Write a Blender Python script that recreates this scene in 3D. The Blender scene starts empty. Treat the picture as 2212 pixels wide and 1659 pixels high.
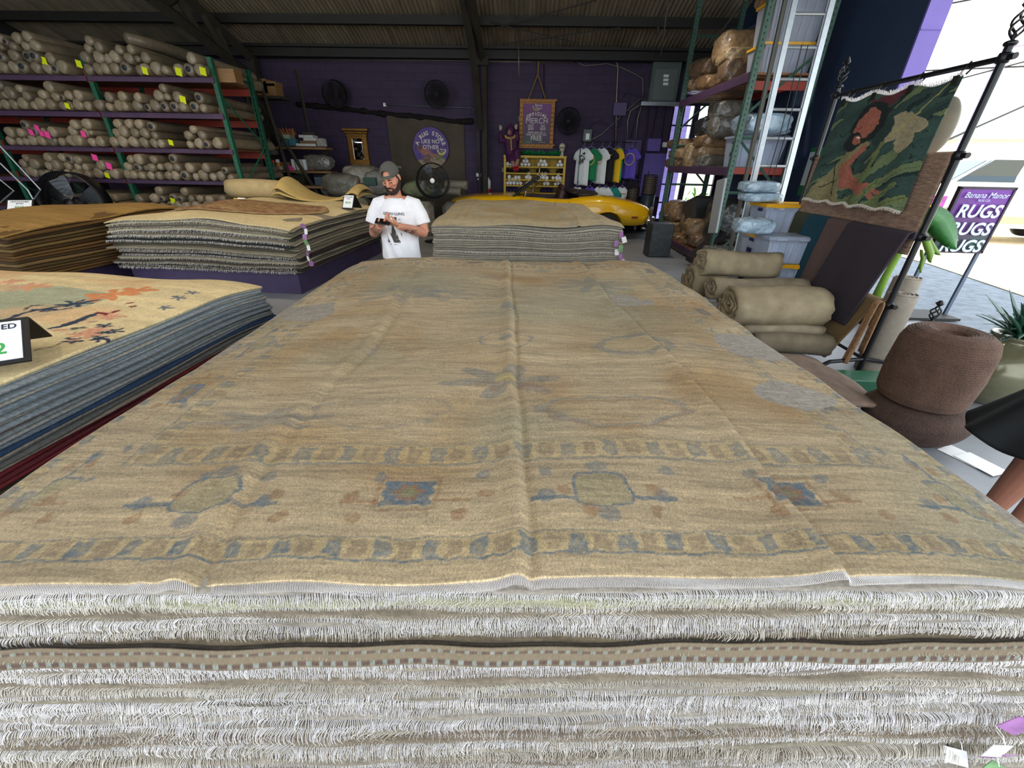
import bpy, bmesh, math, random
import numpy as np
from mathutils import Vector, Matrix
from mathutils.bvhtree import BVHTree
random.seed(7); RNG=np.random.RandomState(11)
S=bpy.context.scene; COL=S.collection
# ---------------- camera, sky, sun, exposure ----------------
F,TH,YAW,ROLL,CH=885.26,math.radians(28.303),math.radians(-1.735),math.radians(1.131),1.75
_cy,_sy=math.cos(YAW),math.sin(YAW)
FWD=np.array([_sy*math.cos(TH),_cy*math.cos(TH),-math.sin(TH)])
_r0=np.array([_cy,-_sy,0.]); _u0=np.cross(_r0,FWD)
RT=math.cos(ROLL)*_r0+math.sin(ROLL)*_u0; UP=-math.sin(ROLL)*_r0+math.cos(ROLL)*_u0
CAM=np.array([0,0,CH])
cam=bpy.data.cameras.new('camera'); co=bpy.data.objects.new('camera',cam); COL.objects.link(co)
cam.sensor_fit='HORIZONTAL'; cam.sensor_width=36; cam.lens=F/2212*36; cam.clip_start=.05; cam.clip_end=300
M=Matrix(((RT[0],UP[0],-FWD[0],0),(RT[1],UP[1],-FWD[1],0),(RT[2],UP[2],-FWD[2],CH),(0,0,0,1)))
co.matrix_world=M; S.camera=co
S.view_settings.view_transform='Standard'; S.view_settings.look='None'
S.view_settings.gamma=1; S.view_settings.use_curve_mapping=False; S.view_settings.exposure=0.42
W=bpy.data.worlds.new('sky'); S.world=W; W.use_nodes=True
_b=W.node_tree.nodes['Background']; _b.inputs[0].default_value=(.86,.93,1,1); _b.inputs[1].default_value=2.6
sl=bpy.data.lights.new('sun','SUN'); sl.energy=9; sl.angle=.01; sl.color=(1,.95,.86)
so=bpy.data.objects.new('sun',sl); COL.objects.link(so); so.location=(-8,0,20)
so.rotation_euler=Vector((-math.cos(math.radians(66)),.12,math.sin(math.radians(66)))).to_track_quat('Z','Y').to_euler()
def portal(n,loc,rot,sx,sy):
    l=bpy.data.lights.new(n,'AREA'); l.shape='RECTANGLE'; l.size=sx; l.size_y=sy; l.cycles.is_portal=True
    o=bpy.data.objects.new(n,l); COL.objects.link(o); o.location=loc; o.rotation_euler=rot
portal('bay_portal_side',(5.25,2.9,2.4),(0,math.pi/2,0),4.8,8.2)
portal('bay_portal_front',(-4.4,-1.3,3.2),(math.pi/2,0,0),19,6.4)
# ---------------- helpers ----------------
def ray(x,y): return FWD+(x-1106)/F*RT-(y-829.5)/F*UP
def atz(x,y,z): d=ray(x,y); return CAM+d*((z-CH)/d[2])
def at(x,y,Y): d=ray(x,y); return CAM+d*(Y/d[1])
def atx(x,y,X): d=ray(x,y); return CAM+d*(X/d[0])
def lin(h):
    h=h.lstrip('#'); c=[int(h[i:i+2],16)/255 for i in (0,2,4)]
    return tuple(v/12.92 if v<=.04045 else ((v+.055)/1.055)**2.4 for v in c)
LH=lambda h:np.array(lin(h))
LOC={}
def vn(x,y,seed=0):
    x=np.asarray(x,float);y=np.asarray(y,float)
    x,y=np.broadcast_arrays(x,y)
    xi=np.floor(x).astype(np.int64);yi=np.floor(y).astype(np.int64);fx=x-xi;fy=y-yi
    fx=fx*fx*(3-2*fx);fy=fy*fy*(3-2*fy)
    def h(a,b):
        n=(a*374761393+b*668265263+seed*1442695041)&0x7fffffff
        n=((n^(n>>13))*1274126177)&0x7fffffff
        return ((n^(n>>16))&0xffff)/65535.
    return (h(xi,yi)*(1-fx)+h(xi+1,yi)*fx)*(1-fy)+(h(xi,yi+1)*(1-fx)+h(xi+1,yi+1)*fx)*fy
_m={}
def mat(name,col=None,rough=.8,metal=0,nz=0,ns=5,bump=0,bs=60,attr=False,st=(1,1,1),trans=0,alpha=1,coat=0,emit=0,ior=1.45,st2=None,brick=None,sheen=0,grain=None):
    if name in _m: return _m[name]
    m=bpy.data.materials.new(name); m.use_nodes=True; t=m.node_tree; N=t.nodes; L=t.links
    b=N['Principled BSDF']; b.inputs['Roughness'].default_value=rough; b.inputs['Metallic'].default_value=metal
    b.inputs['IOR'].default_value=ior
    if trans: b.inputs['Transmission Weight'].default_value=trans
    if alpha<1: b.inputs['Alpha'].default_value=alpha
    if coat: b.inputs['Coat Weight'].default_value=coat; b.inputs['Coat Roughness'].default_value=.08
    if sheen: b.inputs['Sheen Weight'].default_value=sheen
    if isinstance(col,str): col=lin(col)
    tc=N.new('ShaderNodeTexCoord'); mp=N.new('ShaderNodeMapping'); mp.inputs['Scale'].default_value=st; L.new(tc.outputs['Object'],mp.inputs[0])
    src=None
    if attr:
        a=N.new('ShaderNodeAttribute'); a.attribute_name='Col'; src=a.outputs['Color']
    elif brick:
        k=N.new('ShaderNodeTexBrick'); k.inputs['Color1'].default_value=(*col,1); k.inputs['Color2'].default_value=(*[c*.86 for c in col],1)
        k.inputs['Mortar'].default_value=(*[c*.6 for c in col],1); k.inputs['Scale'].default_value=1; k.inputs['Brick Width'].default_value=.4; k.inputs['Row Height'].default_value=.2; k.inputs['Mortar Size'].default_value=.006
        mp2=N.new('ShaderNodeMapping'); mp2.inputs['Rotation'].default_value=brick; L.new(tc.outputs['Object'],mp2.inputs[0]); L.new(mp2.outputs[0],k.inputs['Vector']); src=k.outputs['Color']
        bb=N.new('ShaderNodeBump'); bb.inputs['Strength'].default_value=.25; bb.inputs['Distance'].default_value=.01; L.new(k.outputs['Fac'],bb.inputs['Height']); bb.invert=True; L.new(bb.outputs[0],b.inputs['Normal'])
    if nz:
        n=N.new('ShaderNodeTexNoise'); n.inputs['Scale'].default_value=ns; n.inputs['Detail'].default_value=6; n.inputs['Roughness'].default_value=.65; L.new(mp.outputs[0],n.inputs['Vector'])
        r=N.new('ShaderNodeMapRange'); r.inputs['From Min'].default_value=.28; r.inputs['From Max'].default_value=.72; r.inputs['To Min'].default_value=1-nz; r.inputs['To Max'].default_value=1+nz; L.new(n.outputs['Fac'],r.inputs['Value'])
        x=N.new('ShaderNodeVectorMath'); x.operation='MULTIPLY'
        if src: L.new(src,x.inputs[0])
        else: x.inputs[0].default_value=col
        L.new(r.outputs[0],x.inputs[1]); src=x.outputs[0]
        if st2:
            mp3=N.new('ShaderNodeMapping'); mp3.inputs['Scale'].default_value=st2[:3]; L.new(tc.outputs['Object'],mp3.inputs[0])
            n2=N.new('ShaderNodeTexNoise'); n2.inputs['Scale'].default_value=1; n2.inputs['Detail'].default_value=3; L.new(mp3.outputs[0],n2.inputs['Vector'])
            r2=N.new('ShaderNodeMapRange'); r2.inputs['From Min'].default_value=.3; r2.inputs['From Max'].default_value=.7; r2.inputs['To Min'].default_value=1-st2[3]; r2.inputs['To Max'].default_value=1+st2[3]; L.new(n2.outputs['Fac'],r2.inputs['Value'])
            x2=N.new('ShaderNodeVectorMath'); x2.operation='MULTIPLY'; L.new(src,x2.inputs[0]); L.new(r2.outputs[0],x2.inputs[1]); src=x2.outputs[0]
    if grain:
        n3=N.new('ShaderNodeTexNoise'); n3.inputs['Scale'].default_value=1; n3.inputs['Detail'].default_value=2; n3.inputs['Roughness'].default_value=.8
        mp4=N.new('ShaderNodeMapping'); mp4.inputs['Scale'].default_value=grain[:3]; L.new(tc.outputs['Object'],mp4.inputs[0]); L.new(mp4.outputs[0],n3.inputs['Vector'])
        r3=N.new('ShaderNodeMapRange'); r3.inputs['From Min'].default_value=.3; r3.inputs['From Max'].default_value=.7; r3.inputs['To Min'].default_value=1-grain[3]; r3.inputs['To Max'].default_value=1+grain[3]; r3.clamp=False; L.new(n3.outputs['Fac'],r3.inputs['Value'])
        x3=N.new('ShaderNodeVectorMath'); x3.operation='MULTIPLY'
        if src: L.new(src,x3.inputs[0])
        else: x3.inputs[0].default_value=col
        L.new(r3.outputs[0],x3.inputs[1]); src=x3.outputs[0]
    if src: L.new(src,b.inputs['Base Color'])
    elif col is not None: b.inputs['Base Color'].default_value=(*col,1)
    if bump:
        n=N.new('ShaderNodeTexNoise'); n.inputs['Scale'].default_value=bs; n.inputs['Detail'].default_value=4; L.new(mp.outputs[0],n.inputs['Vector'])
        u=N.new('ShaderNodeBump'); u.inputs['Strength'].default_value=bump; u.inputs['Distance'].default_value=.01 if bs>18 else .035; L.new(n.outputs['Fac'],u.inputs['Height'])
        if brick: L.new(bb.outputs[0],u.inputs['Normal'])
        L.new(u.outputs[0],b.inputs['Normal'])
    if emit: b.inputs['Emission Color'].default_value=(*col,1); b.inputs['Emission Strength'].default_value=emit
    _m[name]=m; return m
def setp(o,label=None,cat=None,group=None,kind=None):
    if label: o['label']=label
    if cat: o['category']=cat
    if group: o['group']=group
    if kind: o['kind']=kind
    return o
def thing(name,loc,label,cat,group=None):
    o=bpy.data.objects.new(name,None); COL.objects.link(o); o.empty_display_size=.1
    o.location=[float(v) for v in loc]; LOC[o]=np.array(loc,float); return setp(o,label,cat,group)
class MB:
    def __init__(s): s.v=[];s.f=[];s.n=0;s.c=[]
    def add(s,v,f,col=None):
        v=np.asarray(v,float).reshape(-1,3)
        s.f+= [[int(i)+s.n for i in q] for q in f]; s.v.append(v); s.n+=len(v)
        if col is not None:
            c=np.asarray(col,float); c=np.broadcast_to(c,(len(v),3)); s.c.append(c)
        elif s.c: s.c.append(np.ones((len(v),3)))
        return s
    def box(s,c,d,rz=0,R=None,col=None,bev=0):
        x,y,z=[q/2 for q in d]
        if bev:
            b=min(bev,x*.49,y*.49,z*.49); v=[];idx={}
            for a in (-1,1):
                for e in (-1,1):
                    for g in (-1,1):
                        for k in range(3):
                            p=[a*(x-b),e*(y-b),g*(z-b)]; p[k]+= (a,e,g)[k]*b; idx[(a,e,g,k)]=len(v); v.append(p)
            f=[]
            for k in range(3):
                i,j=[q for q in range(3) if q!=k]
                for sg in (-1,1):
                    q=[]
                    for (a,e) in ((-1,-1),(1,-1),(1,1),(-1,1)):
                        t=[0,0,0]; t[k]=sg;t[i]=a;t[j]=e; q.append(idx[(*t,k)])
                    f.append(q)
            for k in range(3):
                i,j=[q for q in range(3) if q!=k]
                for a in (-1,1):
                    for e in (-1,1):
                        q=[]
                        for sg,kk in ((-1,i),(1,i),(1,j),(-1,j)):
                            t=[0,0,0]; t[k]=sg;t[i]=a;t[j]=e; q.append(idx[(*t,kk)])
                        f.append(q)
            for a in (-1,1):
                for e in (-1,1):
                    for g in (-1,1): f.append([idx[(a,e,g,k)] for k in range(3)])
            v=np.array(v)
        else:
            v=np.array([(a*x,e*y,g*z) for a in (-1,1) for e in (-1,1) for g in (-1,1)])
            f=[(0,1,3,2),(4,6,7,5),(0,4,5,1),(2,3,7,6),(0,2,6,4),(1,5,7,3)]
        if rz:
            k,w=math.cos(rz),math.sin(rz); v=v@np.array([[k,w,0],[-w,k,0],[0,0,1]])
        if R is not None: v=v@np.array(R).T
        return s.add(v+np.array(c),f,col)
    def tube(s,pts,r,n=8,cap=True,col=None,el=None,ref=None):
        P=np.array(pts,float); k=len(P); r=np.broadcast_to(np.asarray(r,float),(k,)) if np.ndim(r)<1 or len(np.shape(r))==1 else r
        T=np.gradient(P,axis=0); T/=np.linalg.norm(T,axis=1)[:,None]+1e-12
        a=np.array(ref if ref is not None else ((0,0,1) if abs(T[0][2])<.9 else (1,0,0)),float)
        V=[]
        ang=np.arange(n)*2*math.pi/n
        for i in range(k):
            a=a-T[i]*(a@T[i]); a/=np.linalg.norm(a)+1e-12; b=np.cross(T[i],a)
            e=el[i] if el is not None else 1
            V.append(P[i]+r[i]*(np.cos(ang)[:,None]*a*e+np.sin(ang)[:,None]*b))
        f=[(i*n+j,i*n+(j+1)%n,(i+1)*n+(j+1)%n,(i+1)*n+j) for i in range(k-1) for j in range(n)]
        if cap: f+=[list(range(n))[::-1],[(k-1)*n+j for j in range(n)]]
        return s.add(np.concatenate(V),f,col)
    def lathe(s,c,prof,n=24,axis=(0,0,1),col=None):
        c=np.array(c,float); a=np.array(axis,float);a/=np.linalg.norm(a); t=np.array((1,0,0) if abs(a[0])<.9 else (0,1,0),float); t-=a*(t@a); t/=np.linalg.norm(t); b=np.cross(a,t)
        ang=np.arange(n)*2*math.pi/n; V=[c+a*z+rr*(np.cos(ang)[:,None]*t+np.sin(ang)[:,None]*b) for rr,z in prof]; k=len(prof)
        f=[(i*n+j,i*n+(j+1)%n,(i+1)*n+(j+1)%n,(i+1)*n+j) for i in range(k-1) for j in range(n)]
        f+=[list(range(n))[::-1],[(k-1)*n+j for j in range(n)]]
        return s.add(np.concatenate(V),f,col)
    def ell(s,c,r,R=None,n=14,m=9,col=None):
        V=[];
        for i in range(1,m):
            th=math.pi*i/m
            for j in range(n): V.append((math.sin(th)*math.cos(2*math.pi*j/n)*r[0],math.sin(th)*math.sin(2*math.pi*j/n)*r[1],math.cos(th)*r[2]))
        V+=[(0,0,r[2]),(0,0,-r[2])]; V=np.array(V)
        if R is not None: V=V@np.array(R).T
        f=[(i*n+j,(i+1)*n+j,(i+1)*n+(j+1)%n,i*n+(j+1)%n) for i in range(m-2) for j in range(n)]
        t=(m-1)*n; f+=[(t,j,(j+1)%n) for j in range(n)]+[(t+1,(m-2)*n+(j+1)%n,(m-2)*n+j) for j in range(n)]
        return s.add(V+np.array(c),f,col)
    def prism(s,poly,axis,a,b,col=None):
        """poly: 2-D outline in the two other axes, extruded from a to b along axis (0,1,2)"""
        k=len(poly); V=[]
        for t in (a,b):
            for p in poly:
                q=list(p); q.insert(axis,t); V.append(q)
        f=[list(range(k))[::-1],[k+i for i in range(k)]]+[(i,(i+1)%k,k+(i+1)%k,k+i) for i in range(k)]
        return s.add(V,f,col)
    def build(s,name,m,parent=None,smooth=False,local=False,merge=False):
        me=bpy.data.meshes.new(name); V=np.concatenate(s.v)
        o=bpy.data.objects.new(name,me); COL.objects.link(o)
        if parent is not None:
            o.parent=parent; base=LOC[parent]; LOC[o]=base
            if not local: V=V-base
        else: LOC[o]=np.zeros(3)
        me.from_pydata(V.tolist(),[],s.f); me.update()
        if s.c:
            a=me.color_attributes.new('Col','FLOAT_COLOR','POINT'); c=np.ones((len(V),4)); c[:,:3]=np.concatenate(s.c); a.data.foreach_set('color',c.ravel())
        if merge or True:
            bm=bmesh.new(); bm.from_mesh(me); bmesh.ops.recalc_face_normals(bm,faces=bm.faces) if s.n<60000 else None; bm.to_mesh(me); bm.free()
        if smooth: me.polygons.foreach_set('use_smooth',[True]*len(me.polygons))
        me.materials.append(m); return o
def top(s,name,m,label,cat,group=None,smooth=False,kind=None):
    """one-mesh thing: origin moved to its base centre"""
    V=np.concatenate(s.v); b=np.array([(V[:,0].min()+V[:,0].max())/2,(V[:,1].min()+V[:,1].max())/2,V[:,2].min()])
    s.v=[V-b]; o=s.build(name,m,None,smooth); o.location=b; LOC[o]=b; return setp(o,label,cat,group,kind)
MB.top=top
def struct(s,name,m,smooth=False):
    o=s.build(name,m,None,smooth); o['kind']='structure'; return o
MB.struct=struct
def grid(U,V,fn,closed=False):
    """fn(u,v)->xyz arrays; returns verts, faces"""
    uu,vv=np.meshgrid(U,V); P=np.stack(fn(uu,vv),-1).reshape(-1,3); nu,nv=len(U),len(V)
    i=np.arange(nv-1)[:,None]*nu+np.arange(nu-1)[None]; i=i.ravel()
    return P,np.stack([i,i+1,i+nu+1,i+nu],1).tolist(),uu.ravel(),vv.ravel()
def sheet(U,V,fn,th=.004,colfn=None,nrm=(0,0,1)):
    """closed thin sheet with thickness along nrm"""
    P,f,uu,vv=grid(U,V,fn); n=len(P); Q=P-np.array(nrm)*th; nu,nv=len(U),len(V)
    F2=f+[[a+n for a in q[::-1]] for q in f]
    b=list(range(nu))+[nu*(i+1)-1 for i in range(1,nv)]+[nu*nv-1-i for i in range(1,nu)]+[nu*(nv-1-i) for i in range(1,nv-1)]
    F2+=[(b[(i+1)%len(b)],b[i],b[i]+n,b[(i+1)%len(b)]+n) for i in range(len(b))]
    c=None
    if colfn is not None: c=colfn(uu,vv); c=np.concatenate([c,c])
    return np.concatenate([P,Q]),F2,c
def text(body,size,M4,m,parent,name='lettering',ext=.002,bold=0.0,sx=1,align='CENTER',space=1,conform=None,shear=0,mesh=None):
    if 'M' in body: bold=0
    c=bpy.data.curves.new('t','FONT'); c.body=body; c.size=size; c.extrude=ext; c.offset=bold; c.align_x=align; c.align_y='CENTER'; c.space_character=space; c.shear=shear; c.resolution_u=3
    o=bpy.data.objects.new('t',c); COL.objects.link(o); dg=bpy.context.evaluated_depsgraph_get(); me=bpy.data.meshes.new_from_object(o.evaluated_get(dg)); bpy.data.objects.remove(o)
    V=np.array([v.co[:] for v in me.vertices]); 
    if len(V)==0: return None
    V[:,0]*=sx
    if conform: V=conform(V)
    A=np.array(M4); V=V@A[:3,:3].T+A[:3,3]
    mb=MB() if mesh is None else mesh; mb.add(V,[list(p.vertices) for p in me.polygons])
    bpy.data.meshes.remove(me)
    if mesh is not None: return mesh
    return mb.build(name,m,parent)
def frame(o,x,z):
    x=np.array(x,float);x/=np.linalg.norm(x); z=np.array(z,float); z-=x*(z@x); z/=np.linalg.norm(z); y=np.cross(z,x)
    A=np.eye(4);A[:3,0]=x;A[:3,1]=y;A[:3,2]=z;A[:3,3]=o; return A
def copytree(o,loc=None,rot=None,label=None,scale=None,parent=None):
    c=o.copy(); COL.objects.link(c); c.parent=parent
    if loc is not None: c.location=[float(q) for q in loc]; LOC[c]=np.array(loc,float)
    if rot is not None: c.rotation_euler=rot
    if scale is not None: c.scale=scale
    if label: c['label']=label
    for ch in list(o.children):
        copytree(ch,parent=c)
    return c
ORD=['first','second','third','fourth','fifth','sixth','seventh','eighth','ninth','tenth','eleventh','twelfth','thirteenth','fourteenth','fifteenth','sixteenth','seventeenth','eighteenth','nineteenth','twentieth']
def ordn(i):
    if i<20: return ORD[i]
    t=i+1; return {2:'twenty',3:'thirty',4:'forty',5:'fifty',6:'sixty'}[t//10]+('-'+ORD[t%10-1] if t%10 else 'th') if t%10 else {3:'thirtieth',4:'fortieth',5:'fiftieth',2:'twentieth',6:'sixtieth'}[t//10]
def remesh(mb,name,m,parent,vox=.006,sm=4,top_=None):
    me=bpy.data.meshes.new('r'); V=np.concatenate(mb.v); me.from_pydata(V.tolist(),[],mb.f); me.update()
    bm=bmesh.new(); bm.from_mesh(me); bmesh.ops.recalc_face_normals(bm,faces=bm.faces); bm.to_mesh(me); bm.free()
    o=bpy.data.objects.new('r',me); COL.objects.link(o)
    k=o.modifiers.new('a','REMESH'); k.mode='VOXEL'; k.voxel_size=vox
    k=o.modifiers.new('b','SMOOTH'); k.iterations=sm; k.factor=.5
    dg=bpy.context.evaluated_depsgraph_get(); e=bpy.data.meshes.new_from_object(o.evaluated_get(dg)); bpy.data.objects.remove(o)
    e.name=name; q=bpy.data.objects.new(name,e); COL.objects.link(q); e.materials.clear(); e.materials.append(m)
    e.polygons.foreach_set('use_smooth',[True]*len(e.polygons))
    if parent is not None:
        base=LOC[parent]; q.parent=parent; LOC[q]=base
        n=len(e.vertices); a=np.empty(n*3); e.vertices.foreach_get('co',a); a=(a.reshape(-1,3)-base).ravel(); e.vertices.foreach_set('co',a)
    else: LOC[q]=np.zeros(3)
    return q
# ---------------- materials ----------------
CONC=mat('concrete','#85888c',.42,nz=.3,ns=1.2,bump=.15,bs=30)
PURP=mat('purple_block','#40324b',.75,nz=.12,ns=2,brick=(math.pi/2,0,0))
PURPL=mat('purple_paint','#6f5fae',.55,nz=.08,ns=3)
PURPD=mat('dark_purple_paint','#3c3050',.6,nz=.2,ns=4)
NAVY=mat('navy_wall','#2c3d58',.6,nz=.12,ns=2)
WALLL=mat('dark_wall','#2a2a2c',.8,nz=.2,ns=2)
ROOFM=mat('corrugated_iron','#8a7f6c',.6,metal=.2,nz=.45,ns=1.6,bump=.2,bs=20,st=(3,.25,1))
BEAM=mat('aged_timber','#37332a',.85,nz=.25,ns=3,st=(1,1,1))
STEEL=mat('dark_steel','#272620',.6,metal=.2,nz=.2,ns=5)
GALV=mat('galvanised_pipe','#8d8878',.45,metal=.5,nz=.1)
BLACK=mat('black_metal','#0e1015',.42)
BLACKP=mat('black_plastic','#121316',.5)
WHITE=mat('white_paint','#f2f2ef',.5)
ALU=mat('aluminium','#aab0b4',.38,metal=.8,nz=.1,ns=20)
CHROME=mat('chrome','#d8dbe0',.12,metal=1)
RGREEN=mat('green_rack_paint','#1c5a42',.5,nz=.15,ns=10)
RGREENL=mat('worn_green_rack_paint','#3f5f52',.5,nz=.25,ns=14)
RRED=mat('red_orange_beam_paint','#8c2c1c',.55,nz=.2,ns=6)
RPUR=mat('purple_beam_paint','#4d3650',.55,nz=.15,ns=5)
WOOD=mat('shelf_wood','#8f6b43',.65,nz=.2,ns=4,st=(1,6,6))
WOODD=mat('deck_plank','#7d5230',.7,nz=.25,ns=4,st=(1,6,6))
PLY=mat('plywood','#4c4233',.75,nz=.35,ns=1.3,bump=.1)
GOLDF=mat('gilt_frame','#8a5f24',.38,metal=.55,nz=.3,ns=12,bump=.3,bs=50)
MIRR=mat('mirror_glass','#dddddd',.03,metal=1)
YEL=mat('yellow_shelf_paint','#c9a72c',.5,nz=.08)
YELP=mat('yellow_car_paint','#e0ac08',.28,coat=.8)
# ---------------- setting ----------------
YW=14.5
MB().box((-4.45,6.6,-.05),(19.4,15.9,.1)).struct('floor',CONC)
ASPH=mat('asphalt','#7f8891',.9,nz=.35,ns=6,bump=.5,bs=40)
GRAV=mat('pale_gravel','#d8c9a8',.95,nz=.2,ns=8,bump=.5,bs=30)
mb=MB(); mb.box((37.25,12,-.06),(64,90,.1)); mb.box((-4.5,-17.4,-.06),(19.5,32,.1)); mb.struct('ground_asphalt',ASPH)
P=[atz(2000,571,0),atz(2240,648,0)]
mb=MB(); mb.prism([(8.62,9.3),(8.05,6.8),(7.9,-20),(60,-20),(60,50),(9.5,50),(8.7,12)],2,-.005,.004); mb.struct('ground_gravel',GRAV)  # pale gravel starts at the building's shade line, sunlit tone put into its colour
# back wall
MB().box((5.6,13.2,-.05),(.8,2.6,.1)).struct('floor',CONC)
mb=MB(); mb.box((-4.95,YW+.1,2.2),(18.1,.2,4.5)); mb.box((5.1,YW+.1,3.9),(2.1,.2,1.1)); mb.box((5.1,YW+.1,.1),(2.1,.2,.2)); mb.box((6.0,YW+.1,2.2),(.4,.2,4.5)); mb.box((4.82,YW+.1,1.8),(.08,.2,3.3)); mb.struct('wall_back',PURP)
# right wall with two window openings, the jamb and the header over the open bay
xw0,xw1=4.93,5.17
wins=[(4.12,4.78,.2,3.35),(4.86,5.78,.2,3.35)]
mb=MB(); ym=(7,11.95); 
mb.box(((xw0+xw1)/2,9.475,2.4),(.24,4.95,4.8)); mb.box((6.07,13.2,2.4),(.2,2.8,4.8)); mb.box((5.6,11.85,2.4),(1.0,.2,4.8))
mb.box(((xw0+xw1)/2,2.85,4.78),(.24,8.4,.3)); mb.box(((xw0+xw1)/2,-1.2,2.4),(.24,.3,4.8))
mb.struct('wall_right',NAVY)
mb=MB(); mb.box(((xw0+xw1)/2+.01,6.985,2.4),(.27,.03,4.8)); mb.box(((xw0+xw1)/2+.01,6.965,3.35),(.26,.012,.01)); mb.struct('trim_1',PURPL)
# gable filling above the side walls
def roofz(y): return 4.42+.35*(YW-y) if y>2 else 4.42+.35*(YW-2)-.35*(2-y)*1.35
mb=MB(); poly=[(-1.3,4.6),(YW,4.6),(YW,roofz(YW)),(2,roofz(2)),(-1.3,roofz(-1.3))]
mb.prism(poly,0,xw0,xw1); mb.struct('wall_gable_right',NAVY)
mb=MB(); mb.prism([(-1.3,0)]+[(YW,0)]+poly[2:],0,-14.1,-13.9); mb.struct('wall_left',WALLL)
mb=MB(); mb.box((-4.45,-1.3,5.6),(19,.2,1.5)); mb.struct('wall_front',WALLL)
# windows
LILAC=mat('lilac_exterior_wall','#9a8fd6',.7,brick=(math.pi/2,0,0))
GLASS=mat('clear_glass','#ffffff',.02,trans=1,ior=1.02)
n=0
for a,b,z0,z1 in wins:
    n+=1; w=MB(); Yw_=YW+.08
    for z in (z0,z1): w.box(((a+b)/2,Yw_,z),(b-a+.04,.1,.07))
    for y in (a,b): w.box((y,Yw_,(z0+z1)/2),(.07,.1,z1-z0))
    for k in range(1,6): w.box(((a+b)/2,Yw_,z0+(z1-z0)*k/6),(b-a,.05,.04 if n==1 or k in (2,4) else .02))
    w.box(((a+b)/2,Yw_,(z0+z1)/2),(.04 if n==1 else .03,.05,z1-z0)) if n==1 else w.box((b-.2,Yw_,(z0+z1)/2),(.05,.05,z1-z0))
    o=w.struct('window_%d'%n,BLACK); LOC[o]=np.zeros(3)
    MB().box(((a+b)/2,Yw_,(z0+z1)/2),(b-a-.05,.008,z1-z0-.05)).build('pane',GLASS,o)
o=MB().box((4.2,16.4,2.0),(1.95,.25,4.0)).top('neighbouring_wall',LILAC,'lilac painted block wall outside, seen through the far windows','wall')
# roof
nx=1330; X=np.linspace(-14.1,6.25,nx)
for nm,(y0,y1) in (('ceiling',(2,15.2)),('ceiling_front',(2,-1.6))):
    ys=np.array([y0,y1],float); P,f,_,_=grid(X,ys,lambda u,v:(u,v,(np.where(v>=2,4.42+.35*(YW-v),4.42+.35*(YW-2)-.35*1.35*(2-v)))+.03*np.sin(u*2*math.pi/.105)))
    m_=MB(); m_.add(P,f); m_.struct(nm,ROOFM)
    MB().add(P+np.array([0,0,.08]),f[::1]).struct(nm+'_backing',WALLL)
# purlins, eave beam
k=1
for y in (13.0,11.4,9.8,8.2,6.6,5,3.4):
    k+=1; z=roofz(y)-.13; MB().box((-4.4,y,z),(19,.09,.17)).box((-4.4,y-.0,z-.09),(19,.16,.03)).struct('trim_%d'%k,STEEL)
mb=MB(); mb.box((-4.4,14.15,4.5),(19,.28,.06)); mb.box((-4.4,14.15,4.28),(19,.26,.05)); mb.box((-4.4,14.2,4.39),(19,.08,.2)); mb.struct('trim_9',STEEL)
# columns & trusses
def truss(x,nm,col=True):
    mb=MB(); yb=13.95
    mb.box((x,14.2,2.15),(.22,.24,4.3)); 
    # rafter (top chord), bottom chord rising more gently, webs
    def bar(y0,z0,y1,z1,w=.12,h=.16,xx=None): mb.tube([(x if xx is None else xx,y0,z0),(x if xx is None else xx,y1,z1)],w/1.4,4,ref=(1,.0001,0))
    bar(14.2,roofz(14.2)-.3,2,roofz(2)-.35,.2)
    bar(14.1,3.75,10.5,4.75,.2); bar(10.5,4.75,2,7.2,.17)
    bar(14.1,2.3,12.9,4.6,.12); bar(13.0,4.1,12.2,5.1,.12); bar(12.2,4.35,11.3,5.4,.12); bar(11.3,4.6,12.2,5.1,.1)
    bar(10.5,4.75,10.5,roofz(10.5)-.3,.12); bar(10.5,4.75,8.5,roofz(8.5)-.3,.12); bar(8,5.5,8,roofz(8)-.3,.12)
    return mb.struct(nm,BEAM)
truss(-7.95,'trim_10'); 
mb=MB(); x=-1.44
mb.box((x+.06,14.2,2.15),(.14,.24,4.3)); mb.box((x-.12,14.25,2.15),(.05,.16,4.3)); 
mb.tube([(x-.08,14.0,2.6),(x-.12,13.7,3.6),(x-.16,13.2,4.3),(x-.2,12.2,5.0)],.09,4,ref=(1,0,0)); mb.tube([(x,14.2,4.2),(x,2,8.4)],.11,4,ref=(1,0,0)); mb.box((x,14.0,4.2),(.4,.1,.2))
mb.struct('trim_11',BEAM)
# knee braces / sag rods seen under the roof
ROD=mat('thin_rod','#6d6a60',.5,metal=.3)
for i,(a,b) in enumerate((((1110,0,12.3),(1121,92,13.9)),((1443,0,11.5),(1428,120,13.8)),((1422,60,12.6),(1410,110,13.8)),((1610,0,10.6),(1532,102,13.0)),)):
    MB().tube([at(*a),at(*b)],.018,6).top('ceiling_rod',ROD,'thin pale rod under the corrugated roof, %s from the left'%ordn(i),'rod','rods under the roof')
for i,(a,b) in enumerate((((1075,60),(1290,0)),((1060,48),(1250,95)),((1090,95),(1340,60)))):
    MB().tube([at(*a,12.9),at(*b,12.25)],.014,5).top('bracing_cable',STEEL,'thin dark bracing cable crossing under the roof, %s of three'%ordn(i),'cable','bracing cables under the roof')
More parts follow.
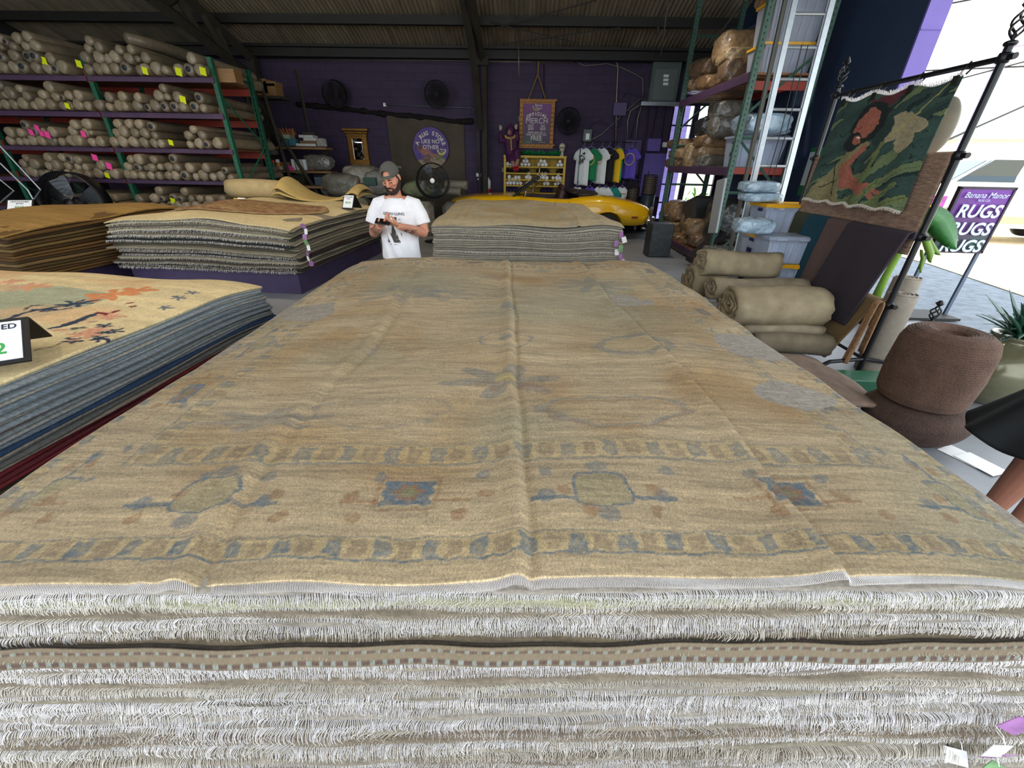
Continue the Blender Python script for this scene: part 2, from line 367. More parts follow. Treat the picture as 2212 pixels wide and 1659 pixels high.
# ragged ledge across the back wall, plywood panel
pts=[at(x,y,YW-.03) for x,y in ((640,224),(680,228),(730,234),(780,240),(830,246),(880,250),(935,256),(985,263),(1022,262))]
mb=MB(); pp=np.array(pts)
P=np.array([pp[0]+(pp[-1]-pp[0])*t for t in np.linspace(0,1,70)]); P[:,2]=np.interp(P[:,0],pp[:,0],pp[:,2])+.03*(vn(np.arange(70)*.7,0,3)-.5); 
mb.tube(P,.05+.045*vn(np.arange(70)*.5,1,5),6); mb.struct('trim_12',mat('crumbled_ledge','#17110f',.9,nz=.5,ns=9))
a=at(835,251,YW-.03);b=at(1006,395,YW-.03)
mb=MB(); mb.prism([(a[0],a[2]+.1),(a[0]+.06,.0),(b[0],.0),(b[0],a[2]-.12)],1,YW-.05,YW-.005); mb.top('plywood_panel',PLY,'large stained brown board panel on the purple back wall behind the round sign','panel')
# lamps of the hall (high bays above the aisles), plus one added fill lamp
def lamp(x,y,z,e,c=(1,.83,.60)):
    t=thing('pendant_lamp',(x,y,z),'round metal pendant lamp hanging unseen high over the aisle','lamp','pendant lamps')
    MB().lathe((x,y,z),[(.04,.25),(.12,.2),(.25,.02),(.24,.0),(.11,.17),(.03,.2)],20).build('lamp_shade',STEEL,t,True)
    MB().ell((x,y,z+.08),(.05,.05,.07)).build('bulb',mat('lamp_bulb',(1,.8,.5),.4,emit=8),t,True)
    MB().tube([(x,y,z+.2),(x,y,roofz(y)-.1)],.008,5).build('cord',BLACK,t)
    l=bpy.data.lights.new('pendant_light','SPOT'); l.energy=e; l.color=c; l.shadow_soft_size=.12; l.spot_size=math.radians(130); l.spot_blend=.6; o=bpy.data.objects.new('pendant_light',l); COL.objects.link(o); o.parent=t; o.location=(0,0,-.02)

lamp(-4.2,6.6,5.0,190); lamp(-.2,8.2,5.0,55); lamp(.2,3.4,5.2,45); lamp(-3.6,1.9,5.2,80); lamp(-8.2,6.6,5.0,120); lamp(2.4,9.7,4.85,150,(1,.93,.84))  # last lamp, cooler, is added to brighten the car, shirts and yellow shelf
# ---------------- rug stacks ----------------
def peri(Wd,L,n,r=.05):
    """closed rounded rectangle, u in +-W/2, v in 0..L, points denser on the front edge"""
    P=[]
    nf=int(n*.45); ns=int(n*.2); nb=int(n*.15)
    hw=Wd/2
    for i in range(nf): P.append((-hw+r+(Wd-2*r)*i/(nf-1),0))
    for i in range(1,6): a=-math.pi/2+math.pi/2*i/6; P.append((hw-r+r*math.cos(a),r+r*math.sin(a)))
    for i in range(ns): P.append((hw,r+(L-2*r)*i/(ns-1)))
    for i in range(1,6): a=math.pi/2*i/6; P.append((hw-r+r*math.cos(a),L-r+r*math.sin(a)))
    for i in range(nb): P.append((hw-r-(Wd-2*r)*i/(nb-1),L))
    for i in range(1,6): a=math.pi/2+math.pi/2*i/6; P.append((-hw+r+r*math.cos(a),L-r+r*math.sin(a)))
    for i in range(ns): P.append((-hw,L-r-(L-2*r)*i/(ns-1)))
    for i in range(1,6): a=math.pi+math.pi/2*i/6; P.append((-hw+r+r*math.cos(a),r+r*math.sin(a)))
    return np.array(P),nf
class Stack:
    """pile of rugs sharing one height field; layer k lies between surf(k) and surf(k+1)"""
    def __init__(s,org,rot,Wd,L,z0,n,t,seed,droop=.05,wav=.2,lean=0,side=0,fold=None,jit=.02,waves=1.0):
        s.o=np.array(org,float); s.r=rot; s.W=Wd; s.L=L; s.z0=z0; s.n=n; s.seed=seed; s.droop=droop; s.lean=lean; s.side=side; s.jit=jit; s.waves=waves
        r=np.random.RandomState(seed); s.rs=r
        s.t=t*(1+.35*(r.rand(n)-.5)); s.t*=t*n/s.t.sum()
        s.ph=r.rand(n,6)*6.28; s.wav=wav; s.jf=(r.rand(n)-.5)*2*jit; s.js=(r.rand(n)-.5)*2*jit; s.ja=(r.rand(n)-.5)*jit*.8
    def surf(s,k,u,v):
        z=np.full(np.shape(u),s.z0,float)
        for j in range(k):
            p=s.ph[j]; z=z+s.t[j]*(1+s.wav*(np.sin(u*1.7*s.waves+p[0])*.5+np.sin(v*1.9*s.waves+p[1])*.3+np.sin(u*5.1*s.waves+v*1.3+p[2])*.35))
        e=np.minimum(np.minimum(s.W/2-np.abs(u),s.L-v),v); e=np.clip(e,-.1,.5)
        cx=np.clip(1-(s.W/2-np.abs(u))/.5,0,1.2); cy=np.clip(1-(s.L-v)/.5,0,1.2); cf=np.clip(1-v/.4,0,1.2)
        return z-s.droop*(k/s.n)*(cx**2+cy**2+.6*cf**2)
    def world(s,u,v,z):
        c,q=math.cos(s.r),math.sin(s.r)
        return np.stack([s.o[0]+u*c-v*q,s.o[1]+u*q+v*c,z+0*u],-1)
    def shape(s,k,P):
        h=k/s.n; u=P[:,0]*(1+s.side*(1-h)/s.W*2)+s.js[k]+s.ja[k]*(P[:,1]-s.L/2)*.3; v=P[:,1].copy()
        fr=np.clip(1-P[:,1]/s.L*2,0,1); v=v-fr*(s.lean*(1-h))+s.jf[k]
        w=(.006*np.sin(u*9+s.ph[k,3])+.004*np.sin(u*23+s.ph[k,4])+.006*np.sin(v*7+s.ph[k,5]))*(1 if s.wav>.1 else .5)
        out=np.sign(P[:,1]-s.L/2)*w
        return u+np.sign(P[:,0])*w*(np.abs(P[:,0])>s.W/2-.06),v+out*((P[:,1]<.02)|(P[:,1]>s.L-.02))
    def layer(s,k,n=120,inset=.25,name='rug',m=None,label='',cat='rug',group=None,colfn=None,cap=True,th=.92):
        P,nf=peri(s.W,s.L,n); u,v=s.shape(k,P); cu,cv=0,s.L/2
        un=u*(1-inset/(s.W/2)); vn_=(v-cv)*(1-inset/(s.L/2))+cv
        b=s.surf(k,u,v); tt=(s.surf(k+1,u,v)-b); tz=b+tt*th; bz=b+tt*.06; mid=(tz+bz)/2
        du=(u-un);dv=(v-vn_);d=np.hypot(du,dv)+1e-9;du/=d;dv/=d; q=tt*.35
        rings=[(un,vn_,s.surf(k,un,vn_)+.06*tt),(u-du*q,v-dv*q,bz),(u,v,mid*.5+bz*.5),(u,v,mid*.4+tz*.6),(u-du*q,v-dv*q,tz),(un,vn_,s.surf(k+1,un,vn_)-.05*tt)]
        V=np.concatenate([s.world(*R_) for R_ in rings]); N=len(u)
        f=[(i*N+j,i*N+(j+1)%N,(i+1)*N+(j+1)%N,(i+1)*N+j) for i in range(5) for j in range(N)]
        f.append(list(range(N))[::-1]); 
        if cap: f.append([5*N+j for j in range(N)])
        s.last=(u,v,b,tt,nf)
        mb=MB(); mb.add(V,f); o=mb.top(name,m,label,cat,group,True)
        return o
def strands(base,out,down,lat,rad=.0009,seg=5):
    """curled fringe yarns: base Nx3, out/down/lat Nx3 vectors"""
    N=len(base); t=np.linspace(0,1,seg)[:,None,None]
    C=base[None]+out[None]*(1-(1-t)**2)+down[None]*t**1.8+lat[None]*np.sin(t*2.4)
    T=np.gradient(C,axis=0); T/=np.linalg.norm(T,axis=2,keepdims=True)+1e-9
    a=np.cross(T,np.array([1.,.2,.1])); a/=np.linalg.norm(a,axis=2,keepdims=True)+1e-9; b=np.cross(T,a)
    r=rad*np.linspace(1,.6,seg)[:,None,None] if np.ndim(rad)==0 else np.asarray(rad)[None,:,None]*np.linspace(1,.6,seg)[:,None,None]
    V=np.stack([C+r*(math.cos(q)*a+math.sin(q)*b) for q in (0,2.094,4.189)],2) # seg,N,3,3
    V=V.transpose(1,0,2,3).reshape(-1,3)
    i=np.arange(N)[:,None,None]*seg*3; k=np.arange(seg-1)[None,:,None]*3; j=np.arange(3)[None,None,:]
    A=i+k+j;B=i+k+(j+1)%3; f=np.stack([A,B,B+3,A+3],-1).reshape(-1,4).tolist()
    return V,f
def fastmesh(name,V,f,m,parent):
    me=bpy.data.meshes.new(name); base=LOC[parent]; V=V-base; f=np.array(f)
    me.vertices.add(len(V)); me.vertices.foreach_set('co',V.ravel()); me.loops.add(f.size); me.loops.foreach_set('vertex_index',f.ravel().astype(np.int32))
    me.polygons.add(len(f)); me.polygons.foreach_set('loop_start',np.arange(len(f),dtype=np.int32)*4); me.polygons.foreach_set('use_smooth',[True]*len(f)); me.update(calc_edges=True)
    me.materials.append(m); o=bpy.data.objects.new(name,me); COL.objects.link(o); o.parent=parent; LOC[o]=base; return o
def rm(h,r=.95,st=(3,30,30),nz=.3): return mat('rug_edge_'+h,'#'+h,r,nz=nz,ns=3,st=st,bump=.6,bs=60,grain=(60,60,160,.22))
FR=mat('white_fringe_yarn','#e2dedd',.9,nz=.18,ns=9); FR2=mat('cream_fringe_yarn','#d0c9bb',.9,nz=.2,ns=9); FR3=mat('brown_fringe_yarn','#8b7a66',.9,nz=.2,ns=9)
# --- the near stack ---
NS=Stack((0,.565),math.radians(3.3),2.66,3.3,.24,46,.0166,3,droop=.03,wav=.05,lean=.20,jit=.009,waves=.8)
NS.jf[45]=0;NS.js[45]=0;NS.ja[45]=0
near_cols=['8c806e','85796e','968c7c','7d7467','a0978a','7c7266','928878','70665a','8f8674','968d80']
G='fringed rugs of the near stack'
for k in range(45):
    vis=k>=14
    kil=(k==36)
    lab='pale rug with white fringe in the nearest big stack, %s from the top'%ordn(44-k)
    if kil: lab='flat brown rug edged with brown and grey dashes in the nearest stack'
    if not vis: lab='rug low in the nearest big stack, %s from the top'%ordn(44-k)
    if k==42: lab='rug with green-grey pile edge showing just below the top rug of the nearest stack'
    h='7b6d58' if kil else ('a8a684' if k in (42,41) else near_cols[k%10])
    o=NS.layer(k,n=560 if vis else 120,m=rm(h),label=lab,group=None if kil else G)
    if not vis: continue
    u,v,b,tt,nf=NS.last; r=np.random.RandomState(k+50)
    sp=.0040; U=np.arange(-1.31,1.31,sp); U=U+r.randn(len(U))*.0006
    uf=u[:nf];order=np.argsort(uf); vv=np.interp(U,uf[order],v[:nf][order]); zz=np.interp(U,uf[order],(b+tt*.4)[:nf][order])
    base=NS.world(U,vv+.002,zz)
    # local frame of the stack: outward = -v
    c,q=math.cos(NS.r),math.sin(NS.r); O=np.array([q,-c,0.]); X=np.array([c,q,0.])
    sw=(vn(U*9+k*3,k,4)-.5)*1.6+(vn(U*60,k,9)-.5)*1.0
    ln=.019*(.5+.9*vn(U*2.2+k*7,k,8))*(.8+.4*r.rand(len(U)))
    kind_=k%5
    if kind_==1: ln*=.6
    if kind_==3: ln*=1.35
    if k<26: ln*=1.35
    if kil: ln*=1.5
    if k in (37,38): ln*=.9
    out=O[None]*(ln*.55)[:,None]; dn=np.array([0,0,-1.])[None]*(ln*.75)[:,None]; lat=X[None]*(ln*sw*.55)[:,None]
    if kil: base=base+O*.024+np.array([0,0,-.030])
    V,f=strands(base,out,dn,lat,rad=.00095)
    fastmesh('fringe',V,f,FR3 if k in (17,22) else (FR2 if k%4==2 else FR),o)
    # second, fuzzier row on some rugs
    if kind_ in (0,2) and not kil:
        i=np.arange(0,len(U),2); r2=r.rand(len(i))
        V,f=strands(base[i]+np.array([0,0,.006]),out[i]*(.6+r2[:,None]*.9),dn[i]*.3,lat[i]*(-1.5),rad=.0008)
        fastmesh('fringe',V,f,FR2,o)
    if kil:
        U2=np.linspace(-1.31,1.31,1300); V2=np.linspace(0,1,9)
        def fn(uu,w): 
            a=NS.world(uu,np.interp(uu,uf[order],v[:nf][order])-.006,0*uu); zt=np.interp(uu,uf[order],(b+tt*.95)[:nf][order])
            return a[...,0]+O[0]*(.010+.014*w),a[...,1]+O[1]*(.010+.014*w),zt+.004-w*.046
        def cf(uu,w):
            base_=LH('#7b6d58')[None]*(.85+.3*vn(uu*400,w*9,2))[:,None]
            c=base_.copy()
            for a,b_,ph in ((.16,.36,0),(.72,.94,.012)):
                row=(w>=a)&(w<=b_); dash=((uu+ph+.004*vn(uu*30,0*uu,8))%.027)<.010
                c[row&dash]=LH('#868a80')*(.7+.5*vn(uu[row&dash]*500,w[row&dash]*20,3))[:,None]; c[row&~dash]=LH('#5d4a3f')
                ed=row&(vn(uu*300,w*14,7)>.72); c[ed]*=.7
            return c
        P_,F_,C_=sheet(U2,V2,fn,.002,cf,nrm=-O)
        mm=MB(); mm.add(P_,F_,C_); mm.build('woven_border',mat('painted_weave',None,.95,attr=True,bump=.5,bs=300),o)
# --- patterned top rug ---
c,q=math.cos(NS.r),math.sin(NS.r)
def nearz(u,v):
    z=NS.surf(45,u,v)+.014
    def ridge(d,a,w): return a*np.exp(-(d/w)**2)
    wig=.012*np.sin(v*5)+.008*np.sin(v*13)
    # middle fold
    z+=ridge(u-.0-wig*.4,.016,.034)-ridge(u-.03-wig*.4,.012,.014)
    d=u-(.69-.05*np.clip((v-1.6)/1.4,0,1)+.02*np.sin(v*2.3))
    z+=np.where(d<0,.016*np.exp(-(d/.07)**2),.016*np.exp(-(d/.007)**2))+.003*np.exp(-((d+.02)/.03)**2)-.003*np.exp(-((d-.02)/.012)**2)
    d=u+(.70+.04*np.sin(v*3.2))
    z+=(.017*np.exp(-(d/.035)**2)-.012*np.exp(-((d-.045)/.02)**2)+.006*np.exp(-((d+.07)/.02)**2))*(.45+.6*np.exp(-(v/.5)**2)+.5*np.exp(-((v-1.4)/.35)**2))
    z+=.02*np.exp(-((u+.45)/.12)**2)*np.exp(-(v/.16)**2)+.012*np.exp(-((u+.55)/.1)**2-((v-1.5)/.18)**2)-.012*np.exp(-((u+.32)/.12)**2-((v-1.25)/.2)**2)
    z+=.004*(vn(u*5,v*5,71)-.5)*2+.007*(vn(u*2.6,v*3,72)-.5)*2+.012*np.sin(u*3+v*1.2)+.006*np.sin(u*7-v*4+1)+.004*np.sin(v*11+u*2)
    z+=.010*np.exp(-((v-1.05-.25*np.abs(u))/.06)**2)*np.exp(-(u/.35)**2)
    return z
def nearpat(u,v,W2=1.33,L=3.3):
    n=len(u); st=vn(u*1.3,v*55,21)*.6+vn(u*4,v*160,22)*.4; blot=vn(u*2.2,v*2.4,5)*.6+vn(u*6,v*6,6)*.4
    c=LH('#b9a37e')[None]*(.72+.5*st)[:,None]*np.ones((n,3))
    w=np.clip((blot-.45)*3,0,1)[:,None]; c=c*(1-w)+w*LH('#ab8b5c')*(.75+.45*st)[:,None]
    w=np.clip((vn(u*1.5+9,v*1.8,15)-.55)*3,0,1)[:,None]*.5; c=c*(1-w)+w*LH('#8f9178')
    ju=u+.006*(vn(u*40,v*40,31)-.5)*2; jv=v+.005*(vn(u*40,v*40,32)-.5)*2
    e=np.minimum(np.minimum(jv,L-jv),(W2+.02-np.abs(ju))*1.45)
    along=np.where((jv<=e+1e-6)|(L-jv<=e+1e-6),ju,jv*.97)
    BL=LH('#5f6e76');BR=LH('#84705c');YE=LH('#c0a771');RU=LH('#94683f');GR=LH('#85845f')
    fuzz=vn(u*90,v*90,41)
    def put(m,col,a=.8):
        aa=(a*(.55+.6*fuzz))*m; aa=np.clip(aa,0,1)[:,None]; c[:]=c*(1-aa)+aa*col
    for a,b in ((.046,.106),(.355,.454)):
        wd=b-a; inb=((e>a)&(e<b)).astype(float); put(inb,YE,.45)
        put(((e>a)&(e<a+wd*.1)).astype(float),BL,.85 if a<.1 else .6); put(((e>b-wd*.08)&(e<b)).astype(float),BL,.6 if a<.1 else .35)
        p=.055 if a<.1 else .064
        x=(along/p)%1-.5; idx=np.floor(along/p).astype(int); y=(e-(a+b)/2)/wd
        r_=np.maximum(np.abs(x)*1.3,np.abs(y)*1.35)*(1+.5*(vn(along*60,e*60,3)-.5))
        put(((r_<.44)&(idx%2==0)&(inb>0)).astype(float),BL,.8 if a<.1 else .6); put(((r_<.42)&(idx%2==1)&(inb>0)).astype(float),BR,.6); put(((r_<.13)&(inb>0)).astype(float),YE,.4)
    # main border motifs
    bx=(along+.276)%1.01; main=(e>.11)&(e<.35)
    def box(cx,cy,w,h,a=along,b=e): return (np.abs(a-cx)<w)&(np.abs(b-cy)<h)
    for s_ in (-1.29,-.276,.735,1.75,2.76):
        d=(along-s_); y=(e-.245)
        m1=(np.abs(d)<.064+.004*np.sin(e*160))&(np.abs(y)<.044); put((m1&main).astype(float),BL,1.0)
        rr=np.hypot(d,y*1.2); put(((rr<.036+.006*np.sin(np.arctan2(y,d)*7))&main).astype(float),RU,.85); put(((rr<.022)&main).astype(float),GR,.8)
        put((((np.abs(np.abs(y+.03)-.0)<.005)&(np.abs(d)<.17)&(np.abs(d)>.07))&main).astype(float),RU,.7)
        put(((np.maximum(np.abs(d)*.75,np.abs(y))<.062)&(np.maximum(np.abs(d)*.75,np.abs(y))>.054)&main).astype(float),RU,.5)
    for s_ in (-.78,.228,1.24,2.25):
        d=(along-s_); y=(e-.235); q_=(np.abs(d/.075)**4+np.abs(y/.062)**4)
        put(((q_<1)&(q_>.62)&main).astype(float),BL,.9); put(((q_<.6)&main).astype(float),GR,.45)
        put(((np.abs(y+.03)<.006)&(np.abs(d)<.19)&(np.abs(d)>.075)&main).astype(float),BL,.9)
        put(((np.hypot(d,(np.abs(y)-.085)*1.3)<.03)&main).astype(float),BL,.6); put(((np.hypot(np.abs(d)-.15,y+.02)<.022)&main).astype(float),BL,.7)
    for s_ in np.arange(-1.5,3.3,.253):
        d=along-s_-.12; 
        for dy,col in ((.07,BL),(-.07,RU),(.0,RU)):
            rr=np.hypot(d+.05*np.sin(s_*9+dy*20),(e-.235-dy)); put((rr<.014+.01*vn(along*80,e*80,12)).astype(float)*main,col,.6)
    fld=e>.46
    def blob(cx,cy,rx,ry,col,a=.7,k=5,am=.25,ring=0):
        dx=(ju-cx)/rx;dy=(jv-cy)/ry; th=np.arctan2(dy,dx); r_=np.hypot(dx,dy)/(1+am*np.sin(th*k)+.25*(vn(u*25,v*25,int(cx*100)+500)-.5))
        m=(r_<1)&(r_>ring)&fld; put(m.astype(float),col,a*.62)
    blob(-.02,.84,.17,.10,BL,.8,6,.45); blob(-.02,.85,.045,.035,LH('#c9b45e'),.9,4,.05); blob(-.03,.80,.1,.03,RU,.6,6,.5,.5)
    blob(-.02,1.24,.13,.10,BL,.8,4,.03,.86); blob(-.02,1.24,.11,.085,LH('#c1ab7f'),.4,4,.0); blob(-.02,1.24,.03,.04,BL,.8,4)
    blob(.594,1.229,.2,.14,BL,.75,2,.12,.72); blob(.594,1.229,.13,.09,YE,.5,4,.1)
    blob(-.70,2.03,.26,.14,BL,.6,8,.4,.35); blob(-.4,1.99,.17,.1,BL,.55,7,.4,.3); blob(.613,2.36,.22,.15,BL,.7,9,.45); blob(-.818,.589,.16,.05,BL,.65,6,.4)
    blob(.36,.62,.26,.1,BL,.7,3,.1,.85); blob(.36,.60,.24,.09,RU,.5,3,.1,.88); blob(-.45,.62,.24,.09,BL,.45,3,.1,.88)
    blob(0,1.75,.05,.05,BL,.8,4,.05); blob(-.12,2.45,.1,.04,BL,.6,5,.3)
    rg=np.random.RandomState(4)
    for i in range(46):
        cx=rg.uniform(-1.05,1.05);cy=rg.uniform(.5,2.9); col=[BL,RU,YE,GR,LH('#b98a55')][rg.randint(5)]; blob(cx,cy,rg.uniform(.02,.1),rg.uniform(.015,.06),col,rg.uniform(.3,.6),rg.randint(3,8),.5,rg.choice([0,0,.6,.8]))
    sp=vn(u*260,v*260,51); c*=(.86+.28*sp)[:,None]
    return np.clip(c,0,1)
U=np.linspace(-1.335,1.335,600); V=np.concatenate([np.linspace(-.004,.6,190),np.linspace(.605,1.5,150),np.linspace(1.507,3.3,170)])
def fn(u,v):
    vv=v-(v<.02)*0; P=NS.world(u+.0*v,vv,nearz(u,v)); ed=np.clip((np.abs(u)-1.30)/.035,0,1); eb=np.clip((v-3.26)/.04,0,1)
    return P[...,0],P[...,1],P[...,2]-.012*ed**2-.012*eb**2
P_,F_,C_=sheet(U,V,fn,.011,nearpat)
mb=MB(); mb.add(P_,F_,C_)
NEARM=mat('antique_wool_pile',None,.92,attr=True,nz=.20,ns=5,st=(1,9,1),bump=.7,bs=150,sheen=.1,st2=(14,120,14,.16),grain=(330,140,100,.34))
topo=mb.top('rug',NEARM,'beige rug with faded blue border squares and fold creases, topmost of the nearest stack','rug',None,True)
U=np.arange(-1.325,1.325,.0034); base=NS.world(U,0*U-.004,nearz(U,0*U)-.006); O=np.array([q,-c,0.]); X=np.array([c,q,0.])
sw=(vn(U*9,1,4)-.3)*1.3; ln=.020*(.7+.4*vn(U*3,1,8)); V_,f_=strands(base,O[None]*(ln*.8)[:,None],np.array([[0,0,-1.]])*(ln*.55)[:,None],X[None]*(ln*sw*.5)[:,None],.001)
fastmesh('fringe',V_,f_,FR,topo)
MB().add(NS.world(*[np.array(a) for a in ((-1.3,1.3,1.3,-1.3,-1.3,1.3,1.3,-1.3),(.1,.1,3.25,3.25,.1,.1,3.25,3.25),(0,0,0,0,.235,.235,.235,.235))]),[(0,1,2,3),(4,5,6,7),(0,1,5,4),(1,2,6,5),(2,3,7,6),(3,0,4,7)]).top('rug_platform',PURPD,'dark purple platform under the nearest rug stack','platform')
def platform(st,lab,z=None,ins=.06):
    z=z or st.z0-.005; u=st.W/2-ins; a=np.array([-u,u,u,-u]*2);b=np.array([ins,ins,st.L-ins,st.L-ins]*2); zz=np.array([0]*4+[z]*4,float)
    MB().add(st.world(a,b,zz),[(0,1,2,3),(4,5,6,7),(0,1,5,4),(1,2,6,5),(2,3,7,6),(3,0,4,7)]).top('rug_platform',PURPD,lab,'platform')
def pile(st,cols,lab,group,fringe=0,n=150,spec={}):
    for k in range(st.n-1):
        l=spec.get(k) or '%s, %s from the top'%(lab,ordn(st.n-1-k))
        h=cols[k%len(cols)] if isinstance(cols,list) else cols(k)
        o=st.layer(k,n=n,m=rm(h),label=l,group=None if k in spec else group)
        if fringe and st.rs.rand()<fringe:
            u,v,b,tt,nf=st.last; uf=u[:nf]; U=np.arange(uf.min()+.02,uf.max()-.02,.011); r=np.random.RandomState(k)
            vv=np.interp(U,uf,v[:nf]); zz=np.interp(U,uf,(b+tt*.5)[:nf]); base=st.world(U,vv+.003,zz); c,q=math.cos(st.r),math.sin(st.r); O=np.array([q,-c,0.]);X=np.array([c,q,0.])
            ln=.03*(.6+.8*r.rand(len(U))); V,f=strands(base,O[None]*(ln*.6)[:,None],np.array([[0,0,-1.]])*(ln*.7)[:,None],X[None]*(ln*(r.rand(len(U))-.5))[:,None],.0028,4)
            fastmesh('fringe',V,f,FR2 if k%2 else FR,o)
def topsheet(st,zf,cf,m,label,nu=150,nv=160,th=.014,ovh=.0):
    U=np.linspace(-st.W/2-ovh,st.W/2+ovh,nu); V=np.linspace(-ovh,st.L+ovh,nv); k=st.n-1
    def fn(u,v):
        P=st.world(u,v,st.surf(k,u,v)+.014+zf(u,v)); return P[...,0],P[...,1],P[...,2]
    P_,F_,C_=sheet(U,V,fn,th,cf); mb=MB(); mb.add(P_,F_,C_); return mb.top('rug',m,label,'rug',None,True)
def zgen(a=.01): return lambda u,v:a*(np.sin(u*3+v)+.6*np.sin(u*6-v*3)+.4*np.sin(v*8+u))
PAT=mat('painted_pile',None,.95,attr=True,nz=.14,ns=16,bump=.5,bs=120,grain=(120,70,60,.16))
# far stack behind the near one
FS=Stack((.0,6.44),math.radians(3.2),2.86,4.05,.30,21,.0345,8,droop=.07,wav=.35,lean=.06,jit=.018,waves=.8)
pile(FS,['a39c8b','a8a191','9a9384','b0a999','8e887b'],'grey-beige rug in the stack before the yellow car','rugs of the middle far stack',.35,200,{0:'dark bottom rug with white stitched edge in the stack before the yellow car'})
def cfar(u,v):
    st=vn(u*2,v*40,3)*.5+vn(u*8,v*90,4)*.5; c=LH('#ab9d7f')[None]*(.8+.4*st)[:,None]*np.ones((len(u),3)); w=np.clip((vn(u*2,v*2.5,8)-.5)*3,0,1)[:,None]; c=c*(1-w)+w*LH('#a08c66')
    w=(np.clip((vn(u*12,v*6,9)-.66)*8,0,1)*.5)[:,None]; c=c*(1-w)+w*LH('#8a8b80')
    e=np.minimum(np.minimum(v,4.05-v),1.43-np.abs(u)); c[(e>.3)&(e<.33)]*=.82; c[(e>.45)&(e<.47)]*=.85; return c
topsheet(FS,lambda u,v:.05*np.exp(-((u+.4)/1.1)**2)*(v/4)+.02*np.exp(-((u-.75-.05*np.sin(v*2))/.025)**2)+.012*np.sin(u*2+1)+.008*np.sin(v*4+u),cfar,PAT,'faded beige rug, topmost of the stack before the yellow car',260,160)
platform(FS,'dark purple platform under the stack before the yellow car')
# left near stack with the flowered rug
LS=Stack((-3.567,-.583),math.radians(-4.5),2.72,3.6,.22,54,.0146,5,droop=.05,wav=.20,lean=.03,side=.22,jit=.016,waves=.8)
lc=['2a2320','4a3f34','1f1c1b','6a5c45','3d3a36','241d1d','6d5a3a','2b2a28','8a7452','35302c','5b5a52','541f1e','6a6a66','5f1b22','6e1a22','8e8274','a89c8c','7d7f80','3d2a26','94928a','8c9291','6f7a82','43505f','9a9b96','27405f','8b9aa3','7b8890','8a3d2f','7a4436','8d9aa0','6c8397','9ca8ac','8094a0','7f97a4']
LP=['a6aaa2','979d9f','aba89a','8c9699','a39f94','7a868f','a2a7a6','8a9396','9a9488','848d92','8a3d2f','8c9291','9a9b96','6f7a82','27405f','a89c8c','7d7f80','6a6a66','8e8274','6e1a22','5f1b22','701d24','5b5a52','4a3f34','6a5c45','3d3a36','2b2a28','8a7452','6d5a3a','35302c','1f1c1b','541f1e','241d1d','5b5a52','2a2f28','3a3a30','1f1c1b','4a3f34']
pile(LS,lambda k:LP[(52-k)%len(LP)],'rug under the flowered one in the left near stack','rugs of the left near stack',0,170)
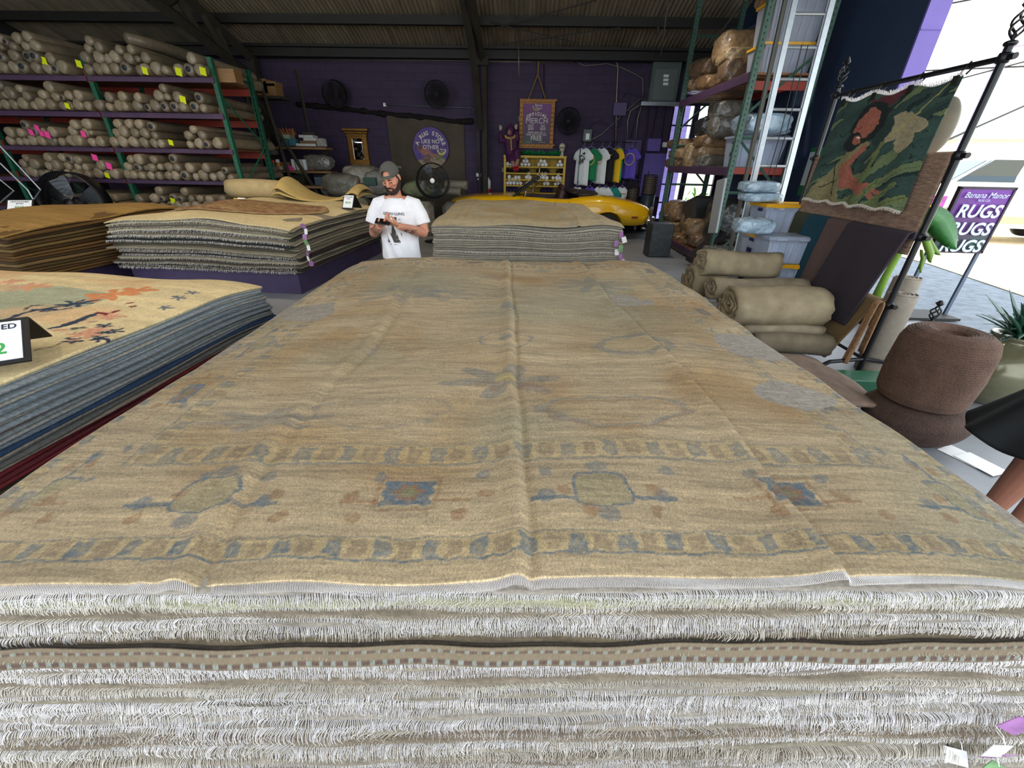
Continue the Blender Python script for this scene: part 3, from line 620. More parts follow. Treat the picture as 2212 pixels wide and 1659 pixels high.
def cleft(u,v):
    n=len(u); L=3.6; e=np.minimum(np.minimum(v,L-v),1.36-np.abs(u))
    CR=LH('#e0c896');SG=LH('#a9a98a'); c=CR[None]*(.88+.24*vn(u*3,v*20,3))[:,None]*np.ones((n,3))
    wv=e+.06*np.sin(v*5)+.05*np.sin(u*6); f=(wv>.52)&(wv<3); c[f]=SG*(.9+.2*vn(u[f]*3,v[f]*25,4))[:,None]
    w=np.clip((vn(u*3+5,v*3,17)-.62)*6,0,1)[:,None]; c=c*(1-w*.6)+w*.6*LH('#dcae7e')
    ju=u+.02*(vn(u*30,v*30,1)-.5);jv=v+.02*(vn(u*30,v*30,2)-.5)
    NV=LH('#2f3a4d');OR=LH('#d98a55');RD=LH('#7d1d1f');PK=LH('#d79a78')
    def star(cx,cy,r,col,k,am,rot=0,ax=1,wob=.2):
        dx=(ju-cx)*ax;dy=(jv-cy); t=np.arctan2(dy,dx)+rot; rr=np.hypot(dx,dy*1.25)/(r*.62)/(1+am*np.sin(t*k)+wob*(vn(u*14,v*14,int(abs(cx*91)))-.5)); c[rr<1]=col
    def vine(pts,wd,col):
        p=np.array(pts)
        for i in range(len(p)-1):
            a,b=p[i],p[i+1]; t=np.clip(((ju-a[0])*(b[0]-a[0])+(jv-a[1])*(b[1]-a[1]))/((b-a)@(b-a)),0,1); d=np.hypot(ju-a[0]-t*(b[0]-a[0]),jv-a[1]-t*(b[1]-a[1])); c[d<.6*wd*(.5+vn(t*6+i,0,5))]=col
    def L2(x,y): p=atz(x,y,1.03); d=p[:2]-LS.o; k,s_=math.cos(LS.r),math.sin(LS.r); return (d[0]*k+d[1]*s_,-d[0]*s_+d[1]*k)
    for (x,y,r,k,am) in ((240,625,.16,6,.6),(290,618,.14,5,.5),(205,632,.1,5,.6)): a=L2(x,y); star(*a,r,OR,k,am)
    vine([L2(5,680),L2(45,665),L2(90,655),L2(150,645),L2(210,635)],.018,NV); a=L2(160,643); star(*a,.10,NV,7,.6); a=L2(92,657); star(*a,.06,NV,4,.6); vine([L2(45,660),L2(60,650),L2(90,648)],.012,NV); vine([L2(100,660),L2(150,652)],.01,NV)
    vine([L2(100,694),L2(150,680),L2(180,668),L2(205,660)],.026,NV); vine([L2(205,658),L2(222,662),L2(243,655)],.022,RD); vine([L2(265,642),L2(283,639)],.014,RD); a=L2(280,646); star(*a,.03,RD,4,.4)
    for x,y,r in ((240,690,.05),(215,683,.045),(205,705,.05),(190,703,.03),(145,713,.05),(160,700,.035),(210,695,.06)): a=L2(x,y); star(*a,r,NV,5,.6)
    for x,y,r in ((175,700,.09),(230,665,.09),(200,690,.07),(60,610,.15),(20,600,.1)): a=L2(x,y); star(*a,r,PK,6,.4); 
    for x,y,r in ((140,713,.04),(240,690,.045),(215,683,.04),(203,704,.03),(350,645,.05),(380,628,.06),(410,618,.05)): a=L2(x,y); star(*a,r,NV if x<300 else LH('#6d7074'),5,.55)
    rg=np.random.RandomState(9)
    for i in range(110): star(rg.uniform(-1.3,1.3),rg.uniform(.2,3.5),rg.uniform(.015,.04),[LH('#5d5a50'),LH('#c9a05f'),PK][rg.randint(3)],rg.randint(2,6),.6)
    vine([L2(60,735),L2(120,720),L2(150,712)],.008,LH('#6b6350')); vine([L2(0,715),L2(50,707),L2(52,700)],.007,LH('#6f7f80'))
    return c*(.92+.16*vn(u*200,v*200,6))[:,None]
topsheet(LS,zgen(.006),cleft,PAT,'cream and sage rug with orange and navy flowers, topmost of the left near stack',420,520)
platform(LS,'dark purple platform under the left near stack')
# middle left stack
MS=Stack((-4.57,5.80),math.radians(-2.5),2.68,3.35,.33,24,.0295,12,droop=.075,wav=.35,lean=.03,side=.06,jit=.05,waves=.7)
mc=['5c5548','28241f','8d8672','6e6657','4f4a41','9b927c','2e2b27','857c69','3a1c18','7b7362','a59a80','5d5749','8f866f','74695a','2d3330','b3a98a','8b8371','3f3c36','b9ae8e','a0967c','726a5a','c0b592','8e8470']
pile(MS,mc,'rug in the middle left stack with the brown oval rug','rugs of the middle left stack',.5,180)
topsheet(MS,zgen(.014),lambda u,v:LH('#ccb98d')[None]*(.9+.2*vn(u*3,v*6,3))[:,None]*np.ones((len(u),3)),PAT,'plain cream rug under the brown oval rug in the middle left stack',160,120)
def oval(m_):
    R=np.linspace(.001,1,34);T=np.linspace(0,2*math.pi,121)[:-1]
    V=[];C=[]
    p0=MS.world(np.array([.02]),np.array([1.45]),np.array([0.]))[0]
    for r_ in R:
        u=.02+1.18*r_*np.cos(T)*(1+.02*np.sin(T*9)); v=1.3+.80*r_*np.sin(T)
        z=MS.surf(23,u,v)+.036+zgen(.014)(u,v); V.append(MS.world(u,v,z)); k=.85+.3*vn(u*20,v*30,3)
        col=np.where((r_<.6),1,0); base=LH('#9a7d52') if r_<.62 else (LH('#7b5237') if r_<.93 else LH('#8f6f4c'))
        cc=base[None]*k[:,None]; w=(vn(u*22,v*34,6)>.6); cc[w]=LH('#a98e63')*.95 if r_>.6 else LH('#7c5537'); C.append(cc)
    n=120; V=np.concatenate(V);C=np.concatenate(C); f=[(i*n+j,i*n+(j+1)%n,(i+1)*n+(j+1)%n,(i+1)*n+j) for i in range(len(R)-1) for j in range(n)]+[list(range(n))]
    m=len(V); V2=V-np.array([0,0,.012]); f+= [[a+m for a in q_[::-1]] for q_ in f]; b0=(len(R)-1)*n; f+=[(b0+j,b0+j+m,b0+(j+1)%n+m,b0+(j+1)%n) for j in range(n)]
    mb=MB(); mb.add(np.concatenate([V,V2]),f,np.concatenate([C,C])); return mb.top('oval_rug',PAT,'brown oval rug lying on the cream top of the middle left stack','rug',None,True)
oval(0)
platform(MS,'dark purple platform under the middle left stack')
# far left stack
OS=Stack((-7.75,5.0),math.radians(-4),2.95,2.75,.32,17,.040,22,droop=.05,wav=.45,lean=.02,side=.04,jit=.02,waves=.6)
pile(OS,['6a4c26','75562c','5f4423','7d6338','54401f','846a40','4c3a22'],'brown striped-edge rug in the far left stack','rugs of the far left stack',.0,150)
topsheet(OS,lambda u,v:.02*np.sin(u*2+1)+.012*np.sin(v*5+u*3),lambda u,v:LH('#9c7a40')[None]*(.8+.4*vn(u*3,v*22,3))[:,None]*np.ones((len(u),3)),PAT,'golden brown ribbed rug, topmost of the far left stack',140,120,.02)
platform(OS,'dark purple platform under the far left stack')
# tag bundles at the stack corners
PT=mat('printed_purple_tag','#9a6a9c',.5,nz=.3,ns=30); WT=mat('white_tag','#e9e6e6',.5,nz=.06); GT=mat('printed_green_tag','#6d8f62',.5,nz=.3,ns=30)
def tags(pos,lab,n,group,sz=.05,spread=(.03,.03,.25),seed=1,face=(0,-1,0)):
    r=np.random.RandomState(seed)
    for i in range(n):
        p=np.array(pos)+np.array([(r.rand()-.5)*2*spread[0],(r.rand()-.5)*2*spread[1],-spread[2]*i/max(1,n-1)])
        t=thing('price_tag',p,'%s, %s from the top'%(lab,ordn(i)),'tag',group)
        R=Matrix.Rotation(r.uniform(-.5,.5),3,'Y')@Matrix.Rotation(r.uniform(-.6,.6),3,'X')@Matrix.Rotation(r.uniform(-.5,.5),3,'Z')
        MB().box((0,0,-sz*.55),(sz*.72,.0016,sz),R=R).build('tag_card',(PT,WT,PT,GT,WT)[i%5],t,local=True); MB().tube([(0,0,.0),(0,.01,.012),(0,.03,.014)],.0012,4).build('tag_string',WT,t,local=True)
tags(at(1343,500,6.42),'tag at right corner of the stack before the yellow car',9,'corner tags of the far stack',.09,(.06,.04,.5),3)
tags(at(655,482,5.62),'tag at the front corner of the middle left stack',8,'corner tags of the middle left stack',.07,(.03,.02,.48),5)
tags(atz(2165,1590,.64)+np.array([0,-.02,.06]),'tag at the right front corner of the nearest stack',5,'corner tags of the nearest stack',.055,(.03,.03,.16),8)
# ---------------- left pallet rack and the wrapped rolls ----------------
YR=9.6
XP=[-6.22,-8.72,-11.22,-13.6]           # upright positions
ZS=[(3.028,3.116),(2.430,2.525),(1.813,1.898),(1.223,1.304),(.62,.70)]
rk=thing('pallet_rack',(-9.9,YR,0),'tall green and purple pallet rack full of wrapped rug rolls on the left','rack')
for i,x in enumerate(XP):
    for yy in (YR+.05,YR+1.25):
        if i==3: continue
        mb=MB(); mb.box((x-.035,yy,1.72),(.012,.09,3.44)); mb.box((x+.035,yy,1.72),(.012,.09,3.44)); mb.box((x,yy+(.035 if yy>YR+1 else -.035),1.72),(.075,.012,3.44))
        for z in np.arange(.15,3.4,.1): mb.box((x-.015,yy-.043,z),(.014,.006,.03)); mb.box((x+.015,yy-.043,z),(.014,.006,.03))
        mb.build('upright',RGREEN,rk)
    if i<3:
        mb=MB(); zz=[.3,1.15,2.0,2.85]
        for k,z in enumerate(zz[:-1]): mb.tube([(x,YR+.05,z if k%2 else zz[k+1]),(x,YR+1.25,zz[k+1] if k%2 else z)],.022,4)
        for z in (.3,3.2): mb.tube([(x,YR+.05,z),(x,YR+1.25,z)],.02,4)
        mb.build('side_brace',RGREEN,rk)
for i in range(3):
    xa,xb=XP[i+1]+.05,XP[i]-.05
    for z0,z1 in ZS:
        MB().box(((xa+xb)/2,YR-.0,(z0+z1)/2),(xb-xa+.12 if i==0 else xb-xa,.05,z1-z0),bev=.006).build('front_beam',RPUR,rk)
        MB().box(((xa+xb)/2,YR+1.25,(z0+z1)/2-.05),(xb-xa,.05,.13)).build('rear_beam',RRED,rk)
        MB().box(((xa+xb)/2,YR+.63,z1-.012),(xb-xa,1.2,.02)).build('deck_board',WOODD,rk)
        for xx in (xa,xb): MB().box((xx,YR+.02,(z0+z1)/2+.04),(.03,.03,.2)).build('beam_clip',RRED,rk)
WRAP=[mat('wrapped_wool_%s'%h,'#'+h,.42,nz=.28,ns=9,bump=.5,bs=24,coat=.25) for h in ('83765f','6f6453','8d7f69','776a56')]
CORE=mat('dark_tube_core','#20242c',.6)
NOTE=mat('yellow_note','#d9e300',.6); PINKN=mat('pink_note','#f0489a',.6)
def roll_proto(L,k):
    t=thing('rug_roll',(0,0,-50),'','rug roll'); r=np.random.RandomState(k)
    n=18; ys=np.concatenate([[-.012,-.008,.0,.02,.05],np.linspace(.3,L-.05,9),[L]]); rr=np.array([.25,.62,.86,.97,1.0]+[1.0]*9+[.9])
    ang=np.arange(n)*2*math.pi/n; V=[]
    for i,(y,q_) in enumerate(zip(ys,rr)):
        w=1+.05*np.sin(ang*3+k)+.06*(r.rand(n)-.5)*(1 if i<4 else .5)+.03*np.sin(ang*2+y*3)
        if 1<=i<=2: w=w+.10*np.sign(np.sin(ang*7+k))*(r.rand(n)*.6+.2)
        V.append(np.stack([q_*w*np.cos(ang),np.full(n,y),q_*w*np.sin(ang)],-1))
    m=len(ys); f=[(i*n+j,i*n+(j+1)%n,(i+1)*n+(j+1)%n,(i+1)*n+j) for i in range(m-1) for j in range(n)]+[list(range(n))[::-1],[(m-1)*n+j for j in range(n)]]
    V=np.concatenate(V); V[:,0]*=.09;V[:,2]*=.09
    MB().add(V,f).build('wrapped_rug',WRAP[k%4],t,True,local=True)
    if k==1:
        MB().lathe((0,-.02,0),[(.038,0),(.040,.004),(.034,.006),(.0,.008)],14,(0,1,0)).build('open_core',CORE,t,True,local=True)
    return t
PROTO=[roll_proto(2.0,k) for k in range(8)]
USED=[False]*8
note_mb=[None,None]
def note(t,kind,scale):
    q=MB().box((.01,-.03,.0),(.085,.004,.10),R=Matrix.Rotation(.25,3,'Y')@Matrix.Rotation(.2,3,'X')).build('paper_note',PINKN if kind else NOTE,t,local=True); return q
def place_roll(x,y,z,r,label,group,k,rz=0,rx=0,nt=None,roll=0):
    if not USED[k]:
        t=PROTO[k]; USED[k]=True
    else: t=copytree(PROTO[k])
    t.location=(x,y,z); LOC[t]=np.array((x,y,z)); t.rotation_euler=(rx,roll,rz); t.scale=(r/.09,1,r/.09)
    t['label']=label; t['group']=group; t['category']='rug roll'
    return t
NOTES=[]
def pack(x0,x1,zb,hfun,rmean,rs):
    r=np.random.RandomState(rs); C=[];x=x0+rmean
    while x<x1-rmean*.8:
        q_=rmean*r.uniform(.8,1.2); 
        if C: x=C[-1][0]+C[-1][2]+q_+r.uniform(0,.012)
        if x>x1-q_*.6: break
        if hfun(x)>=1: C.append((x,zb+q_,q_,0))
        else: C.append((x,None,q_,0))
        x+=.001
    rows=[C]
    for lv in range(1,5):
        pr=rows[-1]; nw=[]
        for a,b in zip(pr[:-1],pr[1:]):
            if a[1] is None or b[1] is None: nw.append((0,None,0,lv)); continue
            q_=rmean*r.uniform(.78,1.18); d=math.hypot(b[0]-a[0],b[1]-a[1]); ra,rb=a[2]+q_,b[2]+q_
            if d>ra+rb or hfun((a[0]+b[0])/2)<lv+r.uniform(.15,.6): nw.append((0,None,0,lv)); continue
            t=(ra*ra-rb*rb+d*d)/(2*d); h=math.sqrt(max(ra*ra-t*t,0)); ux,uz=(b[0]-a[0])/d,(b[1]-a[1])/d
            cx=a[0]+ux*t-uz*h; cz=a[1]+uz*t+ux*h
            if nw and nw[-1][1] is not None and math.hypot(cx-nw[-1][0],cz-nw[-1][1])<.93*(q_+nw[-1][2]): q_=math.hypot(cx-nw[-1][0],cz-nw[-1][1])-nw[-1][2]
            if q_<.05: nw.append((0,None,0,lv)); continue
            nw.append((cx,cz,q_,lv))
        rows.append(nw)
    return rows
X9=lambda px,y=160: at(px,y,YR-.05)[0]
SH=['top shelf','second shelf','third shelf','fourth shelf','lowest shelf']
RW=['bottom row','second row up','third row up','fourth row up','fifth row up']
prof=[ # (shelf, [(px, rows)...])
 [(-200,3.2),(0,3.9),(90,4.2),(185,3.6),(190,3.4),(205,4.4),(245,4.6),(290,4.0),(320,2.6),(345,1.8),(360,1),(415,1),(430,1.9),(455,1.9)],
 [(-200,1.6),(0,1.5),(20,2.3),(60,2.9),(130,2.9),(150,2.4),(215,2.2),(225,2.0),(258,1.0),(280,1.9),(300,2.4),(330,2.9),(370,2.6),(405,2.8),(425,2.0),(440,1.2),(462,2.9)],
 [(40,2.4),(100,2.6),(120,2.0),(170,2.7),(245,2.5),(258,2.0),(290,2.9),(330,2.9),(372,2.3),(386,1.2),(396,.5),(412,.5),(420,2.0),(450,2.8),(498,2.8)],
 [(60,2.2),(90,2.8),(160,2.7),(200,2.4),(215,2.9),(270,2.8),(290,2.2),(335,2.8),(400,2.8),(425,2.0),(450,2.0),(480,1.3),(495,2.2),(515,2.2)],
 [(170,1.9),(230,1.9),(290,2.4),(330,2.6),(380,2.4),(430,2.6),(470,1.6),(520,1.2)]]
rcount=0; rn=np.random.RandomState(77); nrec=[]
for s_ in range(5):
    zb=ZS[s_][1]; pr=np.array(prof[s_],float); xs=np.array([at(p,230+s_*60 if s_ else 165,YR-.05)[0] for p in pr[:,0]])
    hf=lambda x:float(np.interp(x,xs,pr[:,1],left=0 if s_ in (2,3,4) else pr[0,1]))
    for bay in range(3):
        xa,xb=XP[bay+1]+.05,XP[bay]-.04
        if s_>1 and bay==2: continue
        if bay==2 : xa=max(xa,-11.9)
        xa=max(xa,xs[0]-.1) if s_>1 else xa
        rows=pack(xa,xb,zb,hf,.092,s_*10+bay)
        for lv,row in enumerate(rows):
            g=[c_ for c_ in row if c_[1] is not None]
            for j,(x,z,r_,_) in enumerate(g):
                lab='wrapped roll, rack %s, %s bay, %s, %s from left'%(SH[s_],('right','middle','left')[bay],RW[lv],ordn(j))
                k=rn.randint(8); ys=YR-.10-rn.rand()*.12
                t=place_roll(x,ys,z,r_,lab,'wrapped rug rolls on the %s'%SH[s_],k,rz=rn.uniform(-.01,.01),rx=0,roll=rn.rand()*6.28)
                nrec.append((t,x,z,ys,r_)); rcount+=1
for px,py,kd in ((93,130,0),(169,138,0),(322,155,0),(384,154,0),(439,154,0),(148,229,0),(396,215,0),(377,308,0),(233,379,0),(372,434,0),(81,275,1),(70,286,1),(92,289,1),(112,291,1),(180,290,1),(241,361,1),(208,342,1),(506,420,0)):
    p=at(px,py,YR-.15); d=[(x-p[0])**2+(z-p[2])**2 for _,x,z,_,_ in nrec]; i=int(np.argmin(d)); t,x,z,ys,r_=nrec[i]
    t.rotation_euler=(t.rotation_euler[0],0,t.rotation_euler[2]); kids=[c_ for c_ in t.children]
    mb=MB().box((p[0]-x,-.03,p[2]-z),(.10,.004,.11),R=Matrix.Rotation(.25,3,'Y')@Matrix.Rotation(.2,3,'X')); o=mb.build('paper_note',PINKN if kd else NOTE,t,local=True)
    t['label']=t['label'].replace('wrapped roll','roll with %s note'%('pink' if kd else 'yellow'))
# long roll slanting down on top of the top shelf
a=at(275,82,YR-.15); b=at(445,133,YR+1.6)
def longroll(pts,r,lab,m=0):
    MB().tube(pts,r,14,ref=(0,0,1)).top('rug_roll',WRAP[m],lab,'rug roll',None,True)
longroll([a,a*.66+b*.34+np.array([0,0,.02]),a*.3+b*.7,b],[.085,.1,.12,.12],'long wrapped roll slanting down across the others on the top shelf',1)
a=at(38,82,YR-.15); b=at(120,103,YR+1.2); longroll([a,(a+b)/2,b],[.08,.1,.1],'wrapped roll lying slanted on top of the left bay pile',0)
# wooden crate and planks right of the rack top
MB().box(at(492,166,YR+.3),(.42,.3,.22),rz=.1).top('wooden_crate',WOOD,'small plywood crate at the right end of the top rack shelf','crate')
t=thing('side_shelf',at(575,210,12.6),'narrow timber shelf between the rack and the purple wall','shelf'); MB().box(at(575,212,12.6),(1.0,.5,.06)).build('board',BEAM,t)
for (x,y,w,h,nm) in ((583,196,.5,.26,'box'),(572,188,.3,.3,'box'),(590,183,.3,.1,'box')):
    MB().box(at(x,y,12.6),(w,.35,h)).top('wooden_box',WOOD,'pale wooden box on the timber shelf beside the rack, %s'%({583:'largest',572:'left',590:'topmost'}[x]),'box','boxes on the timber shelf')
# slanted dark planks / struts beside the rack
for i,(a,b) in enumerate((((520,150),(575,400)),((540,190),(690,425)),((560,170),(600,300)),((640,150),(690,400)))):
    Yd=(11.6,12.4,12.2,13.6)[i]; P0,P1=at(*a,Yd),at(*b,Yd+.1); MB().tube([P0,P0+(P1-P0)*(P0[2]/(P0[2]-P1[2]))],.05,4).top('leaning_plank',BEAM,'dark timber strut rising beside the rack, %s from the left'%ordn(i),'plank','timber struts')
# wood wall shelves with supplies
YS=12.9
for i,((xa,ya),(xb,yb)) in enumerate((((558,317),(705,322)),((572,369),(716,373)))):
    a=at(xa,ya,YS);b=at(xb,yb,YS); c_=(a+b)/2; t=thing('plank_shelf',c_,('upper','lower')[i]+' plank shelf of supplies right of the rolls rack','shelf'); 
    MB().box((c_[0],YS+.2,c_[2]),(b[0]-a[0],.42,.055)).build('board',WOOD,t); 
    for x in (a[0]+.2,b[0]-.2): MB().prism([(YS+.4,c_[2]-.03),(YS+.02,c_[2]-.03),(YS+.4,c_[2]-.25)],0,x,x+.04).build('bracket',BEAM,t)
UZ=at(558,314,YS)[2]+.0; LZ=at(572,366,YS)[2]
TIN=mat('shiny_tin','#c9cdd0',.2,metal=1)
for i,x in enumerate((560,568,573,578,584)):
    h=.17 if i<4 else .11; p=at(x,312,YS); MB().lathe((p[0],YS+.06+.03*(i%2),UZ+.005),[(.036,0),(.037,.004),(.037,h-.004),(.034,h)],18).top('tin_can',TIN,'shiny tin can on the upper plank shelf, %s from the left'%ordn(i),'can','tin cans',True)
TEAL=mat('teal_carton','#3f7684',.7); CARD=mat('cardboard','#7b6145',.8,nz=.12); PAPER=mat('paper_white','#c9c8c0',.8,nz=.1,ns=12); ORA=mat('orange_stick','#b5672c',.7,nz=.2); GRN=mat('pale_green_pack','#93a58b',.7,nz=.2,ns=12)
def boxat(px,py,Y,d,nm,m,lab,cat,base=None,rz=0,g=None):
    p=at(px,py,Y); z=(base+d[2]/2) if base is not None else p[2]
    return MB().box((p[0],Y+d[1]/2,z),d,rz=rz,bev=min(d)*.06).top(nm,m,lab,cat,g)
boxat(614,306,YS,(.18,.2,.16),'carton',TEAL,'left teal carton on the upper plank shelf','box',UZ)
boxat(630,306,YS,(.19,.2,.17),'carton',TEAL,'right teal carton on the upper plank shelf','box',UZ)
boxat(612,296,YS,(.34,.25,.10),'folded_cloth',GRN,'pale green folded pack on the teal cartons','pack',UZ+.17)
mb=MB(); r=np.random.RandomState(3); p=at(618,287,YS)
for i in range(22): x=p[0]-.25+.5*i/22; mb.tube([(x,YS+.1,UZ+.27),(x-.14+.1*r.rand(),YS+.1+.1*r.rand(),UZ+.40+.05*r.rand())],.008,4)
mb.top('bundle_of_sticks',ORA,'fan of orange sticks above the cartons on the upper shelf','sticks',None,False,'stuff')
boxat(632,284,YS,(.05,.03,.24),'wood_slat',WOOD,'short pale slat standing behind the teal cartons','slat',UZ+.15)
for i in range(5): boxat(660+(i%3)*6,311-i*6,YS,(.55-.05*i,.3,.065),'paper_ream',(PAPER,CARD,PAPER,PAPER,BEAM)[i],'flat stack of papers and boards on the upper shelf, %s from the bottom'%ordn(i),'papers',UZ+.068*i,g='papers on the upper shelf')
boxat(690,300,YS-.02,(.2,.2,.2),'plastic_bag',mat('crumpled_clear_plastic','#9a968c',.25,nz=.3,ns=14,bump=.9,bs=14),'crumpled clear bag at the right end of the upper plank shelf','bag',UZ)
SPK=mat('pink_can','#ec4c8e',.4);SBL=mat('blue_can','#2f6c90',.4);SGR=mat('green_can','#4fb53e',.4);SOR=mat('orange_can','#ee8418',.4)
for i,(x,h,ms) in enumerate(((575,.30,(SGR,SBL,SPK)),(588,.24,(SGR,mat('dark_green_can','#2a6a45',.4),mat('red_cap','#b0412f',.4))),(598,.26,(mat('yellow_can','#d8b52c',.4),SOR,WHITE)))):
    p=at(x,350,YS); t=thing('spray_can',(p[0],YS+.05,LZ),'spray can on the lower plank shelf with %s cap'%(('pink','red','white')[i]),'can')
    for j,m_ in enumerate(ms): MB().lathe((p[0],YS+.05,LZ+h/3*j+.001),[(.052,0),(.054,.006),(.054,h/3-.006),(.05,h/3)],18).build(('lower_label','middle_label','cap')[j],m_,t,True)
for i,x in enumerate((596,606)): boxat(x,360,YS-.04,(.07,.05,.09),'small_box',PAPER,'tiny white box in front of the spray cans, %s'%('left','right')[i],'box',LZ)
boxat(615,355,YS+.05,(.28,.2,.2),'cardboard_box',CARD,'brown cardboard box behind the pink sheet on the lower shelf','box',LZ)
p=at(626,362,YS-.06); MB().box((p[0],YS+.0,LZ+.035),(.16,.012,.13),R=Matrix.Rotation(.5,3,'Y')).top('pink_sheet',PINKN,'bright pink paper sheet hanging off the lower plank shelf','paper')
for i,(x,m_) in enumerate(((632,WHITE),(641,PAPER),(650,PAPER),(657,WHITE))): boxat(x,353,YS,(.075,.2,.27),'paper_pack',m_,'upright white paper pack on the lower shelf, %s from the left'%ordn(i),'pack',LZ,g='upright packs')
boxat(672,364,YS,(.16,.12,.09),'tape_dispenser',mat('brown_tape','#6d5347',.5),'tape dispenser on the lower plank shelf','dispenser',LZ)
def bag(px,py,Y,r3,m,lab,nm='plastic_bag',cat='bag',seed=1,base=None,g=None,nb=22,sq=.55):
    """lumpy wrapped bundle: superellipsoid with folds"""
    p=at(px,py,Y); r=np.random.RandomState(seed); nb=int(nb*1.4); n=nb*2;m_=nb; V=[]
    th=np.linspace(0,math.pi,m_+1)[1:-1]; ph=np.arange(n)*2*math.pi/n
    cp=lambda a,e:np.sign(a)*np.abs(a)**e
    for t in th:
        w=1+.05*np.sin(ph*3+seed+t*2)+.035*np.sin(ph*7+t*5+seed)+.02*(r.rand(n)-.5)-.09*np.abs(vn(ph*3.5,t*5,seed)-.5)-.05*np.abs(vn(ph*9,t*9,seed+3)-.5)
        V.append(np.stack([r3[0]*w*cp(np.sin(t),sq)*cp(np.cos(ph),sq),r3[1]*w*cp(np.sin(t),sq)*cp(np.sin(ph),sq),r3[2]*(1+.04*np.sin(ph*5+seed))*cp(np.cos(t),sq)],-1))
    V=np.concatenate(V+[[[0,0,r3[2]],[0,0,-r3[2]]]]); k=len(th)
    f=[(i*n+j,(i+1)*n+j,(i+1)*n+(j+1)%n,i*n+(j+1)%n) for i in range(k-1) for j in range(n)]; q_=k*n; f+=[(q_,j,(j+1)%n) for j in range(n)]+[(q_+1,(k-1)*n+(j+1)%n,(k-1)*n+j) for j in range(n)]
    z=p[2] if base is None else base+r3[2]
    return MB().add(V+np.array([p[0],Y+r3[1],z]),f).top(nm,m,lab,cat,g,True)
CLR=mat('clear_plastic_wrap','#6f6b62',.22,nz=.35,ns=10,bump=.8,bs=12,coat=.5)
bag(680,345,YS+.05,(.42,.18,.20),CLR,'big crumpled clear bag filling the right of the lower plank shelf',seed=4,base=LZ)
bag(585,327,YS+.15,(.14,.12,.10),mat('grey_bag','#5d5c57',.6),'rounded grey bag under the upper plank shelf',seed=6)
# clutter table under the shelves
t=thing('work_table',at(660,425,13.0),'low timber table of clutter under the plank shelves','table'); c_=at(655,412,13.0); MB().box((c_[0],12.9,1.07),(2.6,1.1,.06)).build('table_top',WOOD,t)
for dx in (-1,1):
    for dy in (-.4,.4): MB().box((c_[0]+dx,12.9+dy,.52),(.08,.08,1.04)).build('leg',BEAM,t)
boxat(694,392,12.75,(.40,.35,.22),'fabric_crate',mat('grey_blue_plastic','#5f6a7a',.5),'grey plastic crate with black trim among the clutter','crate',1.10)
boxat(694,382,12.72,(.42,.36,.05),'crate_lid',BLACKP,'black lid on the grey plastic crate','lid',1.32)
bag(650,385,12.9,(.16,.15,.06),mat('green_cloth','#2d6b52',.7),'small green cloth among the clutter under the shelves',nm='cloth',cat='cloth',seed=9,base=1.35)
boxat(640,395,13.0,(.5,.3,.25),'cardboard_box',BEAM,'dark box under the green cloth below the shelves','box',1.10)
mb=MB(); p=at(706,410,12.6)
for i in range(3): mb.lathe((p[0],12.6+.02*i,p[2]),[(.17-.05*i,-.02),(.18-.05*i,0),(.17-.05*i,.02),(.15-.05*i,0)],24,(0,1,.3))
mb.top('rolled_striped_mat',mat('black_white_stripe','#77736a',.7,nz=.8,ns=14),'rolled black and cream striped mat left of the wrapped bundles','mat')
for i,x in enumerate((628,634,640,646)): p=at(x,406,12.6); MB().lathe((p[0],12.6,1.10),[(.035,0),(.037,.01),(.036,.09),(.015,.11),(.015,.13)],12).top('glass_jar',mat('dull_glass','#7c7f7a',.2,nz=.1),'small glass jar behind the rolled rugs, %s from the left'%ordn(i),'jar','small jars',True)
# bundles of wrapped rugs behind the man
BG=[mat('wrapped_grey_green','#6e6a5c',.4,nz=.3,ns=8,bump=.6,bs=16,coat=.3),mat('wrapped_beige','#8a8272',.4,nz=.3,ns=8,bump=.6,bs=16,coat=.3),mat('wrapped_grey','#77756d',.45,nz=.25,ns=8,bump=.6,bs=16,coat=.2)]
bl=[(735,400,.55,.28,0,'leftmost'),(775,380,.5,.25,1,'highest'),(770,402,.48,.2,1,'middle'),(812,395,.4,.3,2,'right of the mirror foot'),(745,415,.5,.15,2,'lowest left'),(790,418,.5,.14,0,'lowest right')]
for i,(x,w) in enumerate(((-5.4,.5),(-4.75,.5),(-4.1,.45),(-3.7,.3),(-2.85,.62),(-1.95,.5))): MB().box((x,12.35 if i<4 else 11.65,.42),(w*1.2,.6,.84),bev=.12).top('wrapped_rug',BG[i%3],'big bundle on the floor under the far piles, %s from the left'%ordn(i),'rug bundle')
for i,(x,y,w,h,k,n_) in enumerate(bl): bag(x,y,12.0+.15*(i%3),(w,.35,h),BG[k],'plastic wrapped rug bundle behind the man, %s'%n_,'wrapped_rug','rug bundle',i+20)
boxat(798,392,11.9,(.34,.1,.18),'green_bin',mat('dark_green_plastic','#24453a',.5),'dark green plastic bin on the bundles behind the man','bin')
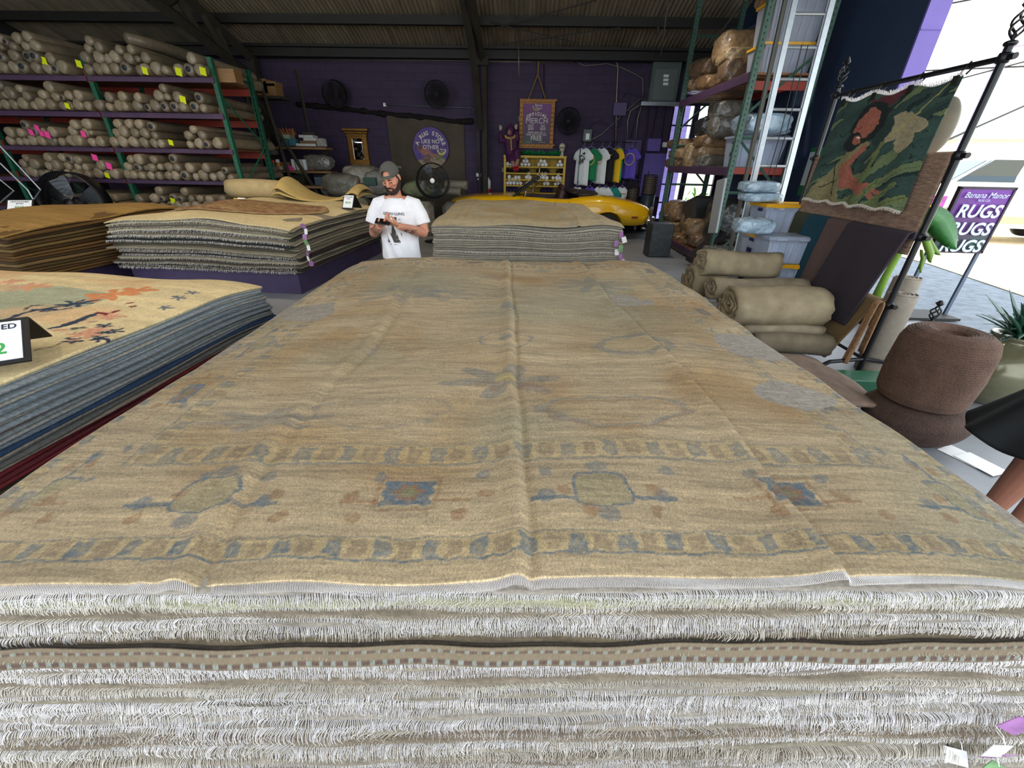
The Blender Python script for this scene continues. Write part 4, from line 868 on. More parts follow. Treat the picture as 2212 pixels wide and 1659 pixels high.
def foldedrug(px,py,Y,w,d,h,m,lab,turns=3,seed=0,base=None,rz=0,axis='x'):
    """rug folded into a flat spiral roll, spiral ends visible; axis = roll axis"""
    p=at(px,py,Y); z=p[2] if base is None else base+h/2
    n=turns*26; tt=np.linspace(0,turns*2*math.pi,n); k=np.linspace(.18,1,n)
    cy=np.sign(np.cos(tt))*np.abs(np.cos(tt))**.75*k*(d/2); cz=np.sign(np.sin(tt))*np.abs(np.sin(tt))**.75*k*(h/2)+.006*np.sin(tt*3+seed)
    th=min(d,h)/2/turns*.42; P2=np.stack([cy,cz],-1); T=np.gradient(P2,axis=0);T/=np.linalg.norm(T,axis=1)[:,None]+1e-9; Nn=np.stack([-T[:,1],T[:,0]],-1)
    A=P2+Nn*th;B=P2-Nn*th; ring=np.concatenate([A,B[::-1]]); m_=len(ring); xs=np.linspace(-w/2,w/2,9); V=[]
    r=np.random.RandomState(seed)
    for i,x in enumerate(xs):
        s_=1+.03*np.sin(x*4+seed); V.append(np.stack([np.full(m_,x)+(.012*np.sin(ring[:,1]*40) if i in (0,8) else 0),ring[:,0]*s_,ring[:,1]*s_+.01*np.sin(x*3+seed)],-1))
    V=np.concatenate(V); f=[(i*m_+j,i*m_+(j+1)%m_,(i+1)*m_+(j+1)%m_,(i+1)*m_+j) for i in range(8) for j in range(m_)]
    for e in (0,8):
        for j in range(n-1): q_=(e*m_+j,e*m_+j+1,e*m_+m_-2-j,e*m_+m_-1-j); f.append(q_ if e else q_[::-1])
    if axis=='y': V=V[:,[1,0,2]]*np.array([-1,1,1])
    k_,s_=math.cos(rz),math.sin(rz); V=V@np.array([[k_,s_,0],[-s_,k_,0],[0,0,1]])
    return MB().add(V+np.array([p[0],Y,z]),f).top('rolled_rug',m,lab,'rolled rug',None,True)
RG1=mat('beige_wool_roll','#b09c72',.9,nz=.14,ns=6,bump=.4,bs=90); RG2=mat('grey_wool_roll','#7a776a',.9,nz=.16,ns=6,bump=.4,bs=90); RG3=mat('gold_wool_fold','#b89f63',.9,nz=.14,ns=5,bump=.4,bs=90)
foldedrug(975,413,11.4,.45,.35,.16,RG2,'grey folded rug right of the pedestal fan, lowest',3,3)
foldedrug(985,398,11.6,.55,.5,.2,RG2,'grey folded rug right of the pedestal fan, topmost',3,4); foldedrug(945,414,11.3,.4,.3,.15,RG2,'grey folded rug behind the pedestal fan post',3,8)
bag(905,410,11.3,(.5,.4,.2),mat('green_key_rug','#6f7658',.85,nz=.25,ns=10),'grey green rug with key border heaped left of the pedestal fan','folded_rug','rug',31,sq=.8)
# rolled rugs on the middle left stack
b0=MS.surf(23,0,2.9)+.03
foldedrug(565,412,8.85,1.18,.55,.34,RG1,'thick beige rug rolled up on the back of the middle left stack',3,2,base=float(b0),rz=-.06)
# draped folded rug with two raised ends
xs=np.linspace(-4.92,-3.30,60); b1=float(b0)
def zt(x): s_=(x+4.92)/1.62; return .05+.24*np.exp(-((s_-.06)/.10)**2)+.13*np.exp(-((s_-.16)/.14)**2)+.20*np.exp(-((s_-.93)/.12)**2)+.04*np.sin(s_*9)
def fn(u,v): return u,8.95+v*.5-.25*np.abs(u+4.1)*0+.1*np.sin(u*3),b1+zt(u)*(1-.55*np.abs(v)**2)
P_,F_,C_=sheet(xs,np.linspace(-.9,.9,20),fn,.02); mb=MB(); mb.add(P_,F_); 
P_,F_,C_=sheet(xs,np.linspace(-.9,.9,20),lambda u,v:(u,8.93+v*.5+.1*np.sin(u*3),b1+zt(u)*.5*(1-.4*np.abs(v)**2)),.02); mb.add(P_,F_)
mb.top('draped_rug',RG3,'golden folded rug with two raised ends behind the black placard','rug',None,True)
MB().tube([at(506,438,8.2),at(545,437,8.2)],.035,12).top('dark_tube',mat('dark_purple_tube','#2b2338',.5),'short dark tube on the cream top of the middle left stack','tube')
t=thing('marker_pen',at(525,431,8.0),'white marker with yellow barrel lying by the dark tube','marker'); MB().tube([at(506,430,8.0),at(516,431,8.0)],.02,8).build('barrel',mat('marker_yellow','#d8b548',.5),t); MB().tube([at(515,431,8.0),at(530,432,8.0)],.035,8).build('cap',WHITE,t)
# placards
SIGNW=mat('placard_white','#eef2f6',.4); GRT=mat('placard_green_ink','#3f9a4c',.5); INK=mat('dark_ink','#23263a',.5)
def placard(pos,w,h,rz,lab,lines,tilt=.6):
    t=thing('price_placard',pos,lab,'sign'); A=Matrix.Translation(pos)@Matrix.Rotation(rz,4,'Z')@Matrix.Rotation(-tilt,4,'X')
    R=np.array(A.to_3x3()); 
    MB().box(np.array(A@Vector((0,0,h/2))),(w,.008,h),R=R).build('black_frame',BLACKP,t)
    MB().box(np.array(A@Vector((0,-.006,h/2))),(w*.86,.004,h*.84),R=R).build('printed_card',SIGNW,t)
    A2=Matrix.Translation(pos)@Matrix.Rotation(rz,4,'Z'); ty,tz=h*math.sin(tilt),h*math.cos(tilt); V=[np.array(A2@Vector(q_)) for q_ in ((-w/2,ty,tz-.004),(w/2,ty,tz-.004),(w/2,ty+.55*h,.0),(-w/2,ty+.55*h,.0),(-w/2,ty+.01,tz-.004),(w/2,ty+.01,tz-.004),(w/2,ty+.55*h+.01,.0),(-w/2,ty+.55*h+.01,.0))]
    MB().add(V,[(0,1,2,3),(7,6,5,4),(0,4,5,1),(1,5,6,2),(2,6,7,3),(3,7,4,0)]).build('back_leg',BLACKP,t)
    for tx,sz,zz,m_ in lines:
        F4=frame(np.array(A@Vector((0,-.009,zz*h))),R@np.array([1,0,0]),R@np.array([0,-1,0])); text(tx,sz,F4,m_,t,'lettering',.0005,bold=sz*.02)
placard(tuple(at(750,449,7.7)+np.array([0,0,-.02])),.22,.26,-.25,'small black framed placard standing on the middle left stack',[('UNTOUCHED',.026,.8,INK),('BACKS',.022,.68,INK),('8X10',.05,.42,GRT)],.5)
placard(tuple(at(38,452,6.6)+np.array([0,0,-.05])),.34,.24,.35,'black framed placard standing on the far left stack',[('UNTOUCHED',.036,.8,INK),('BACKS',.030,.66,INK),('8X10',.05,.4,GRT)],.75)
p=atz(-52,800,1.03); placard((p[0]-.02,p[1]+.02,1.025),.29,.22,.62,'black framed placard with green size 9X12 on the flowered rug',[('UNTOUCHED',.036,.80,INK),('BACKS',.036,.62,INK),('9X12',.075,.32,GRT)],.95)
# drum fan and rail behind the far left stack
def fan(px,py,Y,R_,lab,stand=None,blade=True,m=BLACK,tilt=(0,-1,0),hub=None):
    c_=at(px,py,Y); t=thing('fan',(c_[0],Y,c_[2] if stand is None else 0),lab,'fan'); A=np.array(tilt,float);A/=np.linalg.norm(A); x=np.cross((0,0,1),A);x/=np.linalg.norm(x); z=np.cross(A,x)
    mb=MB(); 
    for s_ in (-.09*R_/.35,.09*R_/.35):
        for q_ in (1,.72,.45,.2):
            a=np.linspace(0,2*math.pi,41); P=c_+A*s_*(1.25-.25*q_ if q_<1 else 1)+R_*q_*(np.cos(a)[:,None]*x+np.sin(a)[:,None]*z); mb.tube(P,.011 if q_==1 else .004,4,cap=False)
        for k in range(84):
            a=2*math.pi*k/84; d=math.cos(a)*x+math.sin(a)*z; mb.tube([c_+A*s_*1.25+d*R_*.15,c_+A*s_*1.2+d*R_*.6,c_+A*s_+d*R_],.0022,3)
    mb.build('wire_cage',m,t)
    a=np.linspace(0,2*math.pi,49); mb=MB(); V=[];
    for k,(s_,q_) in enumerate(((-.09,1.02),(.09,1.02),(.09,.985),(-.09,.985))): V.append(c_+A*s_*R_/.35+R_*q_*(np.cos(a[:-1])[:,None]*x+np.sin(a[:-1])[:,None]*z))
    mb.add(np.concatenate(V),[(i*48+j,i*48+(j+1)%48,((i+1)%4)*48+(j+1)%48,((i+1)%4)*48+j) for i in range(4) for j in range(48)]); mb.build('rim',m,t,True)
    for k in range(4):
        a0=k*math.pi/2+.4; mb=MB(); P=[]
        for i,rr in enumerate(np.linspace(.15,.9,7)):
            for s_ in (-1,1): aa=a0+s_*(.22+.12*math.sin(rr*3)); P.append(c_+R_*rr*(math.cos(aa)*x+math.sin(aa)*z)+A*(s_*.035))
        P=np.array(P); n_=len(P); f=[(2*i,2*i+1,2*i+3,2*i+2) for i in range(6)]; f+= [[q+n_ for q in g[::-1]] for g in f]; mb.add(np.concatenate([P,P-A*.004]),f); mb.build('blade',mat('fan_blade','#4a4e52',.35,metal=.5) if m is BLACK else m,t)
    MB().lathe(c_+A*(-.14),[(.02,0),(.075*R_/.35,.01),(.08*R_/.35,.12),(.05,.2)],20,A).build('motor',m,t,True)
    MB().lathe(c_+A*.10*R_/.35,[(.045*R_/.35*1.2,0),(.045*R_/.35*1.2,.012),(.02,.02)],20,A).build('centre_badge',WHITE if hub else m,t,True)
    if stand:
        mb=MB(); a=np.linspace(math.pi*1.0,math.pi*2,25); mb.tube(c_-A*.0+ (R_+.035)*(np.cos(a)[:,None]*x+np.sin(a)[:,None]*z),.014,6); mb.build('yoke',m,t)
        MB().tube([(c_[0],Y,c_[2]-R_-.03),(c_[0],Y,.03)],.022,10).build('post',m,t); MB().lathe((c_[0],Y,0),[(.3,0),(.3,.02),(.06,.05),(.03,.09)],28).build('base',m,t,True)
    else:
        MB().tube([c_-A*.15,(c_[0],YW-.02,c_[2])],.03,8).build('wall_bracket',m,t)
    return t
fan(935,390,10.6,.36,'big black pedestal fan in front of the round sign',True,hub=1,tilt=(.1,-1,.0))
DF=mat('dusty_fan_grey','#1f1c1c',.8,nz=.1)
fan(724,203,14.1,.33,'dusty wall fan turned right, left one high on the purple wall',None,m=DF,tilt=(.75,-1,0)); fan(943,204,14.1,.33,'dusty wall fan high on the purple wall above the round sign',None,m=DF,tilt=(.1,-1,-.1)); fan(1228,262,14.1,.33,'black wall fan right of the merch sign',None,m=mat('fan_dark_grey','#1b1b1d',.6),tilt=(-.1,-1,0))
c_=at(165,438,8.75)
fan(165,440,8.8,.58,'large black drum fan behind the far left stack',True,tilt=(.15,-1,.1))
t=thing('folding_ladder',at(40,420,8.2),'bent aluminium tube frame of a folding trolley at the far left','frame')
for a in (((0,315),(88,410),(70,435)),((0,388),(30,412),(0,438)),((0,352),(60,410),(75,436))): MB().tube([at(x,y,8.3) for x,y in a],.014,8).build('bent_tube',ALU,t)
# ---------------- things on and before the back wall ----------------
def wp(px,py,Y=YW-.03): return at(px,py,Y)
# gilt mirror
a=wp(742,276);b=wp(806,363); cx=(a[0]+b[0])/2; zt_,zb_=a[2],b[2]; t=thing('gilt_mirror',(cx,YW-.05,zb_),'gilt framed mirror with carved cornice on the purple wall','mirror')
w=.62; h=zt_-zb_
mb=MB()
for x in (-1,1): mb.box((cx+x*(w/2-.075),YW-.05,zb_+h*.46),(.14,.07,h*.72),bev=.012); mb.box((cx+x*(w/2-.14),YW-.075,zb_+h*.46),(.03,.05,h*.66),bev=.006)
mb.box((cx,YW-.05,zb_+h*.80),(w,.08,.14),bev=.012); mb.box((cx,YW-.05,zb_+h*.13),(w,.08,.18),bev=.012); mb.build('frame',GOLDF,t)
mb=MB(); mb.box((cx,YW-.10,zt_-.05),(.80,.18,.07),bev=.01); mb.box((cx,YW-.08,zt_-.12),(.72,.12,.05),bev=.01); mb.box((cx,YW-.07,zt_-.2),(.66,.1,.05),bev=.01)
for i in range(15): mb.ell((cx-.33+.66*i/14,YW-.13,zt_-.125),(.017,.02,.022),n=8,m=5)
mb.build('cornice',GOLDF,t); MB().box((cx,YW-.06,zb_+.03),(.72,.12,.07),bev=.01).build('base_moulding',GOLDF,t)
MB().box((cx,YW-.055,zb_+h*.47),(w-.28,.01,h*.6)).build('glass',MIRR,t)
# round sign
c_=wp(932,320); R_=.55; t=thing('round_sign',(c_[0],YW-.1,c_[2]),'round purple sign reading A RUG STORE LIKE NO OTHER','sign')
def disccol(u,v):
    c=LH('#4b2f7a')[None]*(.75+.5*vn(u*9,v*9,4))[:,None]; w=np.clip((vn(u*5,v*5,9)-.6)*4,0,1)[:,None]; c=c*(1-w)+w*LH('#6a3f88')
    sand=(v<-.28+.12*np.sin(u*5+1)-.1*u); c[sand]=LH('#8d7a5c')*(.7+.6*vn(u[sand]*30,v[sand]*30,2))[:,None]
    body=(np.abs(v+.10+.35*(u+.15)+.02*np.sin(u*20))<.05+.05*np.exp(-((u+.25)/.12)**2))&(u>-.42)&(u<.3); c[body]=LH('#9a5f4a')*(.7+.6*vn(u[body]*40,v[body]*40,3))[:,None]
    hd=np.hypot(u+.33,v-.02)<.075; c[hd]=LH('#5a3a36'); lf=(np.hypot((u+.12)/1.4,v+.30)<.12)&(vn(u*25,v*25,8)>.4); c[lf]=LH('#6b4634')
    gr=(np.hypot((u-.25)/1.5,v+.25)<.1)&(vn(u*30,v*30,8)>.45); c[gr]=LH('#4f6a3c')
    bn=(np.abs(np.hypot(u-.33,v+.04)-.12)<.02)&(v<-.04); c[bn]=LH('#d8cf5c'); return c
rr=np.linspace(.001,1,45); V=[];uu=[];vv=[]
for r_ in rr: a_=np.arange(96)*2*math.pi/96; uu.append(r_*R_*np.cos(a_)); vv.append(r_*R_*np.sin(a_))
uu=np.concatenate(uu);vv=np.concatenate(vv); V=np.stack([c_[0]+uu,np.full(len(uu),YW-.125),c_[2]+vv],-1); f=[(i*96+j,i*96+(j+1)%96,(i+1)*96+(j+1)%96,(i+1)*96+j) for i in range(44) for j in range(96)]+[list(range(96))]
MB().add(V,f,disccol(uu,vv)).build('painted_face',mat('painted_sign_face',None,.5,attr=True),t)
MB().lathe((c_[0],YW-.12,c_[2]),[(R_,0),(R_+.008,.01),(R_+.008,.05),(R_-.01,.06)],96,(0,1,0)).build('disc',PURPD,t,True)
LET=mat('cream_lettering','#cfc9bd',.6)
FR3D=lambda x,z,y=YW-.128,rot=0:frame((x,y,z),(math.cos(rot),0,math.sin(rot)),(0,-1,0))
mb=MB(); s_='A RUG STORE'
for i,ch in enumerate(s_):
    if ch==' ': continue
    a_=math.radians(158-136*i/10); text(ch,.145,FR3D(c_[0]+.43*math.cos(a_),c_[2]-.04+.43*math.sin(a_),rot=a_-math.pi/2),LET,t,bold=.006,mesh=mb)
text('LIKE NO',.15,FR3D(c_[0],c_[2]+.17),LET,t,bold=.003,mesh=mb); text('OTHER',.155,FR3D(c_[0],c_[2]+.02),LET,t,bold=.003,mesh=mb)
text('Banana',.065,FR3D(c_[0]+.37,c_[2]-.03),LET,t,bold=.001,mesh=mb,shear=.3); text('Manor',.065,FR3D(c_[0]+.38,c_[2]-.10),LET,t,bold=.0,mesh=mb,shear=.3); mb.build('lettering',LET,t)
# merch board with rope
a=wp(1123,213,YW-.1);b=wp(1194,321,YW-.1); x0,x1,z0,z1=a[0],b[0],b[2],a[2]; cx=(x0+x1)/2; t=thing('merch_board',(cx,YW-.1,z0),'bamboo framed purple board reading OFFICIAL MERCH, hung by a rope','sign')
BAM=mat('bamboo_frame','#a76f2b',.5,nz=.15,ns=9); mb=MB(); r=np.random.RandomState(2); fw=.115
for side in range(4):
    for i in range(9):
        if side<2: z=z0+fw+(z1-z0-2*fw)*(i+.5)/9; mb.box((x0+fw/2 if side==0 else x1-fw/2,YW-.12,z),(fw*.96,.05,(z1-z0-2*fw)/9*.95),bev=.01)
        elif i<7: x=x0+(x1-x0)*(i+.5)/7; mb.box((x,YW-.12,z0+fw/2 if side==2 else z1-fw/2),((x1-x0)/7*.95,.05,fw*.48),bev=.01); mb.box((x+.06,YW-.121,(z0+fw/2 if side==2 else z1-fw/2)+fw*.25),((x1-x0)/7*.9,.05,fw*.45),bev=.01)
mb.box((cx,YW-.09,(z0+z1)/2),(x1-x0,.03,z1-z0)); mb.build('bamboo_frame',BAM,t)
def mcol(u,v):
    w=np.clip((v-z0)/(z1-z0)*1.3-.15+.2*(vn(u*5,v*5,3)-.5)-(u-x0)*.0,0,1)[:,None]; gl=np.clip((.35-(v-z0)/(z1-z0))*3,0,1)[:,None]*np.clip(1-(u-x0)/.5,0,1)[:,None]
    c=LH('#2b2436')*(1-w)+LH('#6f2c72')*w; c=c*(1-gl)+LH('#226a44')*gl; return c*(.85+.3*vn(u*20,v*20,5))[:,None]
P_,F_,C_=sheet(np.linspace(x0+fw,x1-fw,40),np.linspace(z0+fw,z1-fw,60),lambda u,v:(u,0*u+YW-.125,v),.01,mcol,nrm=(0,-1,0)); P_[:,1]+=0
MB().add(P_,F_,C_).build('printed_panel',mat('printed_panel',None,.45,attr=True),t)
mb=MB(); H=z1-z0; yy=YW-.128
bm_=MB(); a_=np.linspace(math.radians(175),math.radians(330),14); 
for k in (.115,.09): bm_.tube(np.stack([cx-.02+k*np.cos(a_),np.full(14,yy-.004),z0+H*.86+k*np.sin(a_)],-1),.008,5)
bm_.build('banana_logo',mat('logo_yellow','#c3c25a',.5),t)
for tx,sz,z,x in (('Banana',.075,.875,.04),('Manor',.075,.82,.05),('MERCH',.20,.56,0),('SHIRT',.068,.465,-.17),('HAT',.068,.465,.19),('$30',.105,.405,-.17),('$35',.105,.405,.19),('SPEND $500 GET A',.062,.325,0),('SHIRT OR A HAT FOR',.062,.28,0),('FREE',.165,.205,0),('Banana Manor',.028,.13,-.2),('bananamanor.com',.028,.13,.18)): text(tx,sz,FR3D(cx+x,z0+H*z,yy),LET,t,bold=sz*.012,mesh=mb)
for i,ch in enumerate('OFFICIAL'): a_=math.radians(118-56*i/7); text(ch,.115,FR3D(cx+.55*math.cos(a_),z0+H*.66-.5+.55*math.sin(a_),yy,rot=a_-math.pi/2),LET,t,bold=.005,mesh=mb)
mb.build('lettering',LET,t)
ROPE=mat('hemp_rope','#8a6b3a',.85,bump=.6,bs=80); k0=wp(1162,160,YW-.12); k1=wp(1163,132,YW-.12); k2=wp(1142,213,YW-.12);k3=wp(1178,213,YW-.12)
mb=MB(); mb.tube([k2,k0,k1],.017,8); mb.tube([k3,k0,k1+np.array([.02,0,0])],.017,8); mb.build('rope',ROPE,t)
# long pipes, conduits, boxes
n=0
def conduit(pts,r,m,lab,Y=YW-.05):
    P=[at(x,y,Y) if len(q_)==0 else at(x,y,q_[0]) for (x,y,*q_) in pts]; P=np.array(P)
    Q=[P[0]]
    for i in range(1,len(P)-1): Q+= [P[i]*.9+P[i-1]*.1,P[i],P[i]*.9+P[i+1]*.1]
    Q.append(P[-1]); MB().tube(Q,r,8).top('conduit_pipe',m,lab,'pipe','conduits on the back wall',True)
for pts,r,m,lab in (
 (((606,119),(1030,123),(1320,128),(1333,135),(1335,150),(1332,210),(1330,330)),.022,GALV,'pale conduit along the top of the back wall, turning down right of the merch board'),
 (((606,128),(1035,131),(1240,134)),.02,GALV,'lower pale conduit along the top of the back wall'),
 (((832,225),(930,230),(1018,233),(1030,240),(1032,300),(1033,375)),.014,mat('grey_wire','#5b5864',.6),'thin grey conduit from the small switch box over the round sign'),
 (((1270,280),(1280,265),(1300,261),(1320,275),(1338,272),(1342,248)),.022,PURPD,'curved dark conduit looping from the small meter box'),
 (((1328,250),(1322,340)),.02,PURPD,'purple conduit below the square purple box'),
 (((1345,210),(1350,200),(1365,203),(1385,210),(1400,200),(1405,150)),.02,PURPD,'curved conduit above the square purple box'),
 (((1402,212),(1385,225),(1362,240),(1356,262),(1356,300)),.02,GALV,'pale cable sweeping down left of the tall box'),
 (((1385,215),(1372,250),(1362,300)),.017,PURPD,'purple conduit to the tall box, left'),
 (((1390,215),(1378,255),(1373,303)),.017,GALV,'pale cable to the tall box'),
 (((1402,212),(1396,280),(1380,345),(1378,395)),.022,PURP,'purple pipe running down between tall box and panel'),
 (((1422,213),(1405,300)),.02,PURP,'purple pipe left of the small square panel'),
 (((1440,213),(1432,260),(1428,300)),.02,PURP,'purple pipe right of the small square panel'),
 (((1395,205),(1372,222),(1330,262),(1300,290),(1262,310)),.012,GALV,'long straight thin pipe slanting down to the meter box'),
 (((1050,128),(1055,133),(1110,134),(1190,134)),.01,GALV,'loose pale wire sagging under the top conduit'),
 (((1245,133),(1262,142),(1290,140),(1310,137),(1340,145),(1372,160),(1388,170),(1389,190),(1387,215)),.010,GALV,'loose pale cable looping towards the electric cabinet'),
 (((1120,96,13.9),(1121,165,13.9)),.012,GALV,'short thin rod hanging left of the rope'),
 (((1337,385),(1380,388),(1392,392)),.012,PURPL,'lilac cable low on the wall right of the shirts'),
 (((1175,140),(1175,214)),.012,STEEL,'thin dark conduit running behind the merch board')): conduit(pts,r,m,lab)
def wbox(x0,y0,x1,y1,d,m,name,lab,cat,Y=YW):
    a=at(x0,y0,Y-d);b=at(x1,y1,Y-d); return MB().box(((a[0]+b[0])/2,Y-d/2-.001,(a[2]+b[2])/2),(abs(b[0]-a[0]),d,abs(a[2]-b[2])),bev=.008).top(name,m,lab,cat)
PBX=mat('purple_box_paint','#5b4a74',.5,nz=.06); GBX=mat('grey_cabinet','#56605c',.45,nz=.1)
wbox(1327,221,1352,250,.16,PBX,'junction_box','square purple junction box right of the wall fan','box')
wbox(1352,302,1377,378,.12,PBX,'electric_box','tall purple electric box behind the lilac shirt','box')
wbox(1401,299,1425,327,.16,PURPL,'electric_box','small square lilac electric box','box')
t=thing('breaker_panel',at(1412,385,YW-.1),'large lilac breaker panel with a door near the far corner','panel'); a=at(1394,331,YW-.18);b=at(1430,395,YW-.18); cx=(a[0]+b[0])/2
MB().box((cx,YW-.09,(a[2]+b[2])/2-.2),(abs(b[0]-a[0]),.17,abs(a[2]-b[2])+.4),bev=.008).build('cabinet',PURPL,t); MB().box((cx+.02,YW-.182,(a[2]+b[2])/2-.02),(.42,.012,.62),bev=.004).build('door',PURPL,t); MB().box((cx-.14,YW-.195,(a[2]+b[2])/2-.12),(.03,.02,.09)).build('handle',PURPD,t)
wbox(1261,279,1277,308,.14,GBX,'meter_box','small grey meter box with white label above the shirt rail','box'); wbox(1266,288,1273,302,.15,WHITE,'meter_label','white label on the small grey meter box','label')
wbox(1432,307,1441,318,.03,WHITE,'light_switch','white square switch at the far right corner','switch'); wbox(827,222,834,230,.05,WHITE,'switch_box','small white switch box on the ragged ledge','switch')
wbox(1120,250,1125,262,.03,mat('yellowed_plastic','#8f8a6c',.6),'power_socket','small yellowed socket left of the merch board','socket'); wbox(1084,362,1088,372,.03,mat('yellowed_plastic'),'power_socket','small yellowed socket left of the yellow shelf','socket')
t=thing('electric_cabinet',at(1436,200,YW-.3),'big grey electric cabinet high on the wall on a steel bracket shelf','cabinet')
a=at(1412,142,YW-.35);b=at(1462,208,YW-.35); cx=(a[0]+b[0])/2;cz=(a[2]+b[2])/2; MB().box((cx,YW-.18,cz),(.78,.3,.95),bev=.015).build('cabinet',GBX,t); MB().box((cx,YW-.335,cz-.08),(.6,.012,.7),bev=.004).build('door',mat('grey_door','#66706b',.4),t); 
mb=MB(); 
for i in range(3): mb.box((cx+.01*i,YW-.345,cz+.12-.09*i),(.14,.004,.06))
mb.build('paper_label',WHITE,t); mb=MB(); mb.box((cx,YW-.22,cz-.53),(1.15,.42,.05)); mb.box((cx,YW-.42,cz-.53),(1.2,.04,.09)); mb.build('bracket_shelf',ALU,t)
t=thing('flood_light',at(1035,380,YW-.2),'small white security light on the wall left of the extinguisher','light'); c_=at(1035,378,YW-.15); MB().tube([c_+np.array([-.09,0,0]),c_+np.array([.07,0,-.005])],.055,12).build('head',WHITE,t,True); MB().tube([c_+np.array([.02,0,0]),(c_[0]+.04,YW,c_[2])],.015,6).build('arm',STEEL,t); MB().ell(c_+np.array([-.03,0,-.12]),(.03,.03,.025)).build('sensor',WHITE,t)
# fire extinguisher
c_=at(1055,402,YW-.15); t=thing('fire_extinguisher',(c_[0],YW-.15,c_[2]-.25),'small white labelled red fire extinguisher on the wall by the column','fire extinguisher'); z=c_[2]-.2
MB().lathe((c_[0],YW-.15,z),[(.06,0),(.075,.02),(.075,.12)],18).build('base_band',mat('red_cylinder','#b01522',.35),t,True); MB().lathe((c_[0],YW-.15,z+.12),[(.075,0),(.075,.2),(.06,.26),(.02,.29),(.02,.33)],18).build('cylinder',WHITE,t,True); MB().box((c_[0]+.03,YW-.16,z+.46),(.1,.03,.03)).build('handle',BLACKP,t); MB().tube([(c_[0]-.02,YW-.16,z+.44),(c_[0]-.1,YW-.17,z+.38),(c_[0]-.085,YW-.18,z+.2)],.01,6).build('hose',BLACKP,t)
# yellow shelf unit
a=wp(1088,337,YW-.4);b=wp(1224,337,YW-.4); x0,x1=a[0],b[0]; ztop=a[2]; cx=(x0+x1)/2; Yf=YW-.42
t=thing('shelf_unit',(cx,YW-.22,0),'yellow shelf unit stacked with rolled shirts and caps','shelf')
for x in (x0+.04,x1-.04): MB().box((x,YW-.22,ztop/2),(.07,.38,ztop),bev=.005).build('side_panel',YEL,t)
mb=MB()
for i in range(8): mb.box((x0+(x1-x0)*(i+.5)/8,YW-.035,ztop/2+.05),((x1-x0)/8-.008,.02,ztop-.12))
mb.build('back_board',mat('aged_yellow','#a5851f',.6,nz=.2),t)
MB().box((cx+.15,YW-.25,ztop-.35),(.03,.34,.0+.5)).build('divider',YEL,t); MB().box((cx-.02,YW-.25,ztop-.85),(.03,.34,.5)).build('divider',YEL,t)
lv=[ztop-.02]+[at(1100,y,Yf)[2] for y in (360,374,388,401,416)]
lv.append(.12)
for z in lv: MB().box((cx,YW-.22,z),(x1-x0-.1,.4,.035)).build('shelf_board',YEL,t)
MB().box((cx,YW-.43,ztop-.0),(x1-x0,.03,.05)).build('top_rail',YEL,t)
SHW=mat('rolled_white_cotton','#e6e6e8',.85,nz=.1,ns=20); SHB=mat('rolled_black_cotton','#17161b',.85); SHP=mat('rolled_purple_cotton','#2e2358',.85,nz=.2,ns=20)
proto={}
def shirtroll(m,key):
    tt=thing('rolled_shirt',(0,0,-40),'','rolled shirt'); n=2.2; a_=np.linspace(0,n*2*math.pi,40); r_=np.linspace(.012,.05,40)
    MB().lathe((0,0,0),[(.012,-.005),(.035,-.008),(.048,.0),(.052,.03),(.05,.2),(.04,.22)],14,(0,1,0)).build('rolled_body',m,tt,True,local=True)
    MB().tube(np.stack([r_*np.cos(a_)*.85,np.full(40,-.009),r_*np.sin(a_)*.85],-1),.004,4).build('spiral_edge',m,tt,local=True); proto[key]=[tt,False]
for m_,k in ((SHW,'white'),(SHB,'black'),(SHP,'purple')): shirtroll(m_,k)
rr=np.random.RandomState(5)
def srow(px0,px1,zi,key,rows=1,fill=1.0):
    xa=at(px0,370,Yf)[0];xb=at(px1,370,Yf)[0]; z=lv[zi]+.018; k=0
    for r_ in range(rows):
        x=xa+.055+r_*.055
        while x<xb-.03-.04*r_:
            if rr.rand()<fill:
                p,u=proto[key]
                s_=rr.uniform(.9,1.08); 
                if u: q=copytree(p)
                else: q=p; proto[key][1]=True
                q.location=(x,Yf+.06+rr.rand()*.05,z+.052*s_+r_*.092); q.scale=(s_,1,s_); q.rotation_euler=(0,rr.rand()*6,rr.uniform(-.15,.15)); LOC[q]=np.array(q.location)
                q['label']='rolled %s shirt, %s shelf of the yellow unit, row %s, %s from %spx'%(key,ORD[zi-1],'',ordn(k),''); q['label']='%s shirt roll on %s shelf of yellow unit, %s row, %s counted from column %s'%(key,ORD[zi-1],ORD[r_],ordn(k),'')
                srow.cnt[(zi,key,r_)]=srow.cnt.get((zi,key,r_),0)+1
                q['label']='rolled %s shirt, %s shelf of yellow unit, %s layer, %s from left'%(key,ORD[zi-1],('lower','upper','top')[r_],ordn(srow.cnt[(zi,key,r_)]-1)); q['group']='rolled shirts in the yellow shelf unit'
                k+=1
            x+=.105
srow.cnt={}
srow(1092,1106,1,'white',2); srow(1123,1145,1,'white',3,.8); srow(1160,1182,1,'white',2,.9); srow(1201,1221,1,'white',2)
srow(1092,1150,2,'black',1); srow(1157,1190,2,'black',2); srow(1203,1221,2,'black',2)
srow(1096,1108,3,'white',2); srow(1110,1128,3,'white',1,.9); srow(1134,1152,3,'white',2); srow(1156,1190,3,'white',2,.95); srow(1192,1221,3,'white',2,.8)
srow(1092,1130,4,'white',2,.95); srow(1136,1150,4,'white',2); srow(1174,1193,4,'white',2); srow(1198,1221,4,'white',2)
srow(1092,1124,5,'purple',2); srow(1170,1200,5,'purple',2); srow(1204,1221,5,'white',2)
